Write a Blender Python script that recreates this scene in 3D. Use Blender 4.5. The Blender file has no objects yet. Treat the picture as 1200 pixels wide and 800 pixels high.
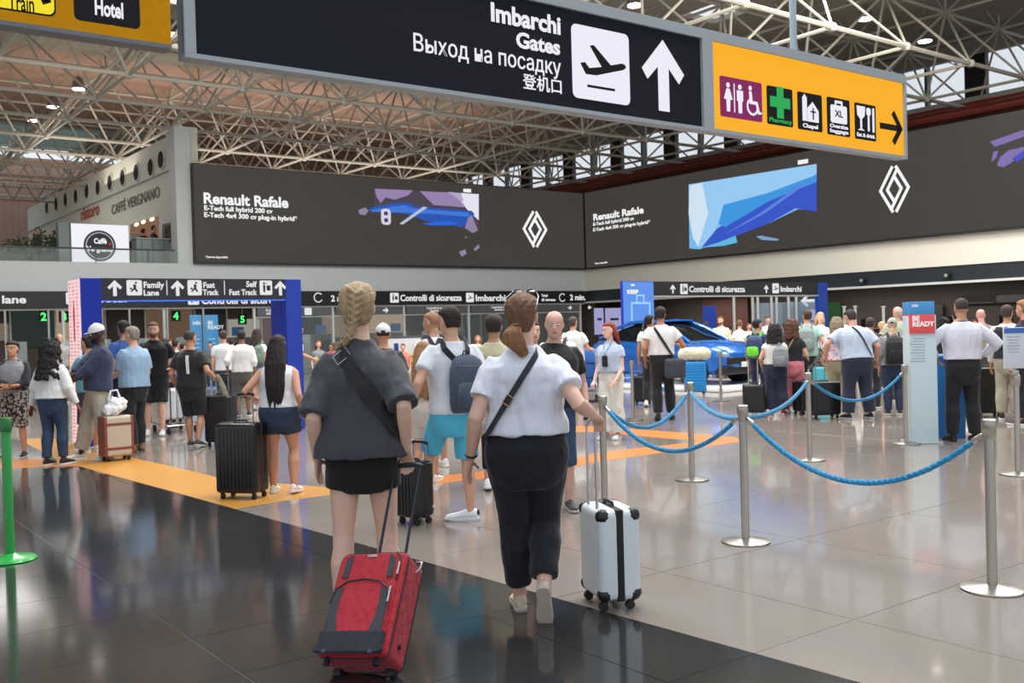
import bpy, bmesh, math, random
from mathutils import Vector, Matrix, noise
PI = math.pi
sc = bpy.context.scene
COL = sc.collection
random.seed(7)
V3 = Vector

# ---------------------------------------------------------------- camera
CAM_H = 1.58
FPX = 35.0 / 36.0 * 1200.0                     # focal length in pixels of the 1200 px frame
HEAD = math.radians(53.0)                      # x axis runs along the far left wall, y axis along the right wall
FW = V3((math.cos(HEAD), math.sin(HEAD), 0)); RT = V3((math.sin(HEAD), -math.cos(HEAD), 0))
_p, _r = math.radians(0.83), math.radians(1.6)
CF = FW * math.cos(_p) - V3((0, 0, 1)) * math.sin(_p)
_U0 = RT.cross(CF)
CR = RT * math.cos(_r) - _U0 * math.sin(_r)
CU = _U0 * math.cos(_r) + RT * math.sin(_r)
CAM = V3((0, 0, CAM_H))
cam_d = bpy.data.cameras.new('camera'); cam_d.lens = 35.0; cam_d.sensor_width = 36.0; cam_d.sensor_fit = 'HORIZONTAL'
cam_d.clip_start = 0.1; cam_d.clip_end = 400
cam = bpy.data.objects.new('camera', cam_d); COL.objects.link(cam)
cam.matrix_world = Matrix(((CR.x, CU.x, -CF.x, 0), (CR.y, CU.y, -CF.y, 0), (CR.z, CU.z, -CF.z, CAM_H), (0, 0, 0, 1)))
cam_d.dof.use_dof = True; cam_d.dof.focus_distance = 5.8; cam_d.dof.aperture_fstop = 6.3
sc.camera = cam

# ---------------------------------------------------------------- light and exposure
world = bpy.data.worlds.new('world'); sc.world = world; world.use_nodes = True
wn = world.node_tree.nodes; wl = world.node_tree.links
bg = wn['Background']
tc = wn.new('ShaderNodeTexCoord'); sx = wn.new('ShaderNodeSeparateXYZ'); rp = wn.new('ShaderNodeValToRGB')
wl.new(tc.outputs['Generated'], sx.inputs[0]); wl.new(sx.outputs[2], rp.inputs[0]); wl.new(rp.outputs[0], bg.inputs[0])
rp.color_ramp.elements[0].position = 0.0; rp.color_ramp.elements[0].color = (0.86, 0.90, 0.95, 1)
rp.color_ramp.elements[1].position = 0.6; rp.color_ramp.elements[1].color = (0.80, 0.88, 1.0, 1)
bg.inputs[1].default_value = 0.95
sc.view_settings.view_transform = 'Standard'; sc.view_settings.look = 'None'
sc.view_settings.gamma = 1.0; sc.view_settings.use_curve_mapping = False
sc.view_settings.exposure = 0.08
sc.cycles.max_bounces = 6; sc.cycles.diffuse_bounces = 3; sc.cycles.glossy_bounces = 3
sc.cycles.transmission_bounces = 4; sc.cycles.transparent_max_bounces = 8
sc.cycles.sample_clamp_indirect = 6.0

def area_light(name, loc, sx, sy, power, color=(1, 0.97, 0.92), rot=(0, 0, 0)):
    l = bpy.data.lights.new(name, 'AREA'); l.shape = 'RECTANGLE'; l.size = sx; l.size_y = sy; l.energy = power; l.color = color
    o = bpy.data.objects.new(name, l); o.location = loc; o.rotation_euler = rot; COL.objects.link(o); return o
# overhead fill added to brighten the hall and its people, not real fixtures
for _x, _y in ((6, 6), (18, 6), (6, 18), (16, 15), (26, 10), (9, 23), (24, 16)):
    area_light('ceiling_flood', (_x, _y, 12.0), 5.0, 5.0, 1180)
# fill added to brighten the dark lane interiors behind the two walls
for _x, _y in ((0, 40.5), (8, 40.5), (16, 40.5), (25, 40.5)):
    area_light('lane_light', (_x, _y, 2.9), 5.0, 1.5, 110)
area_light('lane_light', (37, 14, 2.9), 1.5, 8.0, 220)
area_light('lane_light', (37, 24, 2.9), 1.5, 8.0, 220)
area_light('lane_light', (37, 34, 2.9), 1.5, 8.0, 220)
area_light('cafe_light', (6, 46, 9.4), 6.0, 6.0, 420)  # added fill above the balcony, lifts the dark café wall
area_light('roof_warm_flood', (20, 45, 8.6), 22, 5.0, 650, (1.0, 0.90, 0.82), (PI, 0, 0))  # added warm uplight, brightens the far roof deck from below

# ---------------------------------------------------------------- pixel to place helpers
def ray(px, py): return CF + CR * ((px - 600) / FPX) + CU * ((400 - py) / FPX)
def fl(px, py, z=0.0):
    r = ray(px, py); return CAM + r * ((z - CAM_H) / r.z)
def onV(px, py, y):
    r = ray(px, py); return CAM + r * (y / r.y)
def onU(px, py, x):
    r = ray(px, py); return CAM + r * (x / r.x)
def dep(px, py, d):
    r = ray(px, py); return CAM + r * (d / r.dot(FW))
def depth_of(p): return (p - CAM).dot(FW)
def yaw_of(face):                               # 0: looks away from the photographer, 90: to the right, 180: at the photographer
    return HEAD - PI / 2 - math.radians(face)
# ================================================================= materials
def srgb(c):
    return tuple(((v / 255) / 12.92 if v / 255 <= 0.04045 else ((v / 255 + 0.055) / 1.055) ** 2.4) for v in c)
_mats = {}
def mat(c, rough=0.6, metal=0.0, kind='plain', scale=1.0, emit=0.0, name=None, coat=0.0, amt=1.0):
    key = (c, rough, metal, kind, scale, emit, coat, amt)
    if key in _mats: return _mats[key]
    m = bpy.data.materials.new(name or kind + '_material'); m.use_nodes = True
    nt = m.node_tree; b = nt.nodes['Principled BSDF']; col = srgb(c) + (1,)
    b.inputs['Base Color'].default_value = col; b.inputs['Roughness'].default_value = rough; b.inputs['Metallic'].default_value = metal
    if coat: b.inputs['Coat Weight'].default_value = coat; b.inputs['Coat Roughness'].default_value = 0.05
    if emit:
        b.inputs['Emission Color'].default_value = col; b.inputs['Emission Strength'].default_value = emit
        b.inputs['Base Color'].default_value = (0.01, 0.01, 0.01, 1); b.inputs['Specular IOR Level'].default_value = 0.12
    def N(t): return nt.nodes.new(t)
    tcn = N('ShaderNodeTexCoord')
    def tint(fac_socket, lo, hi):                # multiply the colour by lo..hi
        mr = N('ShaderNodeMapRange'); mr.inputs['To Min'].default_value = lo; mr.inputs['To Max'].default_value = hi
        nt.links.new(fac_socket, mr.inputs['Value'])
        mx = N('ShaderNodeMix'); mx.data_type = 'RGBA'; mx.blend_type = 'MULTIPLY'; mx.inputs[0].default_value = 1.0
        mx.inputs[6].default_value = col
        cb = N('ShaderNodeCombineColor')
        for i in range(3): nt.links.new(mr.outputs[0], cb.inputs[i])
        nt.links.new(cb.outputs[0], mx.inputs[7]); nt.links.new(mx.outputs[2], b.inputs['Base Color']); return mx
    def bump(sock, s, d):
        bp = N('ShaderNodeBump'); bp.inputs['Strength'].default_value = s; bp.inputs['Distance'].default_value = d
        nt.links.new(sock, bp.inputs['Height']); nt.links.new(bp.outputs[0], b.inputs['Normal'])
    def nz(sc_, detail=3.0, mapscale=None):
        n = N('ShaderNodeTexNoise'); n.inputs['Scale'].default_value = sc_; n.inputs['Detail'].default_value = detail
        if mapscale:
            mp = N('ShaderNodeMapping'); mp.inputs['Scale'].default_value = mapscale
            nt.links.new(tcn.outputs['Object'], mp.inputs[0]); nt.links.new(mp.outputs[0], n.inputs['Vector'])
        else: nt.links.new(tcn.outputs['Object'], n.inputs['Vector'])
        return n
    if kind == 'fabric':
        n = nz(9 * scale, 4, (1.6, 1.6, 0.7)); tint(n.outputs[0], 1 - 0.14 * amt, 1 + 0.08 * amt); bump(n.outputs[0], 0.5 * amt, 0.03)
        b.inputs['Sheen Weight'].default_value = 0.15
    elif kind == 'denim':
        n = nz(14 * scale, 5); tint(n.outputs[0], 0.75, 1.25); bump(n.outputs[0], 0.4, 0.015)
    elif kind == 'skin':
        n = nz(11, 3); tint(n.outputs[0], 0.90, 1.06)
        b.inputs['Subsurface Weight'].default_value = 0.0
    elif kind == 'hair':
        n = nz(55 * scale, 4, (1, 1, 0.16)); tint(n.outputs[0], 0.45, 1.55); bump(n.outputs[0], 0.8, 0.012)
    elif kind == 'curl':
        n = nz(45 * scale, 4); tint(n.outputs[0], 0.4, 1.5); bump(n.outputs[0], 1.0, 0.02)
    elif kind == 'print':                       # mottled two tone textile
        n = nz(28 * scale, 2); mx = tint(n.outputs[0], 1, 1)
        cr = N('ShaderNodeValToRGB'); cr.color_ramp.interpolation = 'CONSTANT'
        cr.color_ramp.elements[0].color = (0.05, 0.05, 0.05, 1); cr.color_ramp.elements[1].position = 0.5; cr.color_ramp.elements[1].color = (1, 1, 1, 1)
        nt.links.new(n.outputs[0], cr.inputs[0]); nt.links.new(cr.outputs[0], mx.inputs[7])
    elif kind == 'flower':
        n = nz(16 * scale, 2); mx = tint(n.outputs[0], 1, 1)
        cr = N('ShaderNodeValToRGB')
        e = cr.color_ramp.elements; e[0].position = 0.38; e[0].color = (0.9, 0.35, 0.42, 1); e[1].position = 0.62; e[1].color = (0.45, 0.55, 0.8, 1)
        k = e.new(0.5); k.color = (1, 1, 1, 1)
        nt.links.new(n.outputs[0], cr.inputs[0]); nt.links.new(cr.outputs[0], mx.inputs[7])
    elif kind == 'terrazzo':
        n = nz(95, 2); n2 = nz(0.9, 3)
        tint(n.outputs[0], 1 - 0.20 * amt, 1 + 0.14 * amt)
        mr = N('ShaderNodeMapRange'); mr.inputs['To Min'].default_value = max(rough - 0.03, 0.02); mr.inputs['To Max'].default_value = rough + 0.05
        nt.links.new(n2.outputs[0], mr.inputs['Value']); nt.links.new(mr.outputs[0], b.inputs['Roughness'])
        bump(n2.outputs[0], 0.06, 0.01)
    elif kind == 'brushed':
        n = nz(60, 2, (1, 1, 0.05)); bump(n.outputs[0], 0.08, 0.004)
    elif kind == 'plaster':
        n = nz(0.6, 3); tint(n.outputs[0], 0.94, 1.04)
    elif kind == 'deck':                         # roof sheets
        n = nz(1.2, 3); w = N('ShaderNodeTexWave'); w.inputs['Scale'].default_value = 0.8
        nt.links.new(tcn.outputs['Object'], w.inputs[0]); tint(n.outputs[0], 0.85, 1.1); bump(w.outputs[1], 0.5, 0.05)
    elif kind == 'led':                          # fine pixel grid of a video wall
        n = nz(0.25, 2)
        mr = N('ShaderNodeMapRange'); mr.inputs['To Min'].default_value = emit * 0.9; mr.inputs['To Max'].default_value = emit * 1.1
        nt.links.new(n.outputs[0], mr.inputs['Value']); nt.links.new(mr.outputs[0], b.inputs['Emission Strength'])
    _mats[key] = m
    return m
def glass_mat(tintc=(225, 235, 235), alpha=0.18):
    key = ('glass', tintc, alpha)
    if key in _mats: return _mats[key]
    m = bpy.data.materials.new('glass_material'); m.use_nodes = True; nt = m.node_tree; b = nt.nodes['Principled BSDF']
    b.inputs['Base Color'].default_value = srgb(tintc) + (1,); b.inputs['Roughness'].default_value = 0.05; b.inputs['Alpha'].default_value = alpha
    _mats[key] = m; return m

# ================================================================= mesh helpers
def new_bm(): return bmesh.new()
def _xf(bm, vs, M):
    for v in vs: v.co = M @ v.co
def box(bm, c, s, M=None, rot=None, bev=0.0, seg=2):
    r = bmesh.ops.create_cube(bm, size=1.0); vs = r['verts']
    m = Matrix.Translation(V3(c)) @ (rot if rot else Matrix.Identity(4)) @ Matrix.Diagonal((s[0], s[1], s[2], 1))
    if M: m = M @ m
    for v in vs: v.co = m @ v.co
    if bev > 0:
        es = list({e for v in vs for e in v.link_edges})
        bmesh.ops.bevel(bm, geom=es, offset=bev, segments=seg, affect='EDGES', profile=0.6)
    return vs
def frames(pts):
    fr = []; n = len(pts)
    t0 = (pts[1] - pts[0]).normalized()
    a = V3((0, 0, 1)) if abs(t0.z) < 0.9 else V3((1, 0, 0))
    u = t0.cross(a).normalized()
    for i in range(n):
        t = (pts[min(i + 1, n - 1)] - pts[max(i - 1, 0)])
        if t.length < 1e-9: t = t0
        t.normalize(); u = (u - t * u.dot(t)).normalized(); fr.append((t, u, t.cross(u)))
    return fr
def rings(bm, rs, closed_ends=True):
    """rs: list of lists of points, same count, lofted and capped"""
    vr = [[bm.verts.new(p) for p in r] for r in rs]; n = len(vr[0])
    for a, b in zip(vr, vr[1:]):
        for i in range(n):
            bm.faces.new((a[i], a[(i + 1) % n], b[(i + 1) % n], b[i]))
    if closed_ends:
        bm.faces.new(list(reversed(vr[0]))); bm.faces.new(vr[-1])
    return [v for r in vr for v in r]
def tube(bm, pts, rad, n=8, flat=1.0, cap=True, up=None):
    """tube along pts with radius per point; flat squeezes it along the second axis"""
    pts = [V3(p) for p in pts]
    if not isinstance(rad, (list, tuple)): rad = [rad] * len(pts)
    rad = list(rad)
    if cap:
        t0 = (pts[0] - pts[1]).normalized(); t1 = (pts[-1] - pts[-2]).normalized()
        pts = [pts[0] + t0 * rad[0] * 0.75, pts[0] + t0 * rad[0] * 0.4] + pts + [pts[-1] + t1 * rad[-1] * 0.4, pts[-1] + t1 * rad[-1] * 0.75]
        rad = [rad[0] * 0.4, rad[0] * 0.85] + rad + [rad[-1] * 0.85, rad[-1] * 0.4]
    fr = frames(pts)
    if up is not None:
        fr2 = []
        for (t, u, w) in fr:
            w2 = V3(up) - t * V3(up).dot(t)
            w2 = w2.normalized() if w2.length > 1e-6 else w
            fr2.append((t, w2.cross(t), w2))
        fr = fr2
    rs = []
    for p, r, (t, u, w) in zip(pts, rad, fr):
        rs.append([p + u * (r * math.cos(2 * PI * k / n)) + w * (r * flat * math.sin(2 * PI * k / n)) for k in range(n)])
    return rings(bm, rs)
def cyl(bm, p0, p1, r0, r1=None, n=12):
    r1 = r0 if r1 is None else r1
    return tube(bm, [p0, p1], [r0, r1], n=n, cap=False)
_balls = {}
def ball(bm, c, r, M=None, seg=10):
    k = seg; m = max(4, seg * 2 // 3)
    if k not in _balls:
        vs = [(0, 0, 1)] + [(math.sin(PI * j / m) * math.cos(2 * PI * i / k), math.sin(PI * j / m) * math.sin(2 * PI * i / k), math.cos(PI * j / m)) for j in range(1, m) for i in range(k)] + [(0, 0, -1)]
        fs = [(0, 1 + i, 1 + (i + 1) % k) for i in range(k)]
        for j in range(m - 2): fs += [(1 + j * k + i, 1 + (j + 1) * k + i, 1 + (j + 1) * k + (i + 1) % k, 1 + j * k + (i + 1) % k) for i in range(k)]
        n0 = 1 + (m - 2) * k; fs += [(len(vs) - 1, n0 + (i + 1) % k, n0 + i) for i in range(k)]
        _balls[k] = (vs, fs)
    vs, fs = _balls[k]; s = r if isinstance(r, (tuple, list)) else (r, r, r); c = V3(c)
    out = []
    for v in vs:
        p = V3((v[0] * s[0] + c.x, v[1] * s[1] + c.y, v[2] * s[2] + c.z)); out.append(bm.verts.new(M @ p if M else p))
    for f in fs: bm.faces.new([out[i] for i in f])
    return out
def lathe(bm, prof, n=24, c=(0, 0, 0)):
    rs = [[V3((c[0] + r * math.cos(2 * PI * k / n), c[1] + r * math.sin(2 * PI * k / n), c[2] + z)) for k in range(n)] for r, z in prof]
    return rings(bm, rs)
def prism(bm, poly, t, M=None):
    """poly in the xz plane, extruded t along +y"""
    M = M or Matrix.Identity(4)
    a = [bm.verts.new(M @ V3((x, 0, z))) for x, z in poly]; b = [bm.verts.new(M @ V3((x, t, z))) for x, z in poly]; n = len(poly)
    try: bm.faces.new(a); bm.faces.new(list(reversed(b)))
    except ValueError: pass
    for i in range(n): bm.faces.new((a[i], b[i], b[(i + 1) % n], a[(i + 1) % n]))
def mesh_from(bm, name, m, smooth=True):
    bmesh.ops.recalc_face_normals(bm, faces=bm.faces[:])
    me = bpy.data.meshes.new(name); bm.to_mesh(me); bm.free()
    if m: me.materials.append(m)
    if smooth:
        me.polygons.foreach_set('use_smooth', [True] * len(me.polygons))
        try: me.set_sharp_from_angle(angle=math.radians(40))
        except Exception: pass
    return me
def obj(name, bm, m, parent=None, loc=None, smooth=True):
    me = bm if isinstance(bm, bpy.types.Mesh) else mesh_from(bm, name, m, smooth)
    o = bpy.data.objects.new(name, me); COL.objects.link(o)
    if parent: o.parent = parent
    if loc is not None: o.location = loc
    return o
def tag(o, label=None, cat=None, group=None, kind=None):
    if label: o['label'] = label
    if cat: o['category'] = cat
    if group: o['group'] = group
    if kind: o['kind'] = kind
    return o
def thing(name, label, cat, loc=(0, 0, 0), rz=0.0, group=None):
    o = bpy.data.objects.new(name, None); o.empty_display_size = 0.1; COL.objects.link(o); o.location = loc; o.rotation_euler = (0, 0, rz)
    return tag(o, label, cat, group)
def struct(name, bm, m, parent=None, smooth=False):
    o = obj(name, bm, m, parent, smooth=smooth)
    if not parent: o['kind'] = 'structure'
    return o
def copy_tree(o, parent=None):
    c = o.copy(); COL.objects.link(c)
    if parent: c.parent = parent
    for ch in list(o.children): copy_tree(ch, c)
    return c
_dg = None
_tmp = bpy.data.scenes.new('workbench')
def voxel(bm, size, smooth_it=3, name='m'):
    """fuse overlapping closed shapes into one continuous skin"""
    bmesh.ops.recalc_face_normals(bm, faces=bm.faces[:])
    me = bpy.data.meshes.new(name); bm.to_mesh(me); bm.free()
    o = bpy.data.objects.new(name, me); _tmp.collection.objects.link(o)
    r = o.modifiers.new('r', 'REMESH'); r.mode = 'VOXEL'; r.voxel_size = size; r.use_smooth_shade = True
    if smooth_it:
        s = o.modifiers.new('s', 'SMOOTH'); s.iterations = smooth_it; s.factor = 0.5
    vl_ = _tmp.view_layers[0]; vl_.update()
    out = bpy.data.meshes.new_from_object(o.evaluated_get(vl_.depsgraph))
    bpy.data.objects.remove(o); bpy.data.meshes.remove(me)
    out.name = name
    return out
def wrinkle(me, amp, freq=9.0, stretch=0.45, seed=0.0):
    n = len(me.vertices); co = [0.0] * (3 * n); nm = [0.0] * (3 * n)
    me.vertices.foreach_get('co', co); me.vertex_normals.foreach_get('vector', nm); nz = noise.noise
    for i in range(0, 3 * n, 3):
        x, y, z = co[i], co[i + 1], co[i + 2]
        qx, qy, qz = x * freq + seed, y * freq, z * freq * stretch
        d = (abs(nz((qx, qy, qz))) * 2 - 0.5 + 0.4 * nz((qx * 2.3, qy * 2.3, qz * 2.3))) * amp
        co[i] = x + nm[i] * d; co[i + 1] = y + nm[i + 1] * d; co[i + 2] = z + nm[i + 2] * d
    me.vertices.foreach_set('co', co); me.update()
def set_mat(me, m):
    me.materials.clear(); me.materials.append(m)
    me.polygons.foreach_set('use_smooth', [True] * len(me.polygons))
    return me

# ================================================================= lettering
FACE_V = Matrix.Rotation(PI / 2, 4, 'X')                                      # reads from -y
FACE_U = Matrix.Rotation(-PI / 2, 4, 'Z') @ Matrix.Rotation(PI / 2, 4, 'X')   # reads from -x
def text(s, origin, size, m, parent, R=FACE_V, bold=0.0, align='LEFT', name='lettering', condense=1.0, spacing=1.0, width=None, ext=0.002):
    c = bpy.data.curves.new('lettering', 'FONT'); c.body = s; c.size = size; c.extrude = ext; c.offset = bold * size
    c.align_x = align; c.resolution_u = 3; c.space_character = spacing; c.space_line = 0.86
    o = bpy.data.objects.new('t', c); _tmp.collection.objects.link(o); _tmp.view_layers[0].update()
    me = bpy.data.meshes.new_from_object(o.evaluated_get(_tmp.view_layers[0].depsgraph))
    bpy.data.objects.remove(o); bpy.data.curves.remove(c)
    if width:
        xs = [v.co.x for v in me.vertices]; w = max(xs) - min(xs); condense = width / w if w > 0 else 1
    for v in me.vertices: v.co.x *= condense
    me.transform(Matrix.Translation(V3(origin)) @ R); me.materials.clear(); me.materials.append(m); me.name = name
    return obj(name, me, None, parent)
def flat(bm, poly, origin, R, t=0.004):
    """poly: (right, up) metres on a sign face"""
    M = Matrix.Translation(V3(origin)) @ R @ Matrix.Rotation(-PI / 2, 4, 'X')
    prism(bm, [(x, z) for x, z in poly], -t, M)
def rrect(w, h, r, cx=0, cy=0, n=4):
    out = []
    for (sx_, sy_, a0) in ((1, 1, 0), (-1, 1, 90), (-1, -1, 180), (1, -1, 270)):
        for k in range(n + 1):
            a = math.radians(a0 + 90 * k / n); out.append((cx + sx_ * (w / 2 - r) + r * math.cos(a), cy + sy_ * (h / 2 - r) + r * math.sin(a)))
    return out
def arrow_poly(s, ang=0, cx=0, cy=0):
    p = [(-0.11, -0.5), (0.11, -0.5), (0.11, 0.12), (0.33, -0.08), (0.44, 0.06), (0, 0.5), (-0.44, 0.06), (-0.33, -0.08), (-0.11, 0.12)]
    a = math.radians(ang); ca, sa = math.cos(a), math.sin(a)
    return [(cx + s * (x * ca + y * sa), cy + s * (-x * sa + y * ca)) for x, y in p]
def disc_poly(r, cx=0, cy=0, n=16): return [(cx + r * math.cos(2 * PI * k / n), cy + r * math.sin(2 * PI * k / n)) for k in range(n)]
def figure_polys(cx, cy, h, woman=False):
    ps = [disc_poly(h * 0.09, cx, cy + h * 0.41)]
    if woman: ps.append([(cx - h*.08, cy + h*.29), (cx + h*.08, cy + h*.29), (cx + h*.22, cy - h*.08), (cx + h*.1, cy - h*.08), (cx + h*.08, cy - h*.5), (cx - h*.08, cy - h*.5), (cx - h*.1, cy - h*.08), (cx - h*.22, cy - h*.08)])
    else: ps.append([(cx - h*.16, cy + h*.29), (cx + h*.16, cy + h*.29), (cx + h*.16, cy - h*.08), (cx + h*.1, cy - h*.08), (cx + h*.09, cy - h*.5), (cx - h*.09, cy - h*.5), (cx - h*.1, cy - h*.08), (cx - h*.16, cy - h*.08)])
    return ps
# ================================================================= the hall
VW, UW = 36.2, 31.8                       # far left wall plane (y) and right wall plane (x)
Z0, Z1 = 4.23, 7.90                       # video wall bottom and top
M_LIGHT = mat((148, 139, 131), rough=0.13, kind='terrazzo', amt=1.1, coat=0.35)
M_DARK = mat((46, 47, 48), rough=0.105, kind='terrazzo', amt=1.4, coat=0.08)
M_YEL = mat((198, 142, 62), rough=0.32, kind='terrazzo', amt=0.5)
M_ORG = mat((206, 128, 62), rough=0.32, kind='terrazzo', amt=0.5)
M_WHITE = mat((205, 207, 203), rough=0.55, kind='plaster')
M_FASC = mat((196, 203, 203), rough=0.5, kind='plaster')
M_FASCR = mat((222, 217, 204), rough=0.5, kind='plaster')
M_STEELW = mat((196, 192, 178), rough=0.45)
M_SIGNBLK = mat((22, 24, 30), rough=0.35)
M_TXT = mat((240, 240, 240), rough=0.5, emit=0.85)
M_FRAME = mat((150, 158, 162), rough=0.4, metal=0.3)

floor_bm = new_bm(); box(floor_bm, (14, 24, -0.153), (110, 100, 0.3))
floor_o = struct('floor', floor_bm, M_LIGHT)

def clip(poly, a, b, keep_right):
    """clip an xy polygon against the line a-b"""
    out = []; d = b - a
    def side(p): s = d.x * (p[1] - a.y) - d.y * (p[0] - a.x); return -s if keep_right else s
    for i in range(len(poly)):
        p, q = poly[i], poly[(i + 1) % len(poly)]; sp, sq = side(p), side(q)
        if sp >= 0: out.append(p)
        if (sp >= 0) != (sq >= 0):
            t = sp / (sp - sq); out.append((p[0] + (q[0] - p[0]) * t, p[1] + (q[1] - p[1]) * t))
    return out
LA, LB = fl(87, 544), fl(1010, 800)
LD = (LB - LA).normalized(); LA = LA - LD * 12; LB = LB + LD * 6          # border between dark granite and light terrazzo
def in_view(x, y):
    p = V3((x, y, 0)) - CAM; d = p.dot(CF)
    if d < 1.5: return False
    px = 600 + FPX * p.dot(CR) / d; py = 400 - FPX * p.dot(CU) / d
    return -120 < px < 1320 and py < 1100
def slab(name, poly, m, z1=0.0, parent=floor_o, th=0.02):
    if len(poly) < 3: return
    area = abs(sum(poly[i][0] * poly[(i + 1) % len(poly)][1] - poly[(i + 1) % len(poly)][0] * poly[i][1] for i in range(len(poly)))) / 2
    if area < 0.01: return
    b = new_bm()
    cx = sum(p[0] for p in poly) / len(poly); cy = sum(p[1] for p in poly) / len(poly)
    lo = [V3((x, y, z1 - th)) for x, y in poly]; mid = [V3((x, y, z1 - 0.002)) for x, y in poly]
    hi = [V3((x + (cx - x) * 0.002, y + (cy - y) * 0.002, z1)) for x, y in poly]
    rings(b, [lo, mid, hi]); return obj(name, b, m, parent, smooth=False)
G = 0.0022
def tiles(su, sv, m, keep_right, name, dmax, G=G):
    n = 0
    for i in range(-12, 16):
        for j in range(-4, 30):
            x0, y0 = i * su + 0.35, j * sv + 0.31
            cx, cy = x0 + su / 2, y0 + sv / 2; d = V3((cx, cy, 0)).dot(FW)
            if d > dmax or d < 1 or not in_view(cx, cy): continue
            poly = clip([(x0 + G, y0 + G), (x0 + su - G, y0 + G), (x0 + su - G, y0 + sv - G), (x0 + G, y0 + sv - G)], LA, LB, keep_right)
            if len(poly) > 2 and n < 290: slab(name, poly, m); n += 1
    return n
tiles(1.39, 1.39, M_LIGHT, False, 'terrazzo_tile', 15.5, .0036)
# left of the border everything is dark granite
base = clip([(-14, -6), (6, -6), (6, 24), (-14, 24)], LA, LB, True)
tiles(1.39, 0.695, M_DARK, True, 'granite_tile', 12.0)
far_dark = new_bm()
fa = fl(-260, 540); fb = fl(82, 540.5)
def paint(name, pix, m, z=0.0015):
    return slab(name, [(fl(x, y).x, fl(x, y).y) for x, y in pix], m, z, th=0.0035)
paint('granite_tile', [(-120, 600), (-120, 516), (20, 514), (60, 533), (92, 546)], M_DARK, 0.0008)
paint('yellow_stripe', [(20, 514), (62, 513), (120, 529), (200, 546), (262, 561), (385, 571), (385, 571), (392, 579), (330, 587), (276, 596), (92, 546), (70, 540)], M_YEL, 0.0012)
paint('orange_stripe', [(-100, 552), (-100, 543), (40, 537), (82, 541), (92, 546), (0, 549)], M_ORG, 0.0018)
paint('orange_stripe', [(385, 571), (655, 543), (700, 530), (862, 513), (872, 517), (700, 541), (655, 551), (392, 579)], M_ORG, 0.0022)
paint('orange_stripe', [(560, 500), (700, 499), (862, 512), (872, 517), (840, 519), (700, 506), (560, 508)], M_ORG, 0.0018)

# ---- far left wall: fascia, sign strip, video wall
def sbox(name, x0, x1, y0, y1, z0, z1, m, parent=None, bev=0):
    b = new_bm(); box(b, ((x0 + x1) / 2, (y0 + y1) / 2, (z0 + z1) / 2), (abs(x1 - x0), abs(y1 - y0), abs(z1 - z0)), bev=bev)
    return struct(name, b, m, parent)
wall_far = sbox('wall_far', -24, UW, VW, VW + 0.5, 3.22, Z0, M_FASC)
sbox('trim_light_edge', -24, UW - 0.2, VW - 0.10, VW, 2.58, 2.64, M_WHITE)
# roof over the security lanes, its far end
sbox('ceiling_lanes', -24, UW, VW + 0.5, VW + 9, 3.22, 3.32, mat((120, 116, 110), rough=0.7))
lanes = sbox('window_lanes', -24, UW - .2, VW - .03, VW + .03, 2.60, 2.63, M_WHITE)
lane_back = sbox('wall_lane_back', -24, 42, VW + 8.5, VW + 8.8, 0, 3.1, mat((96, 82, 74), rough=0.7, kind='plaster'))
wall_right = sbox('wall_right', UW, UW + 0.5, -14, VW + 0.5, 3.22, Z0, M_FASCR)
sbox('trim_dark_band', UW + 0.05, UW + 0.4, -14, VW, 2.70, 3.22, mat((38, 44, 50), rough=0.35), wall_right)
sbox('trim_light_edge', UW - 0.08, UW + 0.05, -14, VW, 2.62, 2.70, M_WHITE, wall_right)
sbox('ceiling_booths', UW + 0.4, UW + 9, -14, VW + 8, 3.0, 3.1, mat((96, 90, 84), rough=0.7))
sbox('wall_booth_back', UW + 7.8, UW + 8.1, -14, VW + 8, 0, 3.0, mat((74, 64, 58), rough=0.6, kind='plaster'))
for y in (30.6, 27.4, 24.2, 21, 17.8, 14.6):
    b = new_bm(); lathe(b, [(0.10, 0), (0.12, 0.05), (0.09, 0.16), (0.03, 0.18)], 10); o = obj('spotlight', b, mat((20, 20, 22), rough=0.4), wall_right, (UW - 0.02, y, 2.9)); o.rotation_euler = (0, -PI / 2, 0)
    b = new_bm(); lathe(b, [(0.0, 0.181), (0.06, 0.185)], 10); q = obj('lens', b, mat((160, 160, 150), rough=0.2), o)

# ---- glazed screen under the sign strip
M_MUL = mat((205, 210, 208), rough=0.4)
for x in (-2, 1.4, 4.8, 8.2, 11.6, 15.0, 18.3, 21.6, 24.9, 28.4, 31.4):
    b = new_bm(); box(b, (x, VW - 0.02, 1.3), (0.09, 0.09, 2.6)); obj('mullion', b, M_MUL, lanes, smooth=False)
for x0, x1 in ((15.05, 18.25), (18.35, 21.55), (21.65, 24.85), (24.95, 28.35), (28.45, 31.35)):
    b = new_bm(); box(b, ((x0 + x1) / 2, VW, 1.15), (x1 - x0, 0.015, 2.2)); obj('glass_pane', b, glass_mat((190, 205, 205), 0.10), lanes, smooth=False)
    b = new_bm(); box(b, ((x0 + x1) / 2, VW - 0.01, 2.22), (x1 - x0, 0.05, 0.05)); obj('transom', b, M_MUL, lanes, smooth=False)

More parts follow.
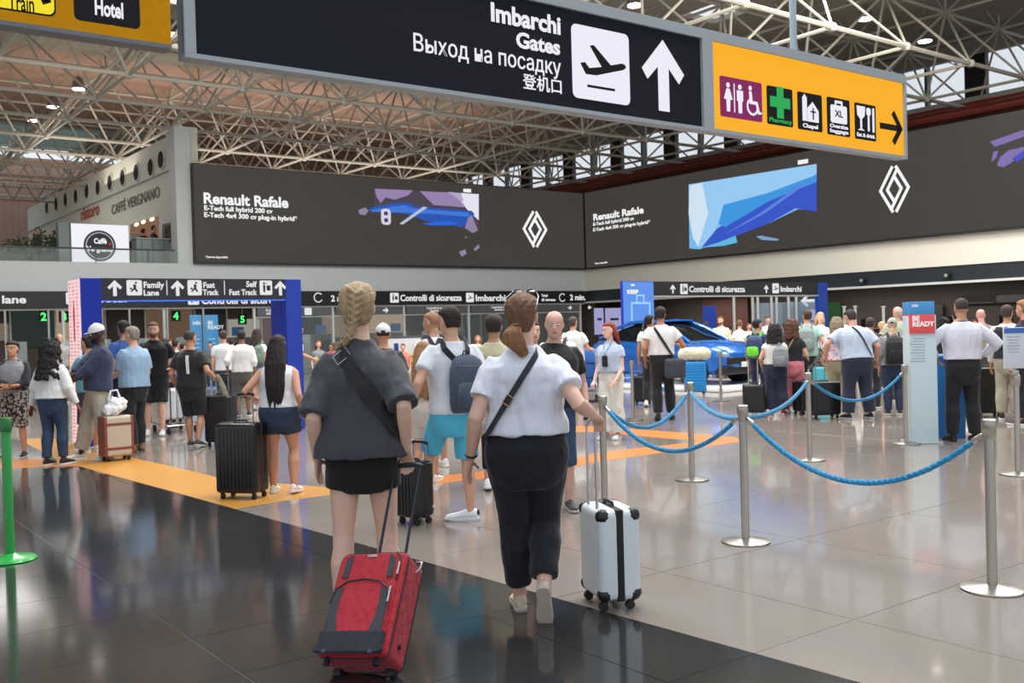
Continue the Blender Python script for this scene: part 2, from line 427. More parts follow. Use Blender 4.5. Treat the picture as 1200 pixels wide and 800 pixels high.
# ---- balcony and café wall above the far left wall
UC = 12.75
M_CAFE = mat((214, 214, 200), rough=0.5, kind='plaster')
balc = sbox('floor_balcony', -24, UC, VW + 0.5, 66, 3.95, Z0 - 0.02, mat((150, 150, 145), rough=0.6))
cafe = sbox('wall_cafe', UC, UC + 0.4, VW + 0.3, 64, Z0, 9.3, M_CAFE)
sbox('corner_pillar', UC - 0.55, UC + 0.05, VW + 0.05, VW + 0.75, Z0, 9.25, M_FASC, cafe, 0.03)
sbox('cornice', UC - 0.12, UC, VW + 0.75, 64, 7.95, 8.0, M_FASC, cafe)
for px, py in ((190, 187), (178, 196), (161, 202), (145, 208), (130, 214), (116, 220), (103, 224), (90, 230), (78, 234), (67, 239), (56, 243)):
    p = onU(px, py, UC)
    b = new_bm(); prof = [(0.34, 0.0), (0.40, 0.0), (0.40, 0.06), (0.33, 0.06), (0.33, 0.01), (0.0, 0.01)]
    lathe(b, prof[:4], 20)
    o = obj('porthole_ring', b, M_CAFE, cafe, p); o.rotation_euler = (0, -PI / 2, 0)
    b = new_bm(); lathe(b, [(0.335, 0.055), (0.335, 0.068)], 20); obj('porthole_glass', b, mat((34, 32, 28), rough=0.9), o)
def cafe_rect(name, pix, m, off=0.0, th=0.05, parent=cafe):
    pts = [onU(x, y, UC - off) for x, y in pix]; b = new_bm(); flat(b, [(-p.y, p.z) for p in pts], (UC - off, 0, 0), FACE_U, th); return obj(name, b, m, parent, smooth=False)
cafe_rect('shop_opening', [(153, 263), (186, 253), (186, 309), (153, 309)], mat((196, 140, 104), rough=0.6, emit=0.35), 0.0, 0.02)  # flat panel, warm light of the interior put into it as glow
cafe_rect('door_leaf', [(154, 274), (165, 274), (165, 309), (154, 309)], mat((120, 130, 124), rough=0.3), 0.03)
for q in ((160, 263), (168, 260), (178, 257)):
    p = onU(q[0], q[1], UC - 0.03); b = new_bm(); ball(b, p, (0.04, 0.3, 0.07)); obj('downlight', b, mat((255, 240, 210), emit=2.5), cafe)
cafe_rect('window_frame', [(192, 263), (211, 258), (211, 283), (192, 284)], mat((90, 98, 96), rough=0.4), 0.0, 0.06)
cafe_rect('pane', [(194, 265), (201, 263), (201, 283), (194, 283)], mat((52, 58, 58), rough=0.1), 0.07, 0.01)
cafe_rect('pane', [(203, 263), (210, 260), (210, 282), (203, 282)], mat((52, 58, 58), rough=0.1), 0.07, 0.01)
p = onU(131, 252, UC - 0.02); q = onU(187, 234, UC - 0.02)
text('CAFFÈ VERGNANO', (UC - 0.03, p.y, onU(131, 252, UC).z), 0.62, mat((104, 100, 90)), cafe, FACE_U, bold=0.012, width=abs(p.y - q.y), name='wall_lettering')
p = onU(95, 259, UC - 0.02); q = onU(116, 251, UC - 0.02)
text('ristoro', (UC - 0.03, p.y, onU(95, 259, UC).z), 0.85, mat((178, 92, 74)), cafe, FACE_U, bold=0.03, width=abs(p.y - q.y), name='red_lettering')
cafe_rect('red_emblem', [(68, 272), (76, 262), (76, 268), (70, 274)], mat((186, 80, 70)), 0.0, 0.03)
# glass rail along the balcony edge
rail = thing('balcony_rail', 'glass balcony rail with slim steel top bar above the far left wall', 'railing', (0, 0, 0))
b = new_bm(); cyl(b, (-24, VW + 0.25, 4.72), (UC - 0.6, VW + 0.25, 4.72), 0.03, n=8); obj('top_bar', b, mat((90, 96, 96), rough=0.3, metal=0.6), rail)
x = -23.0
while x < UC - 1:
    b = new_bm(); box(b, (x + 0.9, VW + 0.25, 4.46), (1.74, 0.012, 0.46)); obj('glass_panel', b, glass_mat((200, 215, 210), 0.12), rail, smooth=False)
    b = new_bm(); box(b, (x, VW + 0.25, 4.47), (0.04, 0.05, 0.5)); obj('rail_post', b, mat((90, 96, 96), rough=0.3, metal=0.6), rail, smooth=False)
    x += 1.8

# ---- outer walls of the hall behind everything
M_TERRA = mat((190, 156, 136), rough=0.8, kind='deck')
sbox('wall_far_end', -46, 46, 69, 69.4, 0, 13.2, M_TERRA)
right_end = sbox('wall_right_end', 41.0, 41.4, -20, 69, 3.0, 10.7, mat((150, 104, 84), rough=0.8, kind='deck'))
sbox('light_band', 40.9, 41.0, -20, 69, 10.3, 10.7, mat((190, 190, 184), rough=0.6), right_end)
for z, xo in ((9.35, 37.5), (9.75, 38.6), (10.1, 39.6)):
    b = new_bm(); cyl(b, (xo, -18, z), (xo, 60, z), 0.13, n=8); obj('red_beam', b, mat((128, 52, 40), rough=0.5), right_end)
for y in range(-15, 60, 5):
    b = new_bm(); cyl(b, (37.5, y, 9.35), (40.8, y + 2.2, 10.4), 0.07, n=6); obj('red_brace', b, mat((128, 52, 40), rough=0.5), right_end)
# clerestory above it
cl = sbox('window_clerestory', 41.0, 41.25, -20, 69, 12.45, 13.1, mat((170, 168, 160), rough=0.7))
k = 0
y = -18.0
while y < 66:
    b = new_bm(); box(b, (41.1, y, 11.57), (0.3, 0.9 if k % 2 == 0 else 0.12, 1.76)); obj('window_post', b, mat((30, 32, 34) if k % 2 == 0 else (70, 92, 96), rough=0.5), cl, smooth=False)
    b = new_bm(); box(b, (41.1, y + 1.1, 11.57), (0.02, 2.1, 1.76)); obj('pane', b, glass_mat((205, 228, 232), 0.08), cl, smooth=False)
    y += 2.2; k += 1

# ---- roof: deck and space frame
M_DECK = mat((178, 170, 154), rough=0.8, kind='deck')
ceiling = sbox('ceiling', 14, 41.5, -20, 13, 13.1, 13.3, M_DECK)
ZD = 13.1
def deck(x0, x1, y0, y1, m): return sbox('deck_panel', x0, x1, y0, y1, ZD, ZD + 0.2, m, ceiling)
P = 3.85; U00, V00 = 9.65, 32.8
for j in range(-5, 9):
    y0 = V00 + (j - 0.5) * P; y1 = y0 + P
    far = y0 > 42
    for i in range(-11, 9):
        x0 = U00 + (i - 0.5) * P; x1 = x0 + P
        if y0 > 57 and y0 < 64 and x0 < 14: continue                         # rooflight with louvres
        if (i, j) in ((4, 2), (5, -2), (3, -2)):
            # open rooflight with a light well
            b = new_bm()
            for (cx, cy, sx_, sy_) in (((x0+x1)/2, y0+0.5, P, 1.0), ((x0+x1)/2, y1-0.5, P, 1.0), (x0+0.5, (y0+y1)/2, 1.0, P-2), (x1-0.5, (y0+y1)/2, 1.0, P-2)): box(b, (cx, cy, ZD + 0.1), (sx_, sy_, 0.2))
            obj('rooflight_surround', b, M_DECK, ceiling, smooth=False); continue
        if x0 > 41: continue
        b = new_bm()
        # shallow pyramid coffer
        c = ((x0 + x1) / 2, (y0 + y1) / 2); m = M_TERRA if far and x0 > -8 else M_DECK
        lo = [V3((x0, y0, ZD)), V3((x1, y0, ZD)), V3((x1, y1, ZD)), V3((x0, y1, ZD))]
        hi = [V3((c[0] + (p.x - c[0]) * 0.35, c[1] + (p.y - c[1]) * 0.35, ZD + 0.45)) for p in lo]
        rings(b, [lo, hi]); bmesh.ops.translate(b, verts=b.verts, vec=(0, 0, 0)); obj('roof_coffer', b, m, ceiling, smooth=False)
sbox('roof_cover', -34, 41, 13.4, 57, ZD + 0.5, ZD + 0.6, M_DECK, ceiling) if False else None
for i in range(24):
    b = new_bm(); box(b, (-10, 57.6 + i * 0.3, ZD), (60, 0.03, 0.22), rot=Matrix.Rotation(0.5, 4, 'X')); obj('louvre', b, mat((176, 196, 186), rough=0.4), ceiling, smooth=False)
# space frame
ZB, ZT = 10.0, 12.55
I0, I1, J0, J1 = -11, 8, -4, 8
for j in range(J0, J1 + 1):
    b = new_bm(); y = V00 + j * P; cyl(b, (U00 + I0 * P, y, ZB), (U00 + I1 * P, y, ZB), 0.075, n=6); obj('chord', b, M_STEELW, ceiling)
    if j < J1:
        b = new_bm(); y += P / 2; cyl(b, (U00 + I0 * P, y, ZT), (U00 + I1 * P, y, ZT), 0.06, n=6); obj('chord', b, M_STEELW, ceiling)
for i in range(I0, I1 + 1):
    b = new_bm(); x = U00 + i * P; cyl(b, (x, V00 + J0 * P, ZB), (x, V00 + J1 * P, ZB), 0.06, n=6); obj('chord', b, M_STEELW, ceiling)
    if i < I1:
        b = new_bm(); x += P / 2; cyl(b, (x, V00 + J0 * P, ZT), (x, V00 + J1 * P, ZT), 0.055, n=6); obj('chord', b, M_STEELW, ceiling)
bw, bn = new_bm(), new_bm()
for i in range(I0, I1 + 1):
    for j in range(J0, J1 + 1):
        x, y = U00 + i * P, V00 + j * P
        if not in_view(x, y): continue
        ball(bn, (x, y, ZB), 0.15, seg=7)
        for dx in (-1, 1):
            for dy in (-1, 1):
                tx, ty = x + dx * P / 2, y + dy * P / 2
                if I0 * P + U00 <= tx <= I1 * P + U00 and J0 * P + V00 <= ty <= J1 * P + V00: cyl(bw, (x, y, ZB), (tx, ty, ZT), 0.045, n=5)
        cyl(bw, (x + P / 2, y + P / 2, ZT), (x + P / 2, y + P / 2, ZD), 0.04, n=5)
        # purlin props fanning up to the deck
        for dx, dy in ((0.9, 0), (-0.9, 0), (0, 0.9), (0, -0.9)): cyl(bw, (x + P / 2, y + P / 2, ZT), (x + P / 2 + dx, y + P / 2 + dy, ZD), 0.025, n=4)
o = obj('brace', bw, M_STEELW, ceiling); o['kind'] = 'stuff'
o = obj('frame_node', bn, M_STEELW, ceiling); o['kind'] = 'stuff'
# secondary trusses, lower and further back (fine lattice over the left video wall)
b = new_bm()
for y in (50.5, 57):
    for i in range(46):
        x = -8 + i * 1.1
        cyl(b, (x, y, 8.9), (x + 0.55, y, 9.9), 0.035, n=4); cyl(b, (x + 0.55, y, 9.9), (x + 1.1, y, 8.9), 0.035, n=4)
    cyl(b, (-8, y, 8.9), (42, y, 8.9), 0.05, n=5); cyl(b, (-8, y, 9.9), (42, y, 9.9), 0.05, n=5)
o = obj('lattice_girder', b, mat((176, 160, 142), rough=0.5), ceiling); o['kind'] = 'stuff'

# round downlights hanging in the frame
dl = [(92, 104), (62, 125), (39, 141), (201, 40), (1014, 22), (1084, 48), (744, 6)]
DL = {(62, 125): 'bright round downlight, middle of the three at upper left', (39, 141): 'bright round downlight, lowest of the three at upper left', (201, 40): 'bright round downlight in the gap between the two hanging signs', (1014, 22): 'bright round downlight just above the right end of the gates sign', (1084, 48): 'bright round downlight at upper right near the clerestory window', (744, 6): 'bright round downlight at the top edge above the up arrow'}
first = None
for px, py in dl:
    r = ray(px, py); p = CAM + r * ((11.9 - CAM_H) / r.z)
    if first is None:
        first = thing('hanging_downlight', 'bright round downlight, highest of the three at upper left', 'lamp', p, 0, 'downlights in the roof lattice')
        b = new_bm(); lathe(b, [(0.06, 0.5), (0.20, 0.34), (0.26, 0.05), (0.26, 0.0), (0.22, 0.0)], 14); obj('housing', b, mat((120, 118, 112), rough=0.4), first)
        b = new_bm(); lathe(b, [(0.24, -0.03), (0.24, 0.02)], 14); obj('lamp_face', b, mat((255, 244, 226), emit=9.0), first)
        b = new_bm(); cyl(b, (0, 0, 0.4), (0, 0, 1.2), 0.015, n=5); obj('rod', b, M_STEELW, first)
    else:
        c = copy_tree(first); c.location = p; c['label'] = DL[(px, py)]
# ================================================================= overhead signs
SV = 6.2                                    # plane of the big hanging sign
def P2V(px, py, y=SV): p = onV(px, py, y); return (p.x, p.z)
def P2U(px, py, x=UW): p = onU(px, py, x); return (-p.y, p.z)
def poly_v(name, polys, m, parent, y=SV, t=0.006, world=False):
    b = new_bm()
    for pl in polys: flat(b, pl if world else [P2V(a, c, y) for a, c in pl], (0, y, 0), FACE_V, t)
    return obj(name, b, m, parent, smooth=False)
def poly_u(name, polys, m, parent, x=UW, t=0.006, world=False):
    b = new_bm()
    for pl in polys: flat(b, pl if world else [P2U(a, c, x) for a, c in pl], (x, 0, 0), FACE_U, t)
    return obj(name, b, m, parent, smooth=False)
SZ0, SZ1 = 3.33, 4.22
ORANGE = mat((252, 178, 34), rough=0.4, emit=0.92)
NAVY = mat((18, 22, 36), rough=0.75, emit=0.55)
LT = mat((236, 234, 246), emit=0.95)
BLKP = mat((12, 14, 20), rough=0.4, emit=0.5)
big = thing('gates_sign', 'long hanging sign, navy part with plane symbol and orange part with service symbols', 'sign', (0, 0, 0))
XL, XM0, XM1, XR = P2V(214, 40)[0], P2V(820, 90)[0], P2V(832, 90)[0], P2V(1059, 140)[0]
SZ0 = (P2V(227, 66)[1] + P2V(832, 157)[1] + P2V(1057, 187)[1]) / 3; SZ1 = (P2V(800, 31)[1] + P2V(1053, 87)[1]) / 2
XT = P2V(200, 30)[0]
b = new_bm()
box(b, ((XL + XR) / 2, SV + 0.05, (SZ0 + SZ1) / 2), (XR - XL, 0.10, SZ1 - SZ0), bev=0.006)
obj('housing', b, M_FRAME, big, smooth=False)
b = new_bm()
box(b, ((XL + XR) / 2, SV - 0.015, SZ1 - 0.045), (XR - XL, 0.05, 0.09)); box(b, ((XL + XR) / 2, SV - 0.015, SZ0 + 0.015), (XR - XL, 0.05, 0.03))
for x0, x1 in ((XL, XL + 0.07), (XM0, XM1), (XR - 0.03, XR)): box(b, ((x0 + x1) / 2, SV - 0.015, (SZ0 + SZ1) / 2 - .03), (x1 - x0, 0.052, SZ1 - SZ0 - .12))
obj('frame', b, mat((158, 168, 174), rough=0.4), big, smooth=False)
b = new_bm(); box(b, ((XL + XM0) / 2, SV - 0.005, (SZ0 + SZ1) / 2), (XM0 - XL, 0.012, SZ1 - SZ0 - 0.04)); obj('navy_panel', b, NAVY, big, smooth=False)
b = new_bm(); box(b, ((XM1 + XR) / 2, SV - 0.005, (SZ0 + SZ1) / 2), (XR - XM1, 0.012, SZ1 - SZ0 - 0.04)); obj('orange_panel', b, ORANGE, big, smooth=False)
YF = SV - 0.014
def stext(s, px_l, px_r, py_base, cap_px, m, parent=big, bold=0.0, y=YF, name='lettering', aligned_right=True, capfrac=0.7):
    x0, z0 = P2V(px_l, py_base, y); x1, _ = P2V(px_r, py_base, y)
    z0 = P2V(px_r if aligned_right else px_l, py_base, y)[1]
    z1 = P2V(px_r if aligned_right else px_l, py_base - cap_px, y)[1]
    return text(s, (x0, y, z0), (z1 - z0) / capfrac, m, parent, FACE_V, bold=bold, width=x1 - x0, name=name)
stext('Imbarchi', 575, 656, 40, 20, LT, bold=0.03)
stext('Gates', 605, 656, 64, 17, LT, bold=0.03)
stext('Выход на посадку', 484, 656, 88, 18, LT, bold=0.004)
stext('登机口', 613, 658, 109, 17, LT, bold=0.008, capfrac=0.9)
# plane symbol box
def quad_box(name, l, r, t_l, b_l, t_r, b_r, m, y, parent, rad=0.05, th=0.006):
    x0, x1 = P2V(l, t_l, y)[0], P2V(r, t_r, y)[0]; zt = (P2V(l, t_l, y)[1] + P2V(r, t_r, y)[1]) / 2; zb = (P2V(l, b_l, y)[1] + P2V(r, b_r, y)[1]) / 2
    bb = new_bm(); flat(bb, rrect(x1 - x0, zt - zb, rad, (x0 + x1) / 2, (zt + zb) / 2), (0, y, 0), FACE_V, th); o = obj(name, bb, m, parent, smooth=False)
    return o, x0, x1, zb, zt
o, x0, x1, zb, zt = quad_box('pictogram_plate', 669, 736, 27, 112, 41, 125, LT, YF, big)
w, h = x1 - x0, zt - zb
def rel(poly): return [(x0 + w * a, zb + h * c) for a, c in poly]
plane = [rel([(0.13, 0.48), (0.21, 0.50), (0.28, 0.43), (0.50, 0.475), (0.30, 0.74), (0.37, 0.755), (0.66, 0.52), (0.86, 0.575), (0.92, 0.56), (0.93, 0.52), (0.88, 0.485), (0.40, 0.345), (0.22, 0.34)]),
         rel([(0.24, 0.165), (0.72, 0.165), (0.72, 0.20), (0.24, 0.20)])]
poly_v('plane_symbol', plane, BLKP, big, YF - 0.007, 0.003, True)
cx, cz = (P2V(747, 88, YF)[0] + P2V(806, 88, YF)[0]) / 2, (P2V(776, 47, YF)[1] + P2V(776, 130, YF)[1]) / 2
hh = P2V(776, 47, YF)[1] - P2V(776, 130, YF)[1]
poly_v('up_arrow', [[(cx + (x) * hh * 0.95, cz + z * hh) for x, z in arrow_poly(1.0)]], LT, big, YF, 0.006, True)
# orange part: five symbols and an arrow
PURP, GRN = mat((140, 36, 100), emit=0.8), mat((40, 172, 84), emit=0.9)
def plate(l, r, tl, bl, tr, br, m): return quad_box('pictogram_plate', l, r, tl, bl, tr, br, m, YF, big, 0.02, 0.005)
Y2 = YF - 0.006
o, x0, x1, zb, zt = plate(843, 892, 89, 135, 97, 144, PURP); w, h = x1 - x0, zt - zb
ps = figure_polys(x0 + w * .18, zb + h * .5, h * .72, True) + figure_polys(x0 + w * .46, zb + h * .5, h * .72)
ps += [[(x0 + w * .315, zb + h * .14), (x0 + w * .335, zb + h * .14), (x0 + w * .335, zb + h * .86), (x0 + w * .315, zb + h * .86)]]
def arc_poly(cx, cy, r0, r1, a0, a1, n=12):
    A = [math.radians(a0 + (a1 - a0) * k / n) for k in range(n + 1)]
    return [(cx + r1 * math.cos(a), cy + r1 * math.sin(a)) for a in A] + [(cx + r0 * math.cos(a), cy + r0 * math.sin(a)) for a in reversed(A)]
wx = x0 + w * .76
ps += [disc_poly(h * .06, wx - w * .05, zb + h * .82), arc_poly(wx, zb + h * .36, h * .17, h * .23, 130, 395), [(wx - w*.08, zb + h*.74), (wx - w*.02, zb + h*.74), (wx, zb + h*.5), (wx + w*.12, zb + h*.5), (wx + w*.17, zb + h*.24), (wx + w*.22, zb + h*.25), (wx + w*.22, zb + h*.2), (wx + w*.13, zb + h*.18), (wx + w*.08, zb + h*.42), (wx - w*.07, zb + h*.42)]]
poly_v('toilet_symbols', ps, LT, big, Y2, 0.003, True)
o, x0, x1, zb, zt = plate(898, 928, 100, 144, 105, 150, BLKP); w, h = x1 - x0, zt - zb
cxx, czz, a = x0 + w * .5, zb + h * .60, w * .13
poly_v('cross_symbol', [[(cxx - a, czz - 3*a), (cxx + a, czz - 3*a), (cxx + a, czz - a), (cxx + 3*a, czz - a), (cxx + 3*a, czz + a), (cxx + a, czz + a), (cxx + a, czz + 3*a), (cxx - a, czz + 3*a), (cxx - a, czz + a), (cxx - 3*a, czz + a), (cxx - 3*a, czz - a), (cxx - a, czz - a)]], GRN, big, Y2, 0.003, True)
text('Pharmacy', (x0 + w * .06, Y2, zb + h * .07), h * .16, GRN, big, FACE_V, bold=0.02, width=w * .88)
o, x0, x1, zb, zt = plate(934, 962.5, 107, 151, 112, 155, BLKP); w, h = x1 - x0, zt - zb
poly_v('chapel_symbol', [[(x0 + w*.18, zb + h*.24), (x0 + w*.36, zb + h*.24), (x0 + w*.36, zb + h*.86), (x0 + w*.27, zb + h*.96), (x0 + w*.18, zb + h*.86)], [(x0 + w*.38, zb + h*.24), (x0 + w*.84, zb + h*.24), (x0 + w*.84, zb + h*.55), (x0 + w*.60, zb + h*.78), (x0 + w*.38, zb + h*.6)]], LT, big, Y2, 0.003, True)
poly_v('cross_symbol', [[(x0 + w*.58, zb + h*.3), (x0 + w*.63, zb + h*.3), (x0 + w*.63, zb + h*.62), (x0 + w*.58, zb + h*.62)], [(x0 + w*.5, zb + h*.49), (x0 + w*.71, zb + h*.49), (x0 + w*.71, zb + h*.53), (x0 + w*.5, zb + h*.53)]], BLKP, big, Y2 - 0.004, 0.002, True)
text('Chapel', (x0 + w * .18, Y2, zb + h * .07), h * .15, LT, big, FACE_V, bold=0.03, width=w * .62)
o, x0, x1, zb, zt = plate(968.5, 995, 113, 157, 118, 161, BLKP); w, h = x1 - x0, zt - zb
ps = [rrect(w*.72, h*.48, h*.06, x0 + w*.5, zb + h*.57), rrect(w*.34, h*.07, h*.02, x0 + w*.5, zb + h*.90)]
for q in (.36, .64): ps.append([(x0 + w*(q-.03), zb + h*.8), (x0 + w*(q+.03), zb + h*.8), (x0 + w*(q+.03), zb + h*.9), (x0 + w*(q-.03), zb + h*.9)])
poly_v('luggage_symbol', ps, LT, big, Y2, 0.003, True)
text('XL', (x0 + w * .32, Y2 - 0.004, zb + h * .50), h * .24, BLKP, big, FACE_V, bold=0.02, width=w * .36)
text('Oversize', (x0 + w * .1, Y2, zb + h * .2), h * .14, LT, big, FACE_V, bold=0.03, width=w * .8)
text('baggage', (x0 + w * .1, Y2, zb + h * .07), h * .14, LT, big, FACE_V, bold=0.03, width=w * .8)
o, x0, x1, zb, zt = plate(1001, 1025.5, 120, 162, 124, 166, BLKP); w, h = x1 - x0, zt - zb
gx = x0 + w * .28
ps = [[(gx - w*.20, zb + h*.92), (gx + w*.20, zb + h*.92), (gx + w*.17, zb + h*.66), (gx + w*.04, zb + h*.56), (gx + w*.04, zb + h*.30), (gx + w*.16, zb + h*.25), (gx - w*.16, zb + h*.25), (gx - w*.04, zb + h*.30), (gx - w*.04, zb + h*.56), (gx - w*.17, zb + h*.66)],
      rrect(w*.08, h*.66, w*.03, x0 + w*.64, zb + h*.58), rrect(w*.20, h*.20, w*.05, x0 + w*.64, zb + h*.80), rrect(w*.09, h*.68, w*.03, x0 + w*.87, zb + h*.58)]
poly_v('glass_and_cutlery_symbol', ps, LT, big, Y2, 0.003, True)
text('Eat & drink', (x0 + w * .07, Y2, zb + h * .08), h * .14, LT, big, FACE_V, bold=0.03, width=w * .86)
xa, xb = P2V(1031, 150, YF)[0], P2V(1055, 150, YF)[0]; za, zb2 = P2V(1043, 129, YF)[1], P2V(1043, 169, YF)[1]
hh = (za - zb2)
def thick(pts, w):
    """closed outline around an open polyline"""
    L, R_ = [], []
    for i, p in enumerate(pts):
        a = pts[max(i - 1, 0)]; c = pts[min(i + 1, len(pts) - 1)]
        d1 = V3((p[0] - a[0], p[1] - a[1], 0)); d2 = V3((c[0] - p[0], c[1] - p[1], 0))
        d1 = d1.normalized() if d1.length > 0 else d2.normalized(); d2 = d2.normalized() if d2.length > 0 else d1
        n = V3((-(d1.y + d2.y), d1.x + d2.x, 0)).normalized(); k = w / 2 / max(0.4, n.dot(V3((-d1.y, d1.x, 0))))
        L.append((p[0] + n.x * k, p[1] + n.y * k)); R_.append((p[0] - n.x * k, p[1] - n.y * k))
    return L + R_[::-1]
czz = (za + zb2) / 2
poly_v('right_arrow', [thick([(xa, czz), (xb - 0.02, czz)], 0.065), thick([(xb - hh * .38, za - .02), (xb, czz), (xb - hh * .38, zb2 + .02)], 0.065)], BLKP, big, YF, 0.005, True)
# hanger tubes
b = new_bm(); x = P2V(935, 60)[0]
b.free()
for xx in (x, P2V(217, 10)[0] + 0.03, 4.4):
    b = new_bm(); cyl(b, (xx, SV + 0.05, SZ1), (xx, SV + 0.05, 10.0), 0.035, n=8); obj('hanger_tube', b, mat((150, 166, 176), rough=0.4, metal=0.2), big)
# left sign with train and hotel symbols
sg = thing('station_sign', 'orange hanging sign with train and hotel symbols at top left', 'sign', (0, 0, 0))
b = new_bm(); box(b, (XT - 1.45, SV + 0.05, (SZ0 + SZ1) / 2 + 0.03), (2.9, 0.12, SZ1 - SZ0 - 0.02), bev=0.006); obj('housing', b, mat((110, 114, 118), rough=0.4), sg, smooth=False)
b = new_bm(); box(b, (XT - 1.45, SV - 0.004, (SZ0 + SZ1) / 2 + 0.04), (2.89, 0.012, SZ1 - SZ0 - 0.06)); obj('orange_panel', b, ORANGE, sg, smooth=False)
for xx in (-0.6, 1.8): b = new_bm(); cyl(b, (xx, SV + 0.05, SZ1), (xx, SV + 0.05, 10.0), 0.035, n=8); obj('hanger_tube', b, mat((150, 166, 176), rough=0.4, metal=0.2), sg)
x0, x1 = P2V(86, 20)[0], P2V(163, 20)[0]; zb = (P2V(86, 24)[1] + P2V(162, 35)[1]) / 2; h = 0.50; w = x1 - x0
b = new_bm(); flat(b, rrect(w, h, 0.03, (x0 + x1) / 2, zb + h / 2), (0, YF, 0), FACE_V, 0.005); obj('pictogram_plate', b, BLKP, sg, smooth=False)
text('Hotel', (x0 + w * .3, Y2, zb + h * .10), h * .26, LT, sg, FACE_V, bold=0.03, width=w * .43)
ps = [[(x0 + w*.24, zb + h*.38), (x0 + w*.30, zb + h*.38), (x0 + w*.30, zb + h*.47), (x0 + w*.70, zb + h*.47), (x0 + w*.70, zb + h*.38), (x0 + w*.76, zb + h*.38), (x0 + w*.76, zb + h*.62), (x0 + w*.24, zb + h*.62)],
      rrect(w*.18, h*.14, .01, x0 + w*.39, zb + h*.72), rrect(w*.18, h*.14, .01, x0 + w*.61, zb + h*.72), [(x0 + w*.24, zb + h*.62), (x0 + w*.28, zb + h*.62), (x0 + w*.28, zb + h*.88), (x0 + w*.24, zb + h*.88)], [(x0 + w*.72, zb + h*.62), (x0 + w*.76, zb + h*.62), (x0 + w*.76, zb + h*.88), (x0 + w*.72, zb + h*.88)]]
poly_v('bed_symbol', ps, LT, sg, Y2, 0.003, True)
x1 = P2V(65, 18)[0]; zb = P2V(62, 21)[1]; w = 0.75; x0 = x1 - w
b = new_bm(); flat(b, rrect(w, 0.5, 0.04, (x0 + x1) / 2, zb + 0.25), (0, YF, 0), FACE_V, 0.004); obj('pictogram_plate', b, BLKP, sg, smooth=False)
b = new_bm(); flat(b, rrect(w - .02, 0.48, 0.035, (x0 + x1) / 2, zb + 0.25), (0, YF - 0.004, 0), FACE_V, 0.004); obj('yellow_plate', b, mat((246, 226, 40), emit=0.92), sg, smooth=False)
text('Train', (P2V(9, 12)[0], Y2 - 0.004, P2V(9, 11.5)[1]), 0.135, BLKP, sg, FACE_V, bold=0.015, width=P2V(39, 12)[0] - P2V(9, 12)[0])
poly_v('arrow_symbol', [thick([P2V(40, -6), P2V(56, 3)], 0.03), thick([P2V(48, 4), P2V(55, 2), P2V(53, -5)], 0.03)], BLKP, sg, Y2 - 0.004, 0.003, True)

# ================================================================= video walls
LEDG = mat((62, 59, 56), rough=0.35, kind='led', emit=0.95)
def P3(px, py): return P2V(px, py, VW - 0.2)
vl = thing('video_wall', 'wide dark video wall on the far left with a blue car and white diamond emblem', 'screen', (0, 0, 0))
b = new_bm(); box(b, ((UC + UW) / 2, VW + 0.1, (Z0 + Z1) / 2), (UW - UC, 0.6, Z1 - Z0)); obj('cabinet', b, mat((30, 30, 30), rough=0.5), vl, smooth=False)
b = new_bm(); box(b, ((UC + UW) / 2 - 0.06, VW - 0.206, (Z0 + Z1) / 2 + 0.02), (UW - UC - 0.18, 0.012, Z1 - Z0 - 0.1)); obj('display', b, LEDG, vl, smooth=False)
WHT = mat((245, 245, 245), emit=1.0); YS = VW - 0.216
def vtext(s, l, r, base, cap, bold, par=vl):
    x0, z0 = P2V(l, base, YS); x1 = P2V(r, base, YS)[0]; z1 = P2V(l, base - cap, YS)[1]
    text(s, (x0, YS, z0), (z1 - z0) / 0.7, WHT, par, FACE_V, bold=bold, width=x1 - x0)
vtext('Renault Rafale', 238, 337, 238, 12.5, 0.03)
vtext('E-Tech full hybrid 200 cv', 239, 319, 246, 5.5, 0.03)
vtext('E-Tech 4x4 300 cv plug-in hybrid*', 239, 348, 254, 5.5, 0.03)
vtext('*gamma disponibile', 241, 267, 302, 2.5, 0.02)
def diamond(cx, cz, hw, hh, s):
    W = s
    A = [(cx + hw*.12, cz + hh), (cx - hw*.50*1.4, cz), (cx - hw * .0, cz - hh*.86), (cx + hw*.36, cz - hh*.22)]
    outer = [thick([(cx - hw*.10, cz + hh*1.0), (cx - hw, cz), (cx - hw*.12, cz - hh)], W), thick([(cx + hw*.12, cz + hh), (cx + hw, cz), (cx + hw*.10, cz - hh)], W)]
    inner = [thick([(cx + hw*.24, cz + hh*.86), (cx - hw*.50, cz), (cx, cz - hh*.56), (cx + hw*.16, cz - hh*.38)], W),
             thick([(cx - hw*.24, cz - hh*.86), (cx + hw*.50, cz), (cx, cz + hh*.56), (cx - hw*.16, cz + hh*.38)], W)]
    return outer + inner
c0 = P2V(627, 268.5, YS); hw = (P2V(640, 268, YS)[0] - P2V(614, 268, YS)[0]) / 2; hh = (P2V(627, 248, YS)[1] - P2V(627, 289.5, YS)[1]) / 2
poly_v('diamond_emblem', diamond(c0[0], c0[1], hw, hh, hw * .2), WHT, vl, YS, 0.004, True)
def pic(polys, col, par=vl, layer=0, em=0.95, name='car_image'):
    poly_v(name, polys, mat(col, emit=em), par, YS - 0.005 * layer, 0.004)
def picu(polys, col, par, layer=0, em=0.95, name='car_image'):
    poly_u(name, polys, mat(col, emit=em), par, UW - 0.216 - 0.005 * layer, 0.004)
pic([[(438, 221), (561, 227), (561, 270), (540, 268), (534, 262), (438, 244)]], (74, 66, 80), layer=0)
pic([[(439, 221), (484, 223), (478, 229), (462, 234), (452, 231), (446, 238), (441, 230)], [(492, 224), (540, 226), (546, 243), (508, 240), (500, 232)]], (150, 128, 172), layer=1)
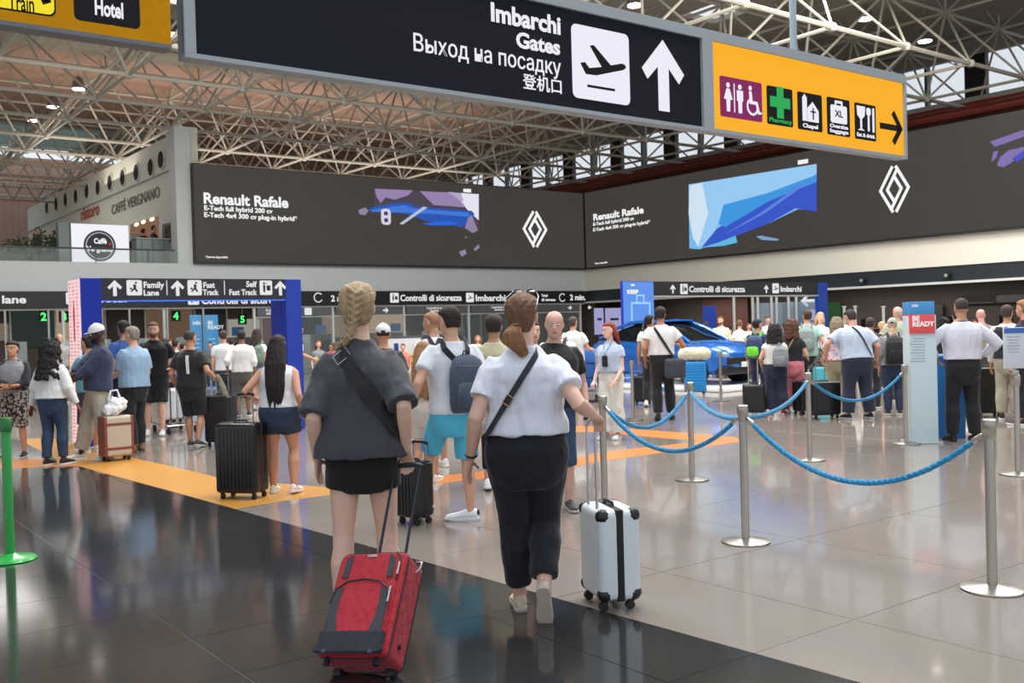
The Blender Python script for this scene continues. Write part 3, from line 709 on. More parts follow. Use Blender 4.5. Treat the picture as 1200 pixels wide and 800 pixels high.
pic([[(525, 225), (561, 227.5), (561, 258), (548, 246), (540, 236)]], (228, 226, 240), layer=1)
pic([[(432, 244), (460, 238), (478, 237), (486, 242), (553, 247), (556, 251), (549, 262), (540, 266), (524, 262), (500, 259), (474, 250), (434, 247)]], (40, 84, 176), layer=2)
pic([[(434, 246), (474, 240), (484, 244), (548, 249), (552, 254), (500, 250), (474, 249), (436, 248)]], (64, 118, 214), layer=3)
pic([[(468, 262), (496, 242), (501, 243), (472, 263)]], (180, 190, 214), layer=4)
pic([[(495, 262), (520, 258.5), (538, 261), (528, 264), (505, 264)]], (40, 100, 220), layer=4)
pic([[(548, 256), (553, 252), (560, 270), (554, 273), (545, 267)], [(538, 295), (545, 292), (547, 297), (541, 301)], [(555, 292), (561, 286), (562, 290), (557, 294)], [(544, 278), (547, 277), (547, 279)], [(420, 246), (428, 243), (432, 247), (428, 252), (421, 251)]], (142, 130, 158), layer=3)
p8 = [P2V(*q, YS) for q in ((448, 247), (456, 261))]
poly_v('car_image', [rrect(.46, .66, .15, (p8[0][0] + p8[1][0]) / 2, (p8[0][1] + p8[1][1]) / 2)], mat((214, 206, 226), emit=0.95), vl, YS - 0.022, 0.003, True)
poly_v('car_image', [rrect(.18, .16, .05, (p8[0][0] + p8[1][0]) / 2, (p8[0][1] + p8[1][1]) / 2 + .14), rrect(.18, .16, .05, (p8[0][0] + p8[1][0]) / 2, (p8[0][1] + p8[1][1]) / 2 - .14)], mat((60, 60, 110), emit=0.9), vl, YS - 0.026, 0.003, True)
pic([[(543, 221), (552, 221.5), (552, 225.5), (543, 225)]], (240, 240, 240), layer=3)
# right one
vr = thing('video_wall', 'long dark video wall on the right with a blue car bonnet and white diamond emblem', 'screen', (0, 0, 0))
YR0 = -6.0
b = new_bm(); box(b, (UW + 0.1, (YR0 + VW - 0.2) / 2, (Z0 + Z1) / 2), (0.6, VW - 0.2 - YR0, Z1 - Z0)); obj('cabinet', b, mat((30, 30, 30), rough=0.5), vr, smooth=False)
b = new_bm(); box(b, (UW - 0.206, (YR0 + VW - 0.3) / 2, (Z0 + Z1) / 2 + 0.02), (0.012, VW - 0.42 - YR0, Z1 - Z0 - 0.1)); obj('display', b, LEDG, vr, smooth=False)
XS = UW - 0.216
def utext(s, l, r, base_l, cap, bold, par=vr, m=WHT):
    a = onU(l, base_l, XS); c = onU(r, base_l, XS); z1 = onU(l, base_l - cap, XS).z
    text(s, (XS, a.y, a.z), (z1 - a.z) / 0.7, m, par, FACE_U, bold=bold, width=a.y - c.y)
utext('Renault Rafale', 695, 754, 258.5, 7.5, 0.03)
utext('E-Tech full hybrid 200 cv', 695, 743, 264.5, 3.6, 0.03)
utext('E-Tech 4x4 300 cv plug-in hybrid*', 695, 762, 271, 3.6, 0.03)
utext('*gamma disponibile', 697, 712, 309.5, 1.8, 0.02)
a = onU(1033, 222, XS); c = onU(1066, 222, XS); cc = onU(1048, 221.5, XS); hw = (a.y - c.y) / 2; hh = (onU(1048, 195, XS).z - onU(1048, 249, XS).z) / 2
poly_u('diamond_emblem', diamond(-cc.y, cc.z, hw, hh, hw * .2), WHT, vr, XS, 0.004, True)
picu([[(807, 216), (957, 192), (957, 247), (935, 245), (900, 262), (866, 274), (820, 292), (808, 291)]], (120, 182, 236), vr, 0)
picu([[(808, 217), (823, 214), (830, 250), (818, 289), (812, 278), (807, 250)]], (206, 226, 240), vr, 1)
picu([[(823, 214), (957, 192), (957, 205), (905, 226), (862, 242), (842, 262), (826, 290), (818, 289), (830, 250)]], (150, 200, 240), vr, 2)
picu([[(822, 290), (840, 268), (880, 244), (925, 222), (957, 204), (957, 248), (932, 244), (900, 262), (866, 275), (846, 284)]], (52, 84, 196), vr, 3)
picu([[(848, 240), (900, 226), (948, 208), (957, 205), (957, 213), (900, 236), (850, 266), (842, 262)]], (60, 148, 220), vr, 4)
picu([[(890, 250), (938, 216), (944, 216), (896, 250), (862, 268), (850, 274)]], (90, 130, 220), vr, 5)
picu([[(822, 290), (842, 284), (862, 276), (864, 284), (848, 288)]], (96, 180, 220), vr, 5)
picu([[(886, 277), (892, 276), (913, 280), (911, 282), (893, 281)]], (120, 160, 200), vr, 1)
utext('Dove naviga', 861, 897, 249, 4.0, 0.02)
picu([[(935, 188), (947, 186), (947, 191), (935, 193)]], (240, 240, 240), vr, 2)
picu([[(1160, 166), (1200, 152), (1200, 160), (1166, 172)], [(1172, 184), (1182, 176), (1200, 172), (1200, 178), (1186, 190), (1176, 196), (1168, 194)], [(1164, 178), (1170, 176), (1168, 184), (1162, 190)]], (126, 106, 170), vr, 1)
picu([[(1186, 186), (1200, 176), (1200, 184), (1192, 190)]], (60, 70, 190), vr, 2)

# ================================================================= sign strip above the lanes
strip = thing('lane_sign_strip', 'long black sign strip above the security lanes on the far left', 'sign', (0, 0, 0))
b = new_bm(); box(b, ((-24 + UW - 0.3) / 2, VW - 0.11, 2.93), (UW - 0.3 + 24, 0.2, 0.57), bev=0.01); obj('black_panel', b, M_SIGNBLK, strip, smooth=False)
YT = VW - 0.215
def ltext(s, l, r, base, cap, m=M_TXT, bold=0.03, par=strip, y=None):
    y = YT if y is None else y
    x0, z0 = P2V(l, base, y); x1 = P2V(r, base, y)[0]; z1 = P2V(l, base - cap, y)[1]
    text(s, (x0, y, z0), (z1 - z0) / 0.7, m, par, FACE_V, bold=bold, width=x1 - x0)
def licon(l, r, t, bt, par=strip, y=None, m=M_TXT, name='pictogram_plate', art='lock'):
    y = YT if y is None else y
    x0, zt = P2V(l, t, y); x1 = P2V(r, t, y)[0]; zb = P2V(l, bt, y)[1]; w, h = x1 - x0, zt - zb
    b = new_bm(); flat(b, rrect(w, h, h * .1, (x0 + x1) / 2, (zt + zb) / 2), (0, y, 0), FACE_V, 0.006); obj(name, b, m, par, smooth=False)
    R = lambda pl: [(x0 + w * a, zb + h * c) for a, c in pl]
    if art == 'plane': polys = [R([(.15, .45), (.3, .4), (.5, .45), (.3, .75), (.4, .75), (.65, .5), (.88, .55), (.88, .48), (.4, .32), (.22, .33)])]
    elif art == 'run': polys = [disc_poly(h*.07, x0 + w*.6, zb + h*.82), R([(.42, .72), (.62, .7), (.6, .45), (.72, .3), (.64, .2), (.5, .38), (.3, .2), (.24, .28), (.44, .48)]), R([(.2, .5), (.34, .5), (.34, .38), (.2, .38)])]
    else: polys = [disc_poly(h*.08, x0 + w*.35, zb + h*.8), R([(.26, .68), (.44, .68), (.42, .2), (.28, .2)]), R([(.55, .65), (.85, .65), (.85, .3), (.55, .3)]), R([(.55, .82), (.6, .82), (.6, .72), (.55, .72)])]
    poly_v('symbol', polys, M_SIGNBLK, par, y - 0.007, 0.004, True)
ltext('Family lane', -50, 30, 355.5, 9)
licon(77, 90, 342.5, 356.5, art='run')
licon(220, 233, 344, 357, art='lock'); ltext('Controlli di sicurezza', 236, 334, 356, 9)
ltext('Fast track', 262 - 160, 148, 354, 9)
licon(457, 467, 343, 354.5); ltext('Controlli di sicurezza', 469, 541, 352.5, 7.2)
licon(546, 555, 343, 354, art='plane'); ltext('Imbarchi', 557, 592, 352.5, 7.2)
ltext('2 min.', 668, 686, 351.5, 6.4); ltext('Tempi', 634.5, 642, 347.5, 3); ltext('di attesa', 634.5, 651, 352.5, 3)
ltext('2 min.', 388, 410, 353, 7)
for px in (659, 373):
    a, z = P2V(px, 348.5, YT); poly_v('timer_ring', [arc_poly(a, z, .16, .20, 40, 330)], M_TXT, strip, YT, 0.005, True)
# grey secondary signs between the mullions, with arrows
GRY = mat((92, 98, 98), rough=0.5)
for (xa, xb) in ((15.1, 18.2), (18.4, 21.5), (21.7, 24.8), (25.0, 28.3), (28.5, 31.3)):
    s2 = thing('lane_notice', {15.1: 'grey notice with a boarding pass symbol beside the blue portal', 18.4: 'grey lane notice with right arrow left of the two line notice', 21.7: 'grey two line lane notice under the words Controlli di sicurezza', 25.0: 'grey two line lane notice under the word Imbarchi', 28.5: 'grey notice with two arrows nearest the corner of the hall'}[xa], 'sign', (0, 0, 0), 0, 'grey notices under the black sign strip')
    b = new_bm(); box(b, ((xa + xb) / 2, VW - 0.08, 2.42), (xb - xa, 0.06, 0.32)); obj('grey_panel', b, GRY, s2, smooth=False)
    yy = VW - 0.112
    if xa == 18.4:
        cx = P2V(452, 363, yy)[0]; poly_v('arrow', [[(cx + x, 2.42 + z) for x, z in arrow_poly(.26, 90)]], M_TXT, s2, yy, 0.004, True)
    elif xa == 28.5:
        for px, a in ((668, 90), (691, -90)):
            cx = P2V(px, 363, yy)[0]; poly_v('arrow', [[(cx + x, 2.42 + z) for x, z in arrow_poly(.24, a)]], M_TXT, s2, yy, 0.004, True)
    elif xa == 15.1:
        text('E-document\nself service point', (xa + 0.35, yy, 2.44), 0.14, M_TXT, s2, bold=0.02); 
        b = new_bm(); flat(b, rrect(.3, .28, .03, xb - 1.0, 2.42), (0, yy, 0), FACE_V, 0.004); obj('pictogram_plate', b, M_TXT, s2, smooth=False)
    else:
        text('Controlli di sicurezza\nSecurity check', ((xa + xb) / 2, yy, 2.45), 0.13, M_TXT, s2, bold=0.02, align='CENTER')
# green lane numbers
for s, px, py in (('2', 51, 371), ('3', 75, 371), ('4', 206, 370), ('5', 284, 374)):
    p = onV(px, py, VW + 1.0)
    n = thing('lane_number', {'2': 'green number two hanging over the gate at far left', '3': 'green number three hanging left of the pink lit column', '4': 'green number four seen through the left half of the blue portal', '5': 'green number five seen through the right half of the blue portal'}[s], 'sign', p, 0)
    b = new_bm(); box(b, (0, 0, 0), (0.34, 0.06, 0.4), bev=0.01); obj('case', b, mat((14, 18, 16), rough=0.4), n, smooth=False)
    text(s, (-0.10, -0.035, -0.13), 0.38, mat((80, 255, 120), emit=1.4), n, bold=0.03)
    b = new_bm(); cyl(b, (0, 0, 0.2), (0, 0, 3.23 - p.z), 0.015, n=5); obj('rod', b, M_MUL, n)

# ================================================================= blue portals
BLUE = mat((32, 58, 176), rough=0.35, emit=0.0); BLUE2 = mat((30, 62, 200), rough=0.3, emit=0.45)
pl = thing('entry_portal', 'blue portal with Family Lane and Fast Track header, pink lit side', 'portal', (0, 0, 0))
KP = 1.067; PV = 14.28 * KP; PZ = CAM_H + .83 * KP
def bx(name, x0, x1, y0, y1, z0, z1, m, par, bev=0.0):
    b = new_bm(); box(b, ((x0 + x1) / 2, (y0 + y1) / 2, (z0 + z1) / 2), (x1 - x0, y1 - y0, z1 - z0), bev=bev); return obj(name, b, m, par, smooth=False)
bx('column', 3.47 * KP, 3.74 * KP, PV, PV + .68, 0.0, PZ, BLUE, pl, .008); bx('column', 6.44 * KP, 6.70 * KP, PV, PV + .62, 0.0, PZ, BLUE, pl, .008)
bx('front_panel', 3.475 * KP, 3.735 * KP, PV - .006, PV, 0.05, PZ - .01, BLUE2, pl); bx('front_panel', 6.445 * KP, 6.695 * KP, PV - .006, PV, 0.05, PZ - .01, mat((50, 84, 214), rough=0.3, emit=0.5), pl)
bx('header', 3.74 * KP, 6.44 * KP, PV + .005, PV + .30, 2.135, PZ, mat((34, 36, 42), rough=0.35), pl, .005)
bx('blue_light_line', 3.75 * KP, 6.43 * KP, PV - .0, PV + .05, 2.12, 2.135, mat((60, 110, 240), emit=1.5), pl)
bx('lit_side', 3.455 * KP, 3.47 * KP, PV + .02, PV + .66, 0.04, PZ - .01, mat((250, 214, 216), emit=0.9), pl)
rr = random.Random(3)
b = new_bm()
for k in range(44):
    z = 0.12 + k * .053
    for w_ in range(3): flat(b, rrect(.05 + rr.random()*.11, .018 + rr.random()*.012, .005, -(PV + .14 + .2 * w_), z), (3.452 * KP, 0, 0), FACE_U, 0.002)
o = obj('pink_print', b, mat((232, 150, 160), emit=0.85), pl, smooth=False); o['kind'] = 'stuff'
b = new_bm(); flat(b, [(-(PV + .36), 1.55), (-(PV + .30), 1.55), (-(PV + .28), 2.0), (-(PV + .32), 2.16), (-(PV + .38), 2.0)], (3.450 * KP, 0, 0), FACE_U, 0.002); obj('bottle_print', b, mat((200, 60, 84), emit=0.8), pl, smooth=False)
def pt(s, l, r, base, cap): ltext(s, l, r, base, cap, M_TXT, 0.03, pl, PV - .002)
def parr(px):
    x, z = P2V(px, 337.5, PV); poly_v('up_arrow', [[(x + a, z + c) for a, c in arrow_poly(.235)]], M_TXT, pl, PV, 0.004, True)
for px in (134.5, 208, 328.5): parr(px)
licon(148, 166, 328, 346, pl, PV, art='run'); licon(219.5, 236, 328, 346, pl, PV, art='run'); licon(304, 318.5, 328.5, 345.5, pl, PV)
pt('Family', 168, 192, 337, 7); pt('Lane', 168, 186, 346, 6.5); pt('Fast', 238, 251.5, 337, 6.5); pt('Track', 238, 256.5, 345.5, 6.5); pt('Self', 288.5, 301, 336, 6.5); pt('Fast Track', 268.5, 301, 345.5, 6.5)
for px in (195.5, 263): x, z = P2V(px, 337, PV); poly_v('divider_line', [rrect(.012, .22, .003, x, z)], M_TXT, pl, PV, 0.004, True)
# right portal
pr = thing('entry_portal', 'dark portal header reading Controlli di sicurezza and Imbarchi behind the car', 'portal', (0, 0, 0))
QV = 20.5
xa, xb, xc, xd = P2V(730, 350, QV)[0], P2V(766, 350, QV)[0], P2V(959, 350, QV)[0], P2V(970, 350, QV)[0]
zt = 2.785
bx('column', xa, xb, QV, QV + .10, 0.0, zt, BLUE, pr, .01); bx('column', xc, xd, QV, QV + .14, 0.0, zt, mat((44, 92, 210), rough=0.35, emit=0.4), pr, .01)
bx('header', xb, xc, QV + .02, QV + .4, 2.37, zt, mat((34, 34, 38), rough=0.35), pr, .005); bx('header_edge', xb, xc, QV - .02, QV + .42, 2.33, 2.37, mat((150, 150, 148), rough=0.4), pr)
bx('advert_panel', xa + .01, xb - .01, QV - .012, QV, 0.1, zt - .02, mat((92, 146, 232), emit=0.95), pr)
poly_v('suitcase_print', [thick([P2V(740, 376, QV), P2V(740, 355, QV), P2V(761, 355, QV), P2V(761, 376, QV)], .06), thick([P2V(746, 355, QV), P2V(746, 346, QV), P2V(754, 346, QV), P2V(754, 355, QV)], .05)], mat((160, 206, 246), emit=0.95), pr, QV - .013, 0.003, True)
ltext('KEEP', 735, 748, 344, 4.5, WHT, 0.04, pr, QV - .016)
poly_v('print_mark', [rrect(.14, .05, .02, P2V(741, 334, QV)[0], P2V(741, 334, QV)[1])], WHT, pr, QV - .013, 0.003, True)
ltext('Controlli di sicurezza', 807.5, 873, 342, 7, M_TXT, 0.03, pr, QV + .018)
ltext('Imbarchi', 914.5, 939, 341.5, 6.2, M_TXT, 0.03, pr, QV + .018)
for px in (789, 898.5):
    x, z = P2V(px, 338.5, QV); poly_v('up_arrow', [[(x + a, z + c) for a, c in arrow_poly(.26)]], M_TXT, pr, QV + .018, 0.004, True)
licon(797, 805.5, 332.5, 344.5, pr, QV + .018); licon(905, 912.5, 332, 343.5, pr, QV + .018, art='plane')
# ================================================================= people
RINGS_M = [(.74, .085, .060, 0), (.78, .140, .084, -.004), (.83, .155, .098, -.008), (.90, .165, .112, -.010), (.98, .158, .108, -.002), (1.10, .150, .104, .006), (1.22, .168, .116, .008), (1.32, .182, .120, .003), (1.375, .172, .102, -.006), (1.415, .134, .077, -.013), (1.45, .080, .060, -.012), (1.49, .056, .054, -.004)]
RINGS_F = [(.74, .090, .062, 0), (.78, .152, .090, -.006), (.83, .168, .102, -.010), (.90, .176, .112, -.014), (.98, .160, .106, -.006), (1.08, .134, .094, .0), (1.18, .146, .104, .008), (1.29, .156, .118, .010), (1.345, .150, .100, .0), (1.385, .124, .076, -.008), (1.42, .082, .060, -.011), (1.45, .056, .052, -.010), (1.49, .048, .048, -.002)]
HEAD_R = [(0.0, .020, .078, .040), (.05, .036, .088, .0), (.14, .052, .093, -.035), (.27, .062, .093, -.062), (.40, .067, .091, -.080), (.50, .071, .087, -.090), (.60, .074, .092, -.098), (.72, .075, .088, -.100), (.84, .067, .072, -.088), (.93, .047, .045, -.062), (.985, .022, .016, -.034), (1.0, .006, .0, -.022)]
HAIR_R = [(.10, .044, -.022, -.074), (.24, .064, -.012, -.090), (.44, .078, -.004, -.104), (.60, .083, .012, -.112), (.72, .085, .045, -.113), (.80, .084, .084, -.110), (.90, .070, .082, -.096), (.985, .046, .052, -.070), (1.04, .018, .014, -.036), (1.055, .006, -.004, -.022)]
def lerp_rings(R, z):
    for a, b in zip(R, R[1:]):
        if a[0] <= z <= b[0]:
            t = (z - a[0]) / (b[0] - a[0]); return tuple(a[k] + (b[k] - a[k]) * t for k in range(1, 4))
    return R[0][1:] if z < R[0][0] else R[-1][1:]
def sring(c, hw, hd, n=20, e=2.3, M=None):
    out = []
    for k in range(n):
        a = 2 * PI * k / n; ca, sa = math.cos(a), math.sin(a)
        p = V3((hw * math.copysign(abs(ca) ** (2 / e), ca), hd * math.copysign(abs(sa) ** (2 / e), sa), 0)) + V3(c)
        out.append(M @ p if M else p)
    return out
def bone(a, t, l1, l2, pole):
    a, t = V3(a), V3(t); d = t - a; L = min(max(d.length, abs(l1 - l2) + .01), (l1 + l2) * 0.998); u = d.normalized()
    t = a + u * L; k = (l1 * l1 - l2 * l2 + L * L) / (2 * L); h = math.sqrt(max(l1 * l1 - k * k, 0.0))
    p = V3(pole); p = p - u * p.dot(u)
    if p.length < 1e-5: p = V3((0, 0, 1)) - u * u.z
    return a + u * k + p.normalized() * h, t
def along(a, b, t): return a + (b - a) * t
class Human:
    """Body in its own frame: x to the right hand, y forward, built for a height of 1.75 m and then scaled."""
    def __init__(s, name, label, px, ytop, yfeet=None, d=None, face=0, sex='m', bulk=1.0, skin=(224, 178, 150), lod=1, lean=0.0, side=0.0, head=(0, 0),
                 hands=None, feet=None, group=None, z0=0.0, H=None, pxf=None, twist=0.0, grip=(), poles=None):
        if yfeet is not None: base = fl(pxf if pxf is not None else px, yfeet, z0); d = depth_of(base)
        else: base = dep(px, 400, d); base.z = z0
        top = dep(px, ytop, d)
        s.H = H or (top.z - z0); s.base = base; s.k = s.H / 1.75 / (math.cos(math.radians(lean)) * 0.5 + 0.5)
        s.sex, s.bulk, s.lod, s.label = sex, bulk, lod, label
        s.T = thing('person', label, 'person', base, yaw_of(face), group)
        s.vs = {0: .0065, 1: .011, 2: .015, 3: .021}[lod]
        s.skin = mat(skin, rough=0.55, kind='skin'); s.R = RINGS_F if sex == 'f' else RINGS_M
        bk = bulk
        s.R = [(z, hw * bk if z < 1.42 else hw * (1 + (bk - 1) * .4), hd * ((1 + (bk - 1) * (.55 if z < 1.0 else .9)) if z < 1.42 else 1), yo) for z, hw, hd, yo in s.R]
        hip = V3((0, 0, .90))
        s.UM = Matrix.Translation(hip) @ Matrix.Rotation(math.radians(twist), 4, 'Z') @ Matrix.Rotation(-math.radians(lean), 4, 'X') @ Matrix.Rotation(math.radians(side), 4, 'Y') @ Matrix.Translation(-hip)
        sx = (.175 if sex == 'm' else .152) * (0.5 + bk * .5) + (.0); sz = 1.372 if sex == 'm' else 1.345
        s.sh = {1: s.UM @ V3((sx, -.008, sz)), -1: s.UM @ V3((-sx, -.008, sz))}
        lg = (1.06 if sex == 'f' else 1.0) * (.5 + .5 * bk); hx = .086 * (.7 + .3 * bk); s.lt = (lerp_rings(s.R, .87)[0] - hx) / .086
        s.hip = {1: V3((hx, 0, .89)), -1: V3((-hx, 0, .89))}
        hands = hands or {}; feet = feet or {}
        s.el, s.wr, s.hd = {}, {}, {}
        for q in (1, -1):
            tgt = hands.get(q)
            if tgt is None: tgt = s.UM @ V3((q * (sx + .055), .03, .845))
            tgt = V3(tgt); pole = V3((poles or {}).get(q) or ((q * .25, -1, -.1) if tgt.z < 1.25 else (q * .8, -.3, -1)))
            s.el[q], s.wr[q] = bone(s.sh[q], tgt, .295, .255, pole)
        s.kn, s.an, s.ft = {}, {}, {}
        for q in (1, -1):
            f = feet.get(q, (q * .10, 0.0, 0.0)); f = tuple(f) + (0,) * (4 - len(f))     # x, y, lift, heel pitch degrees
            fx, fy, lift, pitch = f[:4]; toe = f[4] if len(f) > 4 else 6 * q
            a = math.radians(pitch); tz = Matrix.Rotation(-math.radians(toe), 4, 'Z')
            Mf = Matrix.Translation((fx, fy, lift)) @ tz @ Matrix.Translation((0, .17, 0)) @ Matrix.Rotation(-a, 4, 'X') @ Matrix.Translation((0, -.17, 0))
            s.ft[q] = Mf; s.kn[q], s.an[q] = bone(s.hip[q], Mf @ V3((0, 0, .085)), .415, .394, V3((q * .06, 1, 0)))
        s.headM = s.UM @ Matrix.Translation((0, .012, 1.50)) @ Matrix.Rotation(-math.radians(head[0]), 4, 'Z') @ Matrix.Rotation(-math.radians(head[1]) + math.radians(lean) * .6, 4, 'X') @ Matrix.Translation((0, 0, 0))
        s.grip = grip
        s.body()
    def S(s, me):
        me.transform(Matrix.Scale(s.k, 4)); return me
    def put(s, name, me, m, parent=None):
        set_mat(me, m) if m else None
        return obj(name, s.S(me), None, parent or s.T)
    def hand(s, bm, q):
        w, e = s.wr[q], s.el[q]; d = (w - e).normalized()
        grip = q in s.grip
        if grip: lat = (s.UM.to_3x3() @ V3((-q, 0.2, 0))).normalized()
        else: lat = V3((-.25 * q, 1, .1)).normalized()
        if grip and d.z > -.9: d = (d + V3((0, .5, -.25))).normalized()
        lat = (lat - d * lat.dot(d)).normalized(); nrm = lat.cross(d) * (1 if q > 0 else -1)     # palm side
        if nrm.dot(V3((-q, 0, 0))) < 0 and not grip: nrm = -nrm
        if grip and nrm.z > 0: nrm = -nrm
        f = .92 if s.sex == 'f' else 1.03
        rs = []
        for t, wd, th in ((-.02, .024, .019), (.015, .029, .017), (.05, .038, .015), (.085, .041, .013), (.095, .036, .010)):
            c = w + d * t * f
            rs.append([c + lat * (wd * f * math.cos(a)) + nrm * (th * f * math.sin(a)) for a in [2 * PI * k / 10 for k in range(10)]])
        rings(bm, rs)
        cur = 1.15 if grip else .38
        for i, (o, L) in enumerate(((-.030, .060), (-.010, .074), (.011, .079), (.031, .070))):
            p = w + d * (.085 * f) + lat * (o * f); dd = d.copy(); pts = [p - d * .012]; 
            pts.append(p)
            for kk in range(3):
                ang = cur * (.7 + .12 * (3 - i)) * (.55 if kk == 0 else 1)
                dd = (dd * math.cos(ang) + nrm * math.sin(ang)).normalized() if grip else (dd + nrm * math.tan(min(ang, 1.0)) * .55).normalized()
                p = p + dd * (L * f * (.42, .32, .26)[kk]); pts.append(p)
                if grip: pass
            r = .0086 * f
            tube(bm, pts, [r * 1.05, r * 1.05, r, r * .93, r * .8], n=7)
        p = w + d * .022 * f + lat * .026 * f
        td = (lat * .75 + d * .75 + nrm * .35).normalized(); td2 = (td + d * .6 + nrm * .5).normalized()
        tube(bm, [p - lat * .01, p + td * .034 * f, p + td * .034 * f + td2 * .03 * f, p + td * .034 * f + td2 * .052 * f], [.014 * f, .0115 * f, .0098 * f, .008 * f], n=7)
    def body(s):
        bm = new_bm(); b = s.bulk; f = .93 if s.sex == 'f' else 1.0; g = (.55 + .45 * b)
        rings(bm, [sring((0, yo, z), hw * .94, hd * .93, 20, M=s.UM if z > .9 else None) for z, hw, hd, yo in s.R])
        tube(bm, [s.UM @ V3((0, -.012, 1.42)), s.UM @ V3((0, -.004, 1.49)), s.headM @ V3((0, -.018, .05))], [.066 * f, .054 * f * (1 + .3 * (b - 1)), .054 * f], n=12, cap=False)
        # head
        hh = .232
        rings(bm, [sring((0, (fr + bk) / 2, t * hh), hw, (fr - bk) / 2, 18, 2.15, s.headM) for t, hw, fr, bk in HEAD_R])
        tube(bm, [s.headM @ V3((0, .082, .55 * hh)), s.headM @ V3((0, .098, .46 * hh)), s.headM @ V3((0, .110, .375 * hh))], [.009, .010, .0135], n=8)
        for q in (1, -1):
            ball(bm, (0, 0, 0), (.010, .020, .033), s.headM @ Matrix.Translation((q * .076, -.008, .46 * hh)) @ Matrix.Rotation(q * .35, 4, 'Z'), 10)
        ball(bm, (0, 0, 0), (.024, .012, .0055), s.headM @ Matrix.Translation((0, .090, .255 * hh)), 8)
        ball(bm, (0, 0, 0), (.022, .012, .0065), s.headM @ Matrix.Translation((0, .088, .215 * hh)), 8)
        bm2 = new_bm() if s.lod > 0 else bm
        for q in (1, -1):
            sh, e, w = s.sh[q], s.el[q], s.wr[q]
            ag = f * g * 1.02
            tube(bm, [sh + (s.UM.to_3x3() @ V3((-q * .03, 0, .0))), sh + (e - sh) * .12, along(sh, e, .45), along(sh, e, .85), e, along(e, w, .22), along(e, w, .6), along(e, w, .97)],
                 [.052 * ag, .055 * ag, .047 * ag, .040 * ag, .039 * ag, .041 * ag, .034 * ag, .0255 * f], n=12)
            s.hand(bm2 if s.lod > 0 else bm, q)
            h, k, a = s.hip[q], s.kn[q], s.an[q]
            lg = (1.06 if s.sex == 'f' else 1.0) * (.5 + .5 * b); up = (h - k).normalized()
            sh_back = V3((0, -.014, 0))
            tube(bm, [h - up * .03, along(h, k, .2), along(h, k, .55), along(h, k, .88), k, along(k, a, .16) + sh_back * .4, along(k, a, .34) + sh_back, along(k, a, .65) + sh_back * .5, along(k, a, .92), s.ft[q] @ V3((0, .01, .06)), s.ft[q] @ V3((0, .09, .035))],
                 [.078 * s.lt, .084 * s.lt, .068 * (s.lt * .6 + lg * .4), .053 * lg, .051 * lg, .050 * lg, .057 * lg, .044 * lg, .0345 * lg, .036, .03], n=14)
        me = voxel(bm, s.vs, 3 if s.lod else 2, 'body')
        if s.lod > 0:
            b3 = new_bm(); b3.from_mesh(me); bmesh.ops.recalc_face_normals(bm2, faces=bm2.faces[:])
            mh = bpy.data.meshes.new('h'); bm2.to_mesh(mh); bm2.free(); b3.from_mesh(mh); bpy.data.meshes.remove(mh); b3.to_mesh(me); b3.free()
        s.bodyo = s.put('body', me, s.skin)
        me.polygons.foreach_set('use_smooth', [True] * len(me.polygons))
    def facebits(s, brow=(70, 50, 40), beard=None, lips=(176, 96, 90), iris=(60, 42, 30)):
        hh = .232
        for q in (1, -1):
            bm = new_bm(); ball(bm, (0, 0, 0), .0135, s.headM @ Matrix.Translation((q * .031, .0775, .505 * hh)), 10); o = obj('eye', s.S(mesh_from(bm, 'eye', mat((232, 228, 222), rough=0.3))), None, s.T)
            bm = new_bm(); ball(bm, (0, 0, 0), (.0068, .004, .0068), s.headM @ Matrix.Translation((q * .031, .0893, .505 * hh)), 8); obj('iris', s.S(mesh_from(bm, 'iris', mat(iris, rough=0.2))), None, o)
            bm = new_bm(); tube(bm, [s.headM @ V3((q * .014, .092, .575 * hh)), s.headM @ V3((q * .032, .092, .60 * hh)), s.headM @ V3((q * .052, .080, .58 * hh))], [.003, .0045, .0025], n=6); obj('eyebrow', s.S(mesh_from(bm, 'eyebrow', mat(brow, rough=0.8))), None, s.T)
        bm = new_bm(); ball(bm, (0, 0, 0), (.023, .006, .0042), s.headM @ Matrix.Translation((0, .0965, .252 * hh)), 8); ball(bm, (0, 0, 0), (.019, .006, .005), s.headM @ Matrix.Translation((0, .0955, .218 * hh)), 8); obj('lips', s.S(mesh_from(bm, 'lips', mat(lips, rough=0.5))), None, s.T)
        if beard:
            bm = new_bm(); R = [(-.02, .026, .078, .03), (.06, .044, .094, .0), (.16, .059, .099, -.012), (.27, .068, .095, -.014), (.33, .070, .07, -.012)]
            rings(bm, [sring((0, (fr + bk) / 2, t * hh), hw, (fr - bk) / 2, 18, 2.15, s.headM) for t, hw, fr, bk in R]); s.put('beard', voxel(bm, .008, 2), mat(beard, rough=0.9, kind='hair'))
    # ---- clothing
    def shirt(s, col, kind='fabric', sleeve=.5, hem=.86, loose=.02, name='shirt', neck=1.455, amp=.004, rough=.8, m=None, tank=False, slv_w=1.0, vneck=False, stretch=.45):
        """sleeve: 0 none, 0..1 down the upper arm, 1..2 down the forearm"""
        bm = new_bm(); rs = []; zs = []; z = hem; s.loose = max(getattr(s, 'loose', 0), loose); s.hem = hem
        while z < neck - .001: zs.append(z); z += .06
        zs.append(neck)
        hipw = lerp_rings(s.R, .92)
        for z in zs:
            hw, hd, yo = lerp_rings(s.R, z); k = 1 if z < 1.22 else max(0, (1.42 - z) / .2)
            if z < 1.2 and loose > .01:
                hw = max(hw, hipw[0] * .93 * min(1, (1.2 - z) / .25 + .45)); hd = max(hd, hipw[1] * .9)
            add = .012 + loose * k
            if z > 1.40: add = .011
            rs.append(sring((0, yo, z), hw + add, hd + add, 24, 2.4, s.UM if z > .9 else s.UM))
        if tank: rs = rs[:-1]
        rings(bm, rs)
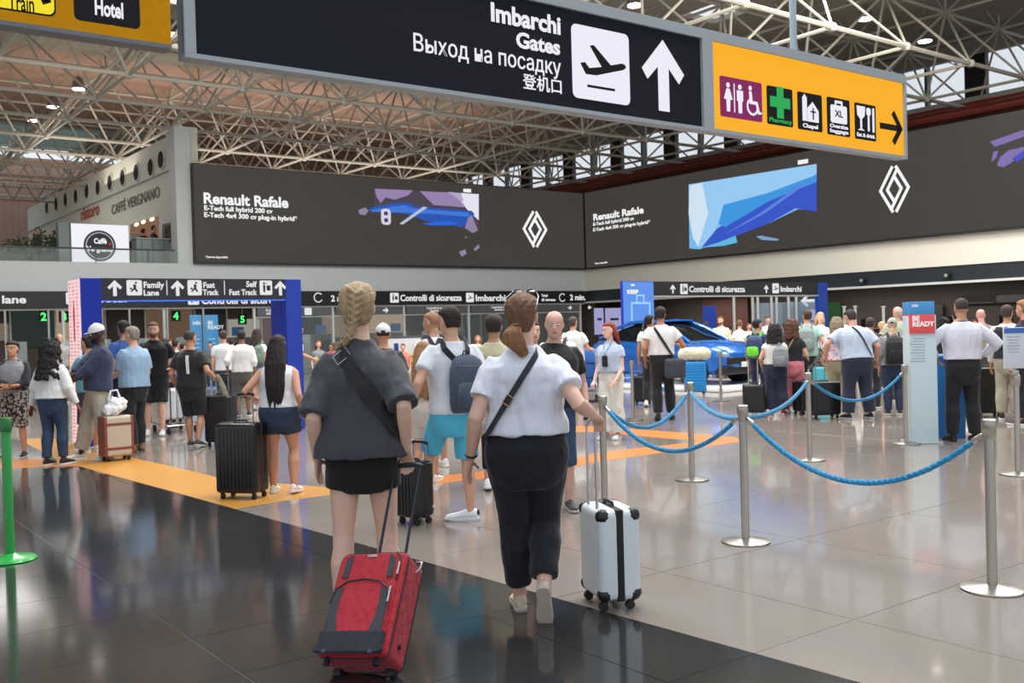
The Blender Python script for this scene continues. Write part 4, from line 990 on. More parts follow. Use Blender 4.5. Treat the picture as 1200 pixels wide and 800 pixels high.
        f = .93 if s.sex == 'f' else 1.0; g = (.55 + .45 * s.bulk) * f
        if sleeve > 0:
            for q in (1, -1):
                sh, e, w = s.sh[q], s.el[q], s.wr[q]; pts = [sh + (s.UM.to_3x3() @ V3((-q * .06, 0, -.004))), sh + (s.UM.to_3x3() @ V3((-q * .01, 0, .0)))]; rd = [.046 * g + .010, .054 * g + .012]
                n = 4; t1 = min(sleeve, 1.0)
                for i in range(1, n + 1):
                    t = t1 * i / n; pts.append(along(sh, e, t)); rd.append((.052 - .012 * t) * g + .010 + min(loose, .035) * slv_w * (.25 + t * .65))
                if sleeve > 1:
                    for i in range(1, n + 1):
                        t = (sleeve - 1) * i / n; pts.append(along(e, w, t)); rd.append((.042 - .014 * t) * g + .009 + loose * (.45 - .25 * t) * slv_w)
                tube(bm, pts, rd, n=14, cap=False)
        me = voxel(bm, max(s.vs, .008) if s.lod else .008, 3)
        if s.lod <= 1: wrinkle(me, amp * (1.6 if s.lod == 0 else 1.2), 11, stretch, random.random() * 50)
        s.shirto = s.put(name, me, m or mat(col, rough=rough, kind=kind)); return s.shirto
    def pants(s, col, kind='fabric', length=1.0, loose=.012, name='trousers', waist=.98, amp=.003, rough=.85, wide=0.0):
        """length: fraction of hip..ankle covered, 0.5 is the knee"""
        bm = new_bm(); rs = []
        for z in (.69, .735, .785, .83, .87, .91, .95, waist):
            hw, hd, yo = lerp_rings(s.R, max(z, .83)); add = .014 + loose * .6; kf = {.69: (.52, .66), .735: (.80, .86), .785: (.94, .96)}.get(z, (1, 1)); hw *= kf[0]; hd *= kf[1]
            rs.append(sring((0, yo, z), hw + add, hd + add, 24, 2.4))
        rings(bm, rs)
        b = s.bulk; lg = (1.06 if s.sex == 'f' else 1.0) * (.5 + .5 * b)
        prof = [(0, .084), (.1, .088), (.275, .072), (.44, .058), (.5, .055), (.6, .055), (.67, .060), (.82, .047), (.97, .038)]
        for q in (1, -1):
            h, k, a = s.hip[q], s.kn[q], s.an[q]; up = (h - k).normalized(); pts, rd = [h + up * .05, h + up * .02], [.062 * s.lt + .010, .078 * s.lt + .012]; LF = lambda t: s.lt + (lg - s.lt) * min(1, max(0, (t - .08) / .38))
            for t, r in prof:
                if t > length: break
                p = along(h, k, t / .5) if t <= .5 else along(k, a, (t - .5) / .5) + V3((0, -.010, 0)) * math.sin((t - .5) * 2 * PI)
                pts.append(p); rd.append(r * LF(t) + .009 + loose * (.4 + t) + wide * t)
            t = length
            if t <= 1.0:
                p = along(h, k, t / .5) if t <= .5 else along(k, a, (t - .5) / .5)
                if (pts[-1] - p).length > .012:
                    r = [r for tt, r in prof if tt <= t][-1]; pts.append(p); rd.append((r if t > .55 else r * .96) * LF(t) + .009 + loose * (.4 + t) + wide * t)
            tube(bm, pts, rd, n=14, cap=False)
        me = voxel(bm, max(s.vs, .008) if s.lod else .008, (16 if s.lod == 0 else 9) if s.lod < 2 else 4)
        if s.lod <= 1: wrinkle(me, amp * 1.3, 9, .6, random.random() * 50)
        return s.put(name, me, mat(col, rough=rough, kind=kind))
    def shoes(s, col, sole=(230, 228, 222), heel=None, big=1.0, ankle=0):
        for q in (1, -1):
            bm = new_bm(); Mf = s.ft[q] @ Matrix.Scale(big, 4); rs = []
            for y, hw, zt, in ((-.062, .020, .050), (-.05, .033, .082), (-.02, .039, .090), (.02, .040, .090), (.06, .040, .074), (.10, .043, .060), (.15, .045, .050), (.185, .038, .042), (.205, .022, .034)):
                c = zt / 2 + .012; hz = (zt - .012) / 2 + .006
                rs.append([Mf @ V3((hw * math.cos(a) * (1.0 if math.sin(a) < .2 else .86), y, c + hz * math.sin(a))) for a in [2 * PI * i / 12 for i in range(12)]])
            rings(bm, rs)
            if ankle: tube(bm, [Mf @ V3((0, -.005, .07)), along(s.an[q], s.kn[q], ankle)], [.045, .043], n=10)
            o = obj('shoe', s.S(mesh_from(bm, 'shoe', mat(col, rough=0.6))), None, s.T)
            bm = new_bm(); rs = []
            for z, gk in ((0.0, .92), (.008, 1.0), (.024, 1.02), (.028, .98)):
                out = []
                for y, hw in ((-.068, .014), (-.056, .032), (-.02, .038), (.04, .036), (.10, .044), (.15, .047), (.19, .038), (.212, .016)): out.append((hw * gk, y * gk))
                ring_ = [Mf @ V3((x, y, z)) for x, y in out] + [Mf @ V3((-x, y, z)) for x, y in reversed(out)]
                rs.append(ring_)
            rings(bm, rs); obj('sole', s.S(mesh_from(bm, 'sole', mat(sole, rough=0.7))), None, o)
            if heel:
                bm = new_bm(); ball(bm, (0, 0, 0), (.030, .018, .032), Mf @ Matrix.Translation((0, -.052, .060)), 8); obj('heel_tab', s.S(mesh_from(bm, 'heel_tab', mat(heel, rough=0.6))), None, o)
    # ---- hair
    def hair(s, col, style='short', length=.3, kind='hair', vol=1.0):
        hh = .232; bm = new_bm(); M = s.headM; rr = random.Random(hash(s.label) % 1000 if False else len(s.label))
        if style == 'bald': return
        R = HAIR_R
        if style == 'short': R = [(t, hw * (.985 if t < .5 else 1.0), fr, bk) for t, hw, fr, bk in HAIR_R[1:]]
        if style == 'fringe_bald':                 # ring of hair round a bald crown
            R = [(.16, .050, -.02, -.076), (.3, .069, -.018, -.093), (.5, .077, -.01, -.104), (.64, .080, -.006, -.108), (.72, .074, -.03, -.106)]
        if style == 'buzz': R = [(t, hw - .006, fr - .006 if fr > .03 else fr, bk + .006) for t, hw, fr, bk in HAIR_R[2:]]
        rings(bm, [sring((0, (fr + bk) / 2, t * hh), hw * (1 + (vol - 1) * .5), (fr - bk) / 2 * (1 + (vol - 1) * .5), 18, 2.1, M) for t, hw, fr, bk in R])
        vs = max(s.vs * .8, .0065)
        if style == 'long':
            n = 16 if s.lod < 2 else 9
            for i in range(n):
                a = PI * (i / (n - 1)) ; x = math.cos(a); p0 = M @ V3((x * .072, -.035 - .055 * math.sin(a), .62 * hh))
                bx_ = x * (.085 + .03 * length) + rr.uniform(-.01, .01)
                p1 = M @ V3((x * .088, -.045 - .07 * math.sin(a), .25 * hh)); R3 = s.UM
                sp = R3 @ V3((bx_ * 1.05, -.10 - .04 * math.sin(a), 1.42)); p2 = R3 @ V3((bx_ * 1.0, -.125 - .035 * math.sin(a), 1.42 - length * .5 * (.9 + .2 * rr.random()))); p3 = R3 @ V3((bx_ * .75, -.125 - .03 * math.sin(a), 1.42 - length * (.85 + .25 * rr.random())))
                tube(bm, [p0, p1, sp, p2, p3], [.026, .028, .026, .024, .010], n=8)
        elif style == 'curly':
            n = 330 if s.lod < 2 else 90
            ball(bm, (0, 0, 0), (.10 * vol, .10 * vol, .13), M @ Matrix.Translation((0, -.025, .55 * hh)), 12)
            if length > .2: tube(bm, [M @ V3((0, -.05, .4 * hh)), M @ V3((0, -.07, -.1 * hh)), M @ V3((0, -.075, -(length * .8) * hh))], [.085 * vol, .095 * vol, .07 * vol], n=12, flat=.75)
            for i in range(n):
                t = rr.uniform(-.15 - length, 1.05); a = rr.uniform(-.15, PI + .15) if t < .7 else rr.uniform(0, 2 * PI)
                tt = min(max(t, .1), 1.0); rad = math.sqrt(max(.05, 1 - ((tt - .45) / .68) ** 2)); sp = 1.0 + max(0, .5 - t) * .45
                r = .092 * rad * vol * sp
                y = -math.sin(a) * r * 1.1 - .012
                ball(bm, M @ V3((math.cos(a) * r, y if t < .7 else -math.sin(a) * r * 1.0 - .012, t * hh)), rr.uniform(.020, .034), seg=7)
        elif style == 'ponytail':
            c = M @ V3((0, -.118, .52 * hh)); dn = M.to_3x3() @ V3((0, -.3, -1))
            tube(bm, [M @ V3((0, -.09, .55 * hh)), c, c + V3((0, -.03, -.06)), c + V3((0, -.02, -.06 - length * .5)), c + V3((0, .0, -length))], [.022, .020, .028, .026, .008], n=10)
        elif style == 'bun':
            ball(bm, M @ V3((0, -.12, .62 * hh)), .042, seg=10)
        me = voxel(bm, vs, 1 if style != 'curly' else 0)
        if s.lod <= 1 and style not in ('short', 'buzz'): wrinkle(me, .003, 60, .15, 3)
        return s.put('hair', me, mat(col, rough=.75, kind='curl' if style == 'curly' else 'hair'))
    def cap(s, col, brim=True, back=False):
        hh = .232; M = s.headM; bm = new_bm()
        R = [(.60, .084, .094, -.110), (.66, .086, .096, -.113), (.80, .083, .090, -.110), (.92, .068, .068, -.092), (1.03, .040, .035, -.06), (1.08, .012, .0, -.03)]
        rings(bm, [sring((0, (fr + bk) / 2, t * hh), hw, (fr - bk) / 2, 18, 2.1, M) for t, hw, fr, bk in R])
        q = -1 if back else 1
        rs = [[M @ V3((.074 * math.cos(a) * k, q * (.06 + .095 * k * max(0, math.sin(a))), hh * z + .0)) for a in [PI * i / 10 for i in range(11)]] for k, z in ((1, .63), (1, .66))]
        rings(bm, [r for r in rs])
        ball(bm, M @ V3((0, -.01, 1.09 * hh)), .008, seg=6)
        o = obj('cap', s.S(mesh_from(bm, 'cap', mat(col, rough=.8, kind='fabric'))), None, s.T)
        if not back:
            bm = new_bm(); ball(bm, (0, 0, 0), (.030, .008, .017), M @ Matrix.Translation((0, -.110, .66 * hh)), 8); obj('cap_opening', s.S(mesh_from(bm, 'o', mat((30, 28, 30)))), None, o)
        return o
    # world position of a local point
    def W(s, p): return s.T.matrix_basis @ (V3(p) * s.k)
    def local(s, p): return (s.T.matrix_basis.inverted() @ V3(p)) / s.k
    def strap_pts(s, a_side, z_hi=1.44, z_lo=.98, n=22, back=True, front=True, off=.006, x_hi=.085, x_lo=.17):
        """closed loop over one shoulder and round the opposite hip; a_side +1: over the right shoulder"""
        out = []
        def surf(x, z, sgn):
            hw, hd, yo = lerp_rings(s.R, z); hipw = lerp_rings(s.R, .92); lo_ = getattr(s, 'loose', .02)
            if z < 1.2: hw = max(hw, hipw[0] * .93 * min(1, (1.2 - z) / .25 + .45)); hd = max(hd, hipw[1] * .9)
            kk = 1 if z < 1.22 else max(0, (1.42 - z) / .2); hw += .016 + lo_ * kk + off; hd += .016 + lo_ * kk + off
            q = max(0.0, 1 - abs(min(abs(x), hw * .999) / hw) ** 2.4) ** (1 / 2.4)
            return V3((x, yo + sgn * hd * q, z))
        for i in range(n + 1):
            t = i / n; x = a_side * (x_hi + (-x_lo - x_hi) * t); z = z_hi + (z_lo - z_hi) * t
            if back: out.append(s.UM @ surf(x, z, -1))
        fr = []
        for i in range(n + 1):
            t = i / n; x = a_side * (x_hi + (-x_lo - x_hi) * t); z = z_hi + (z_lo - z_hi) * t; fr.append(s.UM @ surf(x, z, 1))
        return out, fr

def ribbon(bm, pts, width, thick, wdir=None, nrm_from=None):
    """flat strap along pts; nrm_from: point on the body axis the strap faces away from"""
    pts = [V3(p) for p in pts]; fr = frames(pts); rs = []
    for p, (t, u, w) in zip(pts, fr):
        c = V3((nrm_from[0], nrm_from[1], p.z)) if nrm_from is not None else p - V3((0, 1, 0))
        n = (p - c); n = (n - t * n.dot(t)); n = n.normalized() if n.length > 1e-6 else u; l = t.cross(n)
        rs.append([p + l * width / 2, p + l * width / 2 + n * thick, p - l * width / 2 + n * thick, p - l * width / 2])
    rings(bm, rs)

def crossbody(h, label, side, col, width=.03, bag=None, z_hi=1.415, z_lo=.96, x_hi=.07, x_lo=.17, cat='bag', buckle=None, group=None, off=.006):
    t = thing('crossbody_bag', label, cat, h.T.location, h.T.rotation_euler.z, group)
    bk, fr = h.strap_pts(side, z_hi=z_hi, z_lo=z_lo, x_hi=x_hi, x_lo=x_lo, off=off)
    bm = new_bm(); pts = bk[::-1] + fr if False else bk[::-1] + [ (bk[0] + fr[0]) / 2 + V3((0, 0, .03))] + fr
    pts = [p * h.k for p in pts]
    ribbon(bm, pts, width, .004, nrm_from=(0, 0)); obj('strap', bm, mat(col, rough=.6, kind='fabric'), t)
    lo = (bk[-1] + fr[-1]) / 2 * h.k
    if bag:
        w, d, hh, bc = bag[:4]; q = V3((-side * (bag[4] if len(bag) > 4 else .05), bag[5] if len(bag) > 5 else 0, -hh * .45))
        bm = new_bm(); box(bm, lo + q, (w, d, hh), bev=min(w, d, hh) * .3, seg=3); o = obj('bag_body', bm, mat(bc, rough=.6, kind='fabric'), t)
        bm = new_bm(); box(bm, lo + q + V3((0, 0, hh * .28)), (w * 1.01, d * 1.01, .012), bev=.003); obj('zip', bm, mat((60, 60, 64), rough=.4), t)
        bm = new_bm(); ribbon(bm, [pts[0], lo + q + V3((0, -d*.3, hh * .45))], width * .8, .004, nrm_from=(0, 0)); ribbon(bm, [pts[-1], lo + q + V3((0, d*.3, hh * .45))], width * .8, .004, nrm_from=(0, 0)); obj('strap_end', bm, mat(col, rough=.6, kind='fabric'), t)
    if buckle:
        i = int(buckle[0] * len(bk)); p = bk[i] * h.k; dd = (bk[i + 1] - bk[i]).normalized(); nn = V3((p.x * .5, -1, 0)).normalized(); l = dd.cross(nn)
        bm = new_bm()
        a, c_ = width * .58, width * buckle[2] if len(buckle) > 2 else width * .8
        loop = [p + l * a + dd * c_, p - l * a + dd * c_, p - l * a - dd * c_, p + l * a - dd * c_]
        loop = [v + nn * .008 for v in loop]
        for u_, v_ in zip(loop, loop[1:] + loop[:1]): cyl(bm, u_, v_, .0028, n=6)
        obj('buckle', bm, mat(buckle[1], rough=.3, metal=.9), t)
    return t

def backpack(h, label, col, w=.28, hh=.42, d=.14, z=1.18, pocket=None, front=False, group=None, x=0.0, strapcol=None, kind='fabric', one=False):
    """worn on the back of h"""
    t = thing('backpack', label, 'backpack', h.T.location, h.T.rotation_euler.z, group); M = Matrix.Scale(h.k, 4) @ h.UM
    hw, hd, yo = lerp_rings(h.R, z); y0 = yo - hd - .03
    bm = new_bm(); rs = []
    for t_, a, b_ in ((0, .80, .55), (.06, .94, .85), (.2, 1, 1), (.5, 1, 1), (.75, .94, .88), (.9, .78, .66), (.97, .5, .42), (1, .22, .2)):
        rs.append(sring((x, y0 - d * b_ / 2, z - hh / 2 + hh * t_), w / 2 * a, d / 2 * b_, 18, 3.2, M))
    rings(bm, rs); c = mat(col, rough=.75, kind=kind); obj('pack_body', bm, c, t)
    pc = mat(pocket or col, rough=.75, kind=kind)
    bm = new_bm(); rs = []
    for t_, a in ((0, .7), (.1, .95), (.5, 1), (.9, .9), (1, .55)): rs.append(sring((x, y0 - d, z - hh * .40 + hh * .42 * t_), w * .38 * a, .03 * a, 14, 3, M))
    rings(bm, rs); obj('front_pocket', bm, pc, t)
    bm = new_bm(); tube(bm, [M @ V3((x - w * .36, y0 - d * .55 + 0, z + hh * .22)), M @ V3((x - w * .3, y0 - d * 1.0, z + hh * .30)), M @ V3((x + w * .3, y0 - d * 1.0, z + hh * .30)), M @ V3((x + w * .36, y0 - d * .55, z + hh * .22))], .004, n=5, cap=False); obj('zip', bm, mat((40, 40, 44), rough=.4), t)
    bm = new_bm(); tube(bm, [M @ V3((x - .025, y0 - .02, z + hh * .47)), M @ V3((x - .02, y0 - .03, z + hh * .56)), M @ V3((x + .02, y0 - .03, z + hh * .56)), M @ V3((x + .025, y0 - .02, z + hh * .47))], .006, n=6); obj('grab_loop', bm, mat(strapcol or col, rough=.7), t)
    for q in ((1,) if one else (1, -1)):
        sx = q * .095; pts = []
        for (yy, zz, xx) in ((y0 - .01, z + hh * .40, x * .5 + q * .05), (-.125, 1.40, sx), (-.07, 1.455, sx), (0, 1.462, sx * 1.05), (.07, 1.43, sx * 1.15), (.125, 1.34, sx * 1.2), (.150, 1.22, sx * 1.25), (.13, 1.08, q * .15), (.03, 1.00, q * .195), (y0 + .01, z - hh * .40, x * .5 + q * w * .42)):
            pts.append(M @ V3((xx, yy, zz)))
        P2 = []
        for a, b_ in zip(pts, pts[1:]): P2 += [a, (a + b_) / 2]
        P2.append(pts[-1])
        bm = new_bm(); ribbon(bm, P2, .05, .008, nrm_from=(0, 0)); obj('shoulder_strap', bm, mat(strapcol or col, rough=.75, kind='fabric'), t)
    return t

# ================================================================= luggage
def rbox_mesh(w, d, h, r, seg=4):
    bm = new_bm(); box(bm, (0, 0, h / 2), (w, d, h), bev=r, seg=seg); return bm
def suitcase(label, loc, rz, w=.42, d=.26, h=.62, col=(20, 20, 22), accent=(30, 30, 32), hard=True, handle=.38, ribs=8, group=None, band=None, corners=None, rough=.35, trim=None, tilt=None, metalh=(150, 150, 155), vertical_ribs=True, cat='suitcase'):
    """front face towards -y local"""
    t = thing('suitcase', label, cat, loc, rz, group)
    if tilt: t.rotation_euler = tilt
    zb = .06; m = mat(col, rough=rough) if hard else mat(col, rough=.8, kind='fabric'); ma = mat(accent, rough=.45)
    bm = new_bm(); box(bm, (0, 0, zb + h / 2), (w, d, h), bev=.045, seg=4); obj('shell', bm, m, t)
    if ribs:
        for i in range(ribs):
            bm = new_bm()
            if vertical_ribs:
                x = -w * .36 + w * .72 * i / (ribs - 1); box(bm, (x, 0, zb + h / 2), (w * .035, d + .012, h * .86), bev=.006)
            else:
                z = zb + h * .12 + h * .76 * i / (ribs - 1); box(bm, (0, 0, z), (w * .86, d + .012, h * .035), bev=.006)
            obj('rib', bm, m, t)
    bm = new_bm(); box(bm, (0, 0, zb + h / 2), (w + .006, .022 if band is None else band[0], h + .006), bev=.004 if band is None else .01, seg=3); obj('zip_band', bm, mat(accent if band is None else band[1], rough=.6), t)
    if corners:
        for sx_ in (-1, 1):
            for sy_ in (-1, 1):
                for sz_ in (0, 1):
                    bm = new_bm(); ball(bm, (sx_ * (w / 2 - .036), sy_ * (d / 2 - .036), zb + (h - .036 if sz_ else .036)), .043, seg=10); obj('corner_guard', bm, mat(corners, rough=.4), t)
    if trim:
        for z in (.2, .8):
            bm = new_bm(); box(bm, (0, 0, zb + h * z), (w + .012, d + .012, .032), bev=.004); obj('trim_strap', bm, mat(trim, rough=.5), t)
        for sx_ in (-1, 1):
            bm = new_bm(); box(bm, (sx_ * (w / 2 - .012), 0, zb + h / 2), (.04, d * 1.02, h * .98), bev=.012); obj('side_binding', bm, mat(trim, rough=.5), t)
    for sx_ in (-1, 1):
        for sy_ in (-1, 1):
            x, y = sx_ * (w / 2 - .05), sy_ * (d / 2 - .045)
            bm = new_bm(); cyl(bm, (x, y, zb + .01), (x, y, .042), .020, .016, 8); box(bm, (x, y + .012, .036), (.034, .012, .04), bev=.003); o = obj('wheel_fork', bm, ma, t)
            for k in (-1, 1):
                bm = new_bm(); cyl(bm, (x + k * .009 - .006, y + .012, .025), (x + k * .009 + .006, y + .012, .025), .025, n=14); obj('wheel', bm, mat((24, 24, 26), rough=.5), o)
    if handle:
        y = d / 2 - .03
        bm = new_bm()
        for sx_ in (-1, 1): cyl(bm, (sx_ * .075, y, zb + h - .02), (sx_ * .075, y, zb + h + handle), .008, n=8)
        obj('handle_tubes', bm, mat(metalh, rough=.3, metal=.8), t)
        bm = new_bm(); tube(bm, [(-.085, y, zb + h + handle), (-.05, y, zb + h + handle + .012), (.05, y, zb + h + handle + .012), (.085, y, zb + h + handle)], .014, n=8); obj('handle_grip', bm, mat((18, 18, 20), rough=.5), t)
    bm = new_bm(); tube(bm, [(-.07, 0, zb + h + .0), (-.06, 0, zb + h + .022), (.06, 0, zb + h + .022), (.07, 0, zb + h)], .010, n=7); obj('carry_handle', bm, ma, t)
    return t
# ================================================================= the two women in front
F1 = Human('a', 'woman with blond braid in loose charcoal T-shirt and black shorts pulling the red suitcase', 421, 328, d=5.25, face=-3, sex='f', bulk=1.0, lod=0, skin=(228, 188, 166),
           hands={1: (.225, -.08, .90), -1: (-.225, .0, .86)}, feet={1: (.12, .05, 0), -1: (-.12, -.06, 0)}, grip=(1,), head=(4, 0))
F1.shirt((66, 66, 74), sleeve=.97, hem=.875, loose=.056, amp=.006, slv_w=1.0, name='t_shirt', stretch=.3)
F1.pants((16, 16, 18), length=.212, loose=.004, name='shorts')
F1.shoes((225, 225, 225))
def braided(h, col):
    M = h.headM; hh = .232; bm = new_bm()
    rings(bm, [sring((0, (fr + bk) / 2, t * hh), hw * .96, (fr - bk) / 2 * .98, 22, 2.1, M) for t, hw, fr, bk in HAIR_R])
    # swept strands feeding the braid
    for q in (1, -1):
        for i in range(13):
            t0 = .96 - i * .062; a = .25 + i * .06
            st = V3((q * (.070 if t0 < .85 else .05), .03 - .02 * (i % 3), t0 * hh)); en_t = .80 - i * .056
            mid = V3((q * (.066 - .001 * i), -.062, (t0 + en_t) / 2 * hh + .004)); en = V3((q * .012, -.112 + .006 * abs(i - 5) / 5, en_t * hh))
            pts = []
            for k in range(7):
                s_ = k / 6; p = st * (1 - s_) ** 2 + mid * 2 * s_ * (1 - s_) * 1.12 + en * s_ ** 2
                # push out to the hull
                hw, fr_, bk_ = lerp_rings(HAIR_R, min(max(p.z / hh, .1), 1.05)); cy = (fr_ + bk_) / 2; ry = (fr_ - bk_) / 2
                L = math.hypot(p.x / hw, (p.y - cy) / ry) or 1; p = V3((p.x / L, cy + (p.y - cy) / L, p.z)); pts.append(M @ p)
            tube(bm, pts, [.007, .009, .010, .010, .010, .010, .008], n=7)
    # plaits, alternating left and right down the back of the head and on to the left shoulder
    path = [(0.0, -.113, .82), (0, -.122, .66), (0, -.124, .5), (-.002, -.122, .33), (-.008, -.118, .17), (-.018, -.112, .02), (-.030, -.105, -.12)]
    n = 15
    for i in range(n):
        f = i / (n - 1) * (len(path) - 1); j = min(int(f), len(path) - 2); u = f - j
        c = V3(path[j]) * (1 - u) + V3(path[j + 1]) * u; c.z *= hh; q = 1 if i % 2 else -1; w = .030 * (1 - .35 * i / n)
        tube(bm, [M @ (c + V3((q * w, .008, .016))), M @ (c + V3((q * w * .5, -.008, .004))), M @ (c + V3((-q * w * .35, -.006, -.016)))], [.010, .0135 * (1 - .3 * i / n), .009], n=8)
    me = voxel(bm, .005, 1); wrinkle(me, .0014, 160, .25, 5); h.put('braided_hair', me, mat(col, rough=.65, kind='hair'))
    bm = new_bm(); rr = random.Random(5)
    for i in range(26):                               # loose end of the braid over the left shoulder
        x = -.028 + rr.uniform(-.012, .012)
        tube(bm, [M @ V3((x, -.104 + rr.uniform(-.01, .01), -.10 * hh)), M @ V3((x - .03, -.098, -.26 * hh + rr.uniform(-.01, .01))), M @ V3((x - .075 - rr.uniform(0, .03), -.085, -.34 * hh + rr.uniform(-.02, .02)))], [.006, .006, .002], n=5)
    me = mesh_from(bm, 'x', None); h.put('hair_end', me, mat(col, rough=.65, kind='hair'))
braided(F1, (166, 143, 110))
crossbody(F1, 'black wide strap bag worn across the back of the woman with the braid', -1, (14, 15, 20), width=.085, bag=(.20, .07, .13, (14, 15, 20), -.10, .16), z_hi=1.395, z_lo=1.0, x_hi=.088, x_lo=.20, buckle=(.05, (200, 200, 205), .35))

F2 = Human('b', 'woman with brown ponytail in white T-shirt and navy trousers wheeling the white suitcase', 612, 340, 722, face=2, pxf=622, sex='f', bulk=1.20, lod=0, skin=(226, 184, 162),
           poles={1: (.1, -1, -.35)}, hands={1: (.375, .02, 1.065), -1: (-.30, -.01, .85)}, feet={1: (.065, -.30, .0, 66, 4), -1: (-.06, .13, 0, 0, -8)}, grip=(1,), head=(10, 2))
F2.shirt((226, 230, 240), sleeve=.62, hem=.985, loose=.030, amp=.006, name='t_shirt', slv_w=1.0)
F2.pants((17, 20, 32), length=.93, loose=.010, waist=1.03, name='trousers')
F2.shoes((206, 188, 166), sole=(196, 182, 166), big=.96)
def ponytailed(h, col):
    M = h.headM; hh = .232; bm = new_bm(); rr = random.Random(9)
    rings(bm, [sring((0, (fr + bk) / 2, t * hh), hw * 1.0, (fr - bk) / 2, 22, 2.1, M) for t, hw, fr, bk in HAIR_R])
    for i in range(34):
        a = PI * (i + .5) / 34; x = math.cos(a)
        st = V3((x * .078, .06 - .03 * math.sin(a) * rr.random(), (.62 + .42 * math.sin(a)) * hh)); en = V3((x * .018 - .012, -.108, .24 * hh)); mid = V3((x * .10, -.09, .66 * hh))
        pts = []
        for k in range(8):
            s_ = k / 7; p = st * (1 - s_) ** 2 + mid * 2 * s_ * (1 - s_) + en * s_ ** 2
            hw, fr_, bk_ = lerp_rings(HAIR_R, min(max(p.z / hh, .1), 1.05)); cy = (fr_ + bk_) / 2; ry = (fr_ - bk_) / 2
            L = math.hypot(p.x / hw, (p.y - cy) / ry) or 1; p = V3((p.x / L, cy + (p.y - cy) / L, p.z)); pts.append(M @ p)
        tube(bm, pts, [.005, .008, .009, .009, .009, .009, .009, .010], n=6)
    me = voxel(bm, .0052, 1); wrinkle(me, .0012, 170, .2, 5); h.put('hair', me, mat(col, rough=.6, kind='hair'))
    bm = new_bm()
    for i in range(30):
        a = rr.uniform(0, 2 * PI); r = rr.uniform(.004, .018)
        x, y = r * math.cos(a) - .012, r * math.sin(a)
        k = rr.uniform(.9, 1.1); q = 2.1 * x / .02
        tube(bm, [M @ V3((x, -.115 + y, .26 * hh)), M @ V3((x * 2.2 + .000, -.140 + y, .08 * hh)), M @ V3((x * 2.6 + .012 + .004 * q, -.140 + y, -.12 * hh * k)), M @ V3((x * 1.9 + .03, -.128 + y, -.30 * hh * k)), M @ V3((x + .035 + rr.uniform(-.01, .015), -.118 + y, -.44 * hh * k))], [.011, .014, .013, .010, .003], n=6)
    me = voxel(bm, .0055, 1); wrinkle(me, .0016, 150, .2, 2); h.put('ponytail', me, mat((142, 100, 66), rough=.6, kind='hair'))
    bm = new_bm(); tube(bm, [M @ V3((-.03 + .024 * math.cos(a) + .018, -.118 + .02 * math.sin(a), .255 * hh)) for a in [2 * PI * k / 10 for k in range(11)]], .005, n=6, cap=False); h.put('hair_tie', mesh_from(bm, 't', None), mat((60, 44, 34), rough=.6))
ponytailed(F2, (112, 78, 56))
g = thing('sunglasses', 'dark sunglasses pushed up on the head of the woman in white', 'sunglasses', F2.T.location, F2.T.rotation_euler.z)
for q in (1, -1):
    bm = new_bm(); ball(bm, (0, 0, 0), (.032, .006, .024), F2.headM @ Matrix.Translation((q * .036, .055, 1.06 * .232)) @ Matrix.Rotation(-.9, 4, 'X'), 12); obj('lens', F2.S(mesh_from(bm, 'lens', mat((30, 34, 40), rough=.1))), None, g)
    bm = new_bm(); tube(bm, [F2.headM @ V3((q * .07, .05, 1.04 * .232)), F2.headM @ V3((q * .088, .0, .92 * .232)), F2.headM @ V3((q * .088, -.05, .74 * .232)), F2.headM @ V3((q * .084, -.075, .62 * .232))], .0032, n=6); obj('arm', F2.S(mesh_from(bm, 'arm', mat((150, 156, 160), rough=.3, metal=.5))), None, g)
bm = new_bm(); tube(bm, [F2.headM @ V3((-.012, .062, 1.07 * .232)), F2.headM @ V3((.012, .062, 1.07 * .232))], .003, n=6); obj('bridge', F2.S(mesh_from(bm, 'b', mat((150, 156, 160), rough=.3, metal=.5))), None, g)
crossbody(F2, 'navy strap bag with gold slider across the back of the woman in white', 1, (28, 32, 48), width=.032, bag=(.08, .20, .20, (28, 32, 48), -.01, .10), z_hi=1.41, z_lo=.98, x_hi=.07, x_lo=.21, buckle=(.56, (208, 176, 96)))
bm = new_bm(); w = F2.wr[-1]; dd = (w - F2.el[-1]).normalized(); u = dd.cross(V3((0, 1, 0))).normalized(); v = dd.cross(u)
tube(bm, [w - dd * .03 + u * .029 * math.cos(a) + v * .029 * math.sin(a) for a in [2 * PI * k / 14 for k in range(15)]], .0065, n=7, cap=False)
br = thing('bracelet', 'black bracelet on the left wrist of the woman in white', 'bracelet', F2.T.location, F2.T.rotation_euler.z); obj('band', F2.S(mesh_from(bm, 'b', mat((14, 14, 14), rough=.4))), None, br)
del g

# ---- red soft suitcase, tipped back towards its owner
hand = F1.W(F1.wr[1] + (F1.wr[1] - F1.el[1]).normalized() * .085)
wheelc = fl(420, 797); axis = (hand - wheelc - V3((0, 0, .0))); L = axis.length; az = axis.normalized()
ax = (RT * .97 + FW * .06); ax = (ax - az * ax.dot(az)).normalized(); 
RED = (176, 26, 44)
red = thing('suitcase', 'red fabric suitcase with grey trim tipped back on two wheels at the front', 'suitcase', wheelc)
ayy = az.cross(ax)                                     # local y, away from the photographer
MR = Matrix((ax, ayy, az)).transposed().to_4x4() @ Matrix.Rotation(math.radians(-20), 4, 'Z')
red.rotation_euler = MR.to_euler(); red.location = wheelc + V3((0, 0, .035)) 
w, d, h = .41, .25, .60; RK = .86
red.scale = (RK, RK, RK)
mred = mat(RED, rough=.75, kind='fabric', scale=2.0); mgry = mat((56, 60, 66), rough=.8, kind='fabric'); mnav = mat((30, 34, 46), rough=.8, kind='fabric'); mpipe = mat((24, 22, 26), rough=.5)
MX = Matrix.Translation((0, 0, .04))
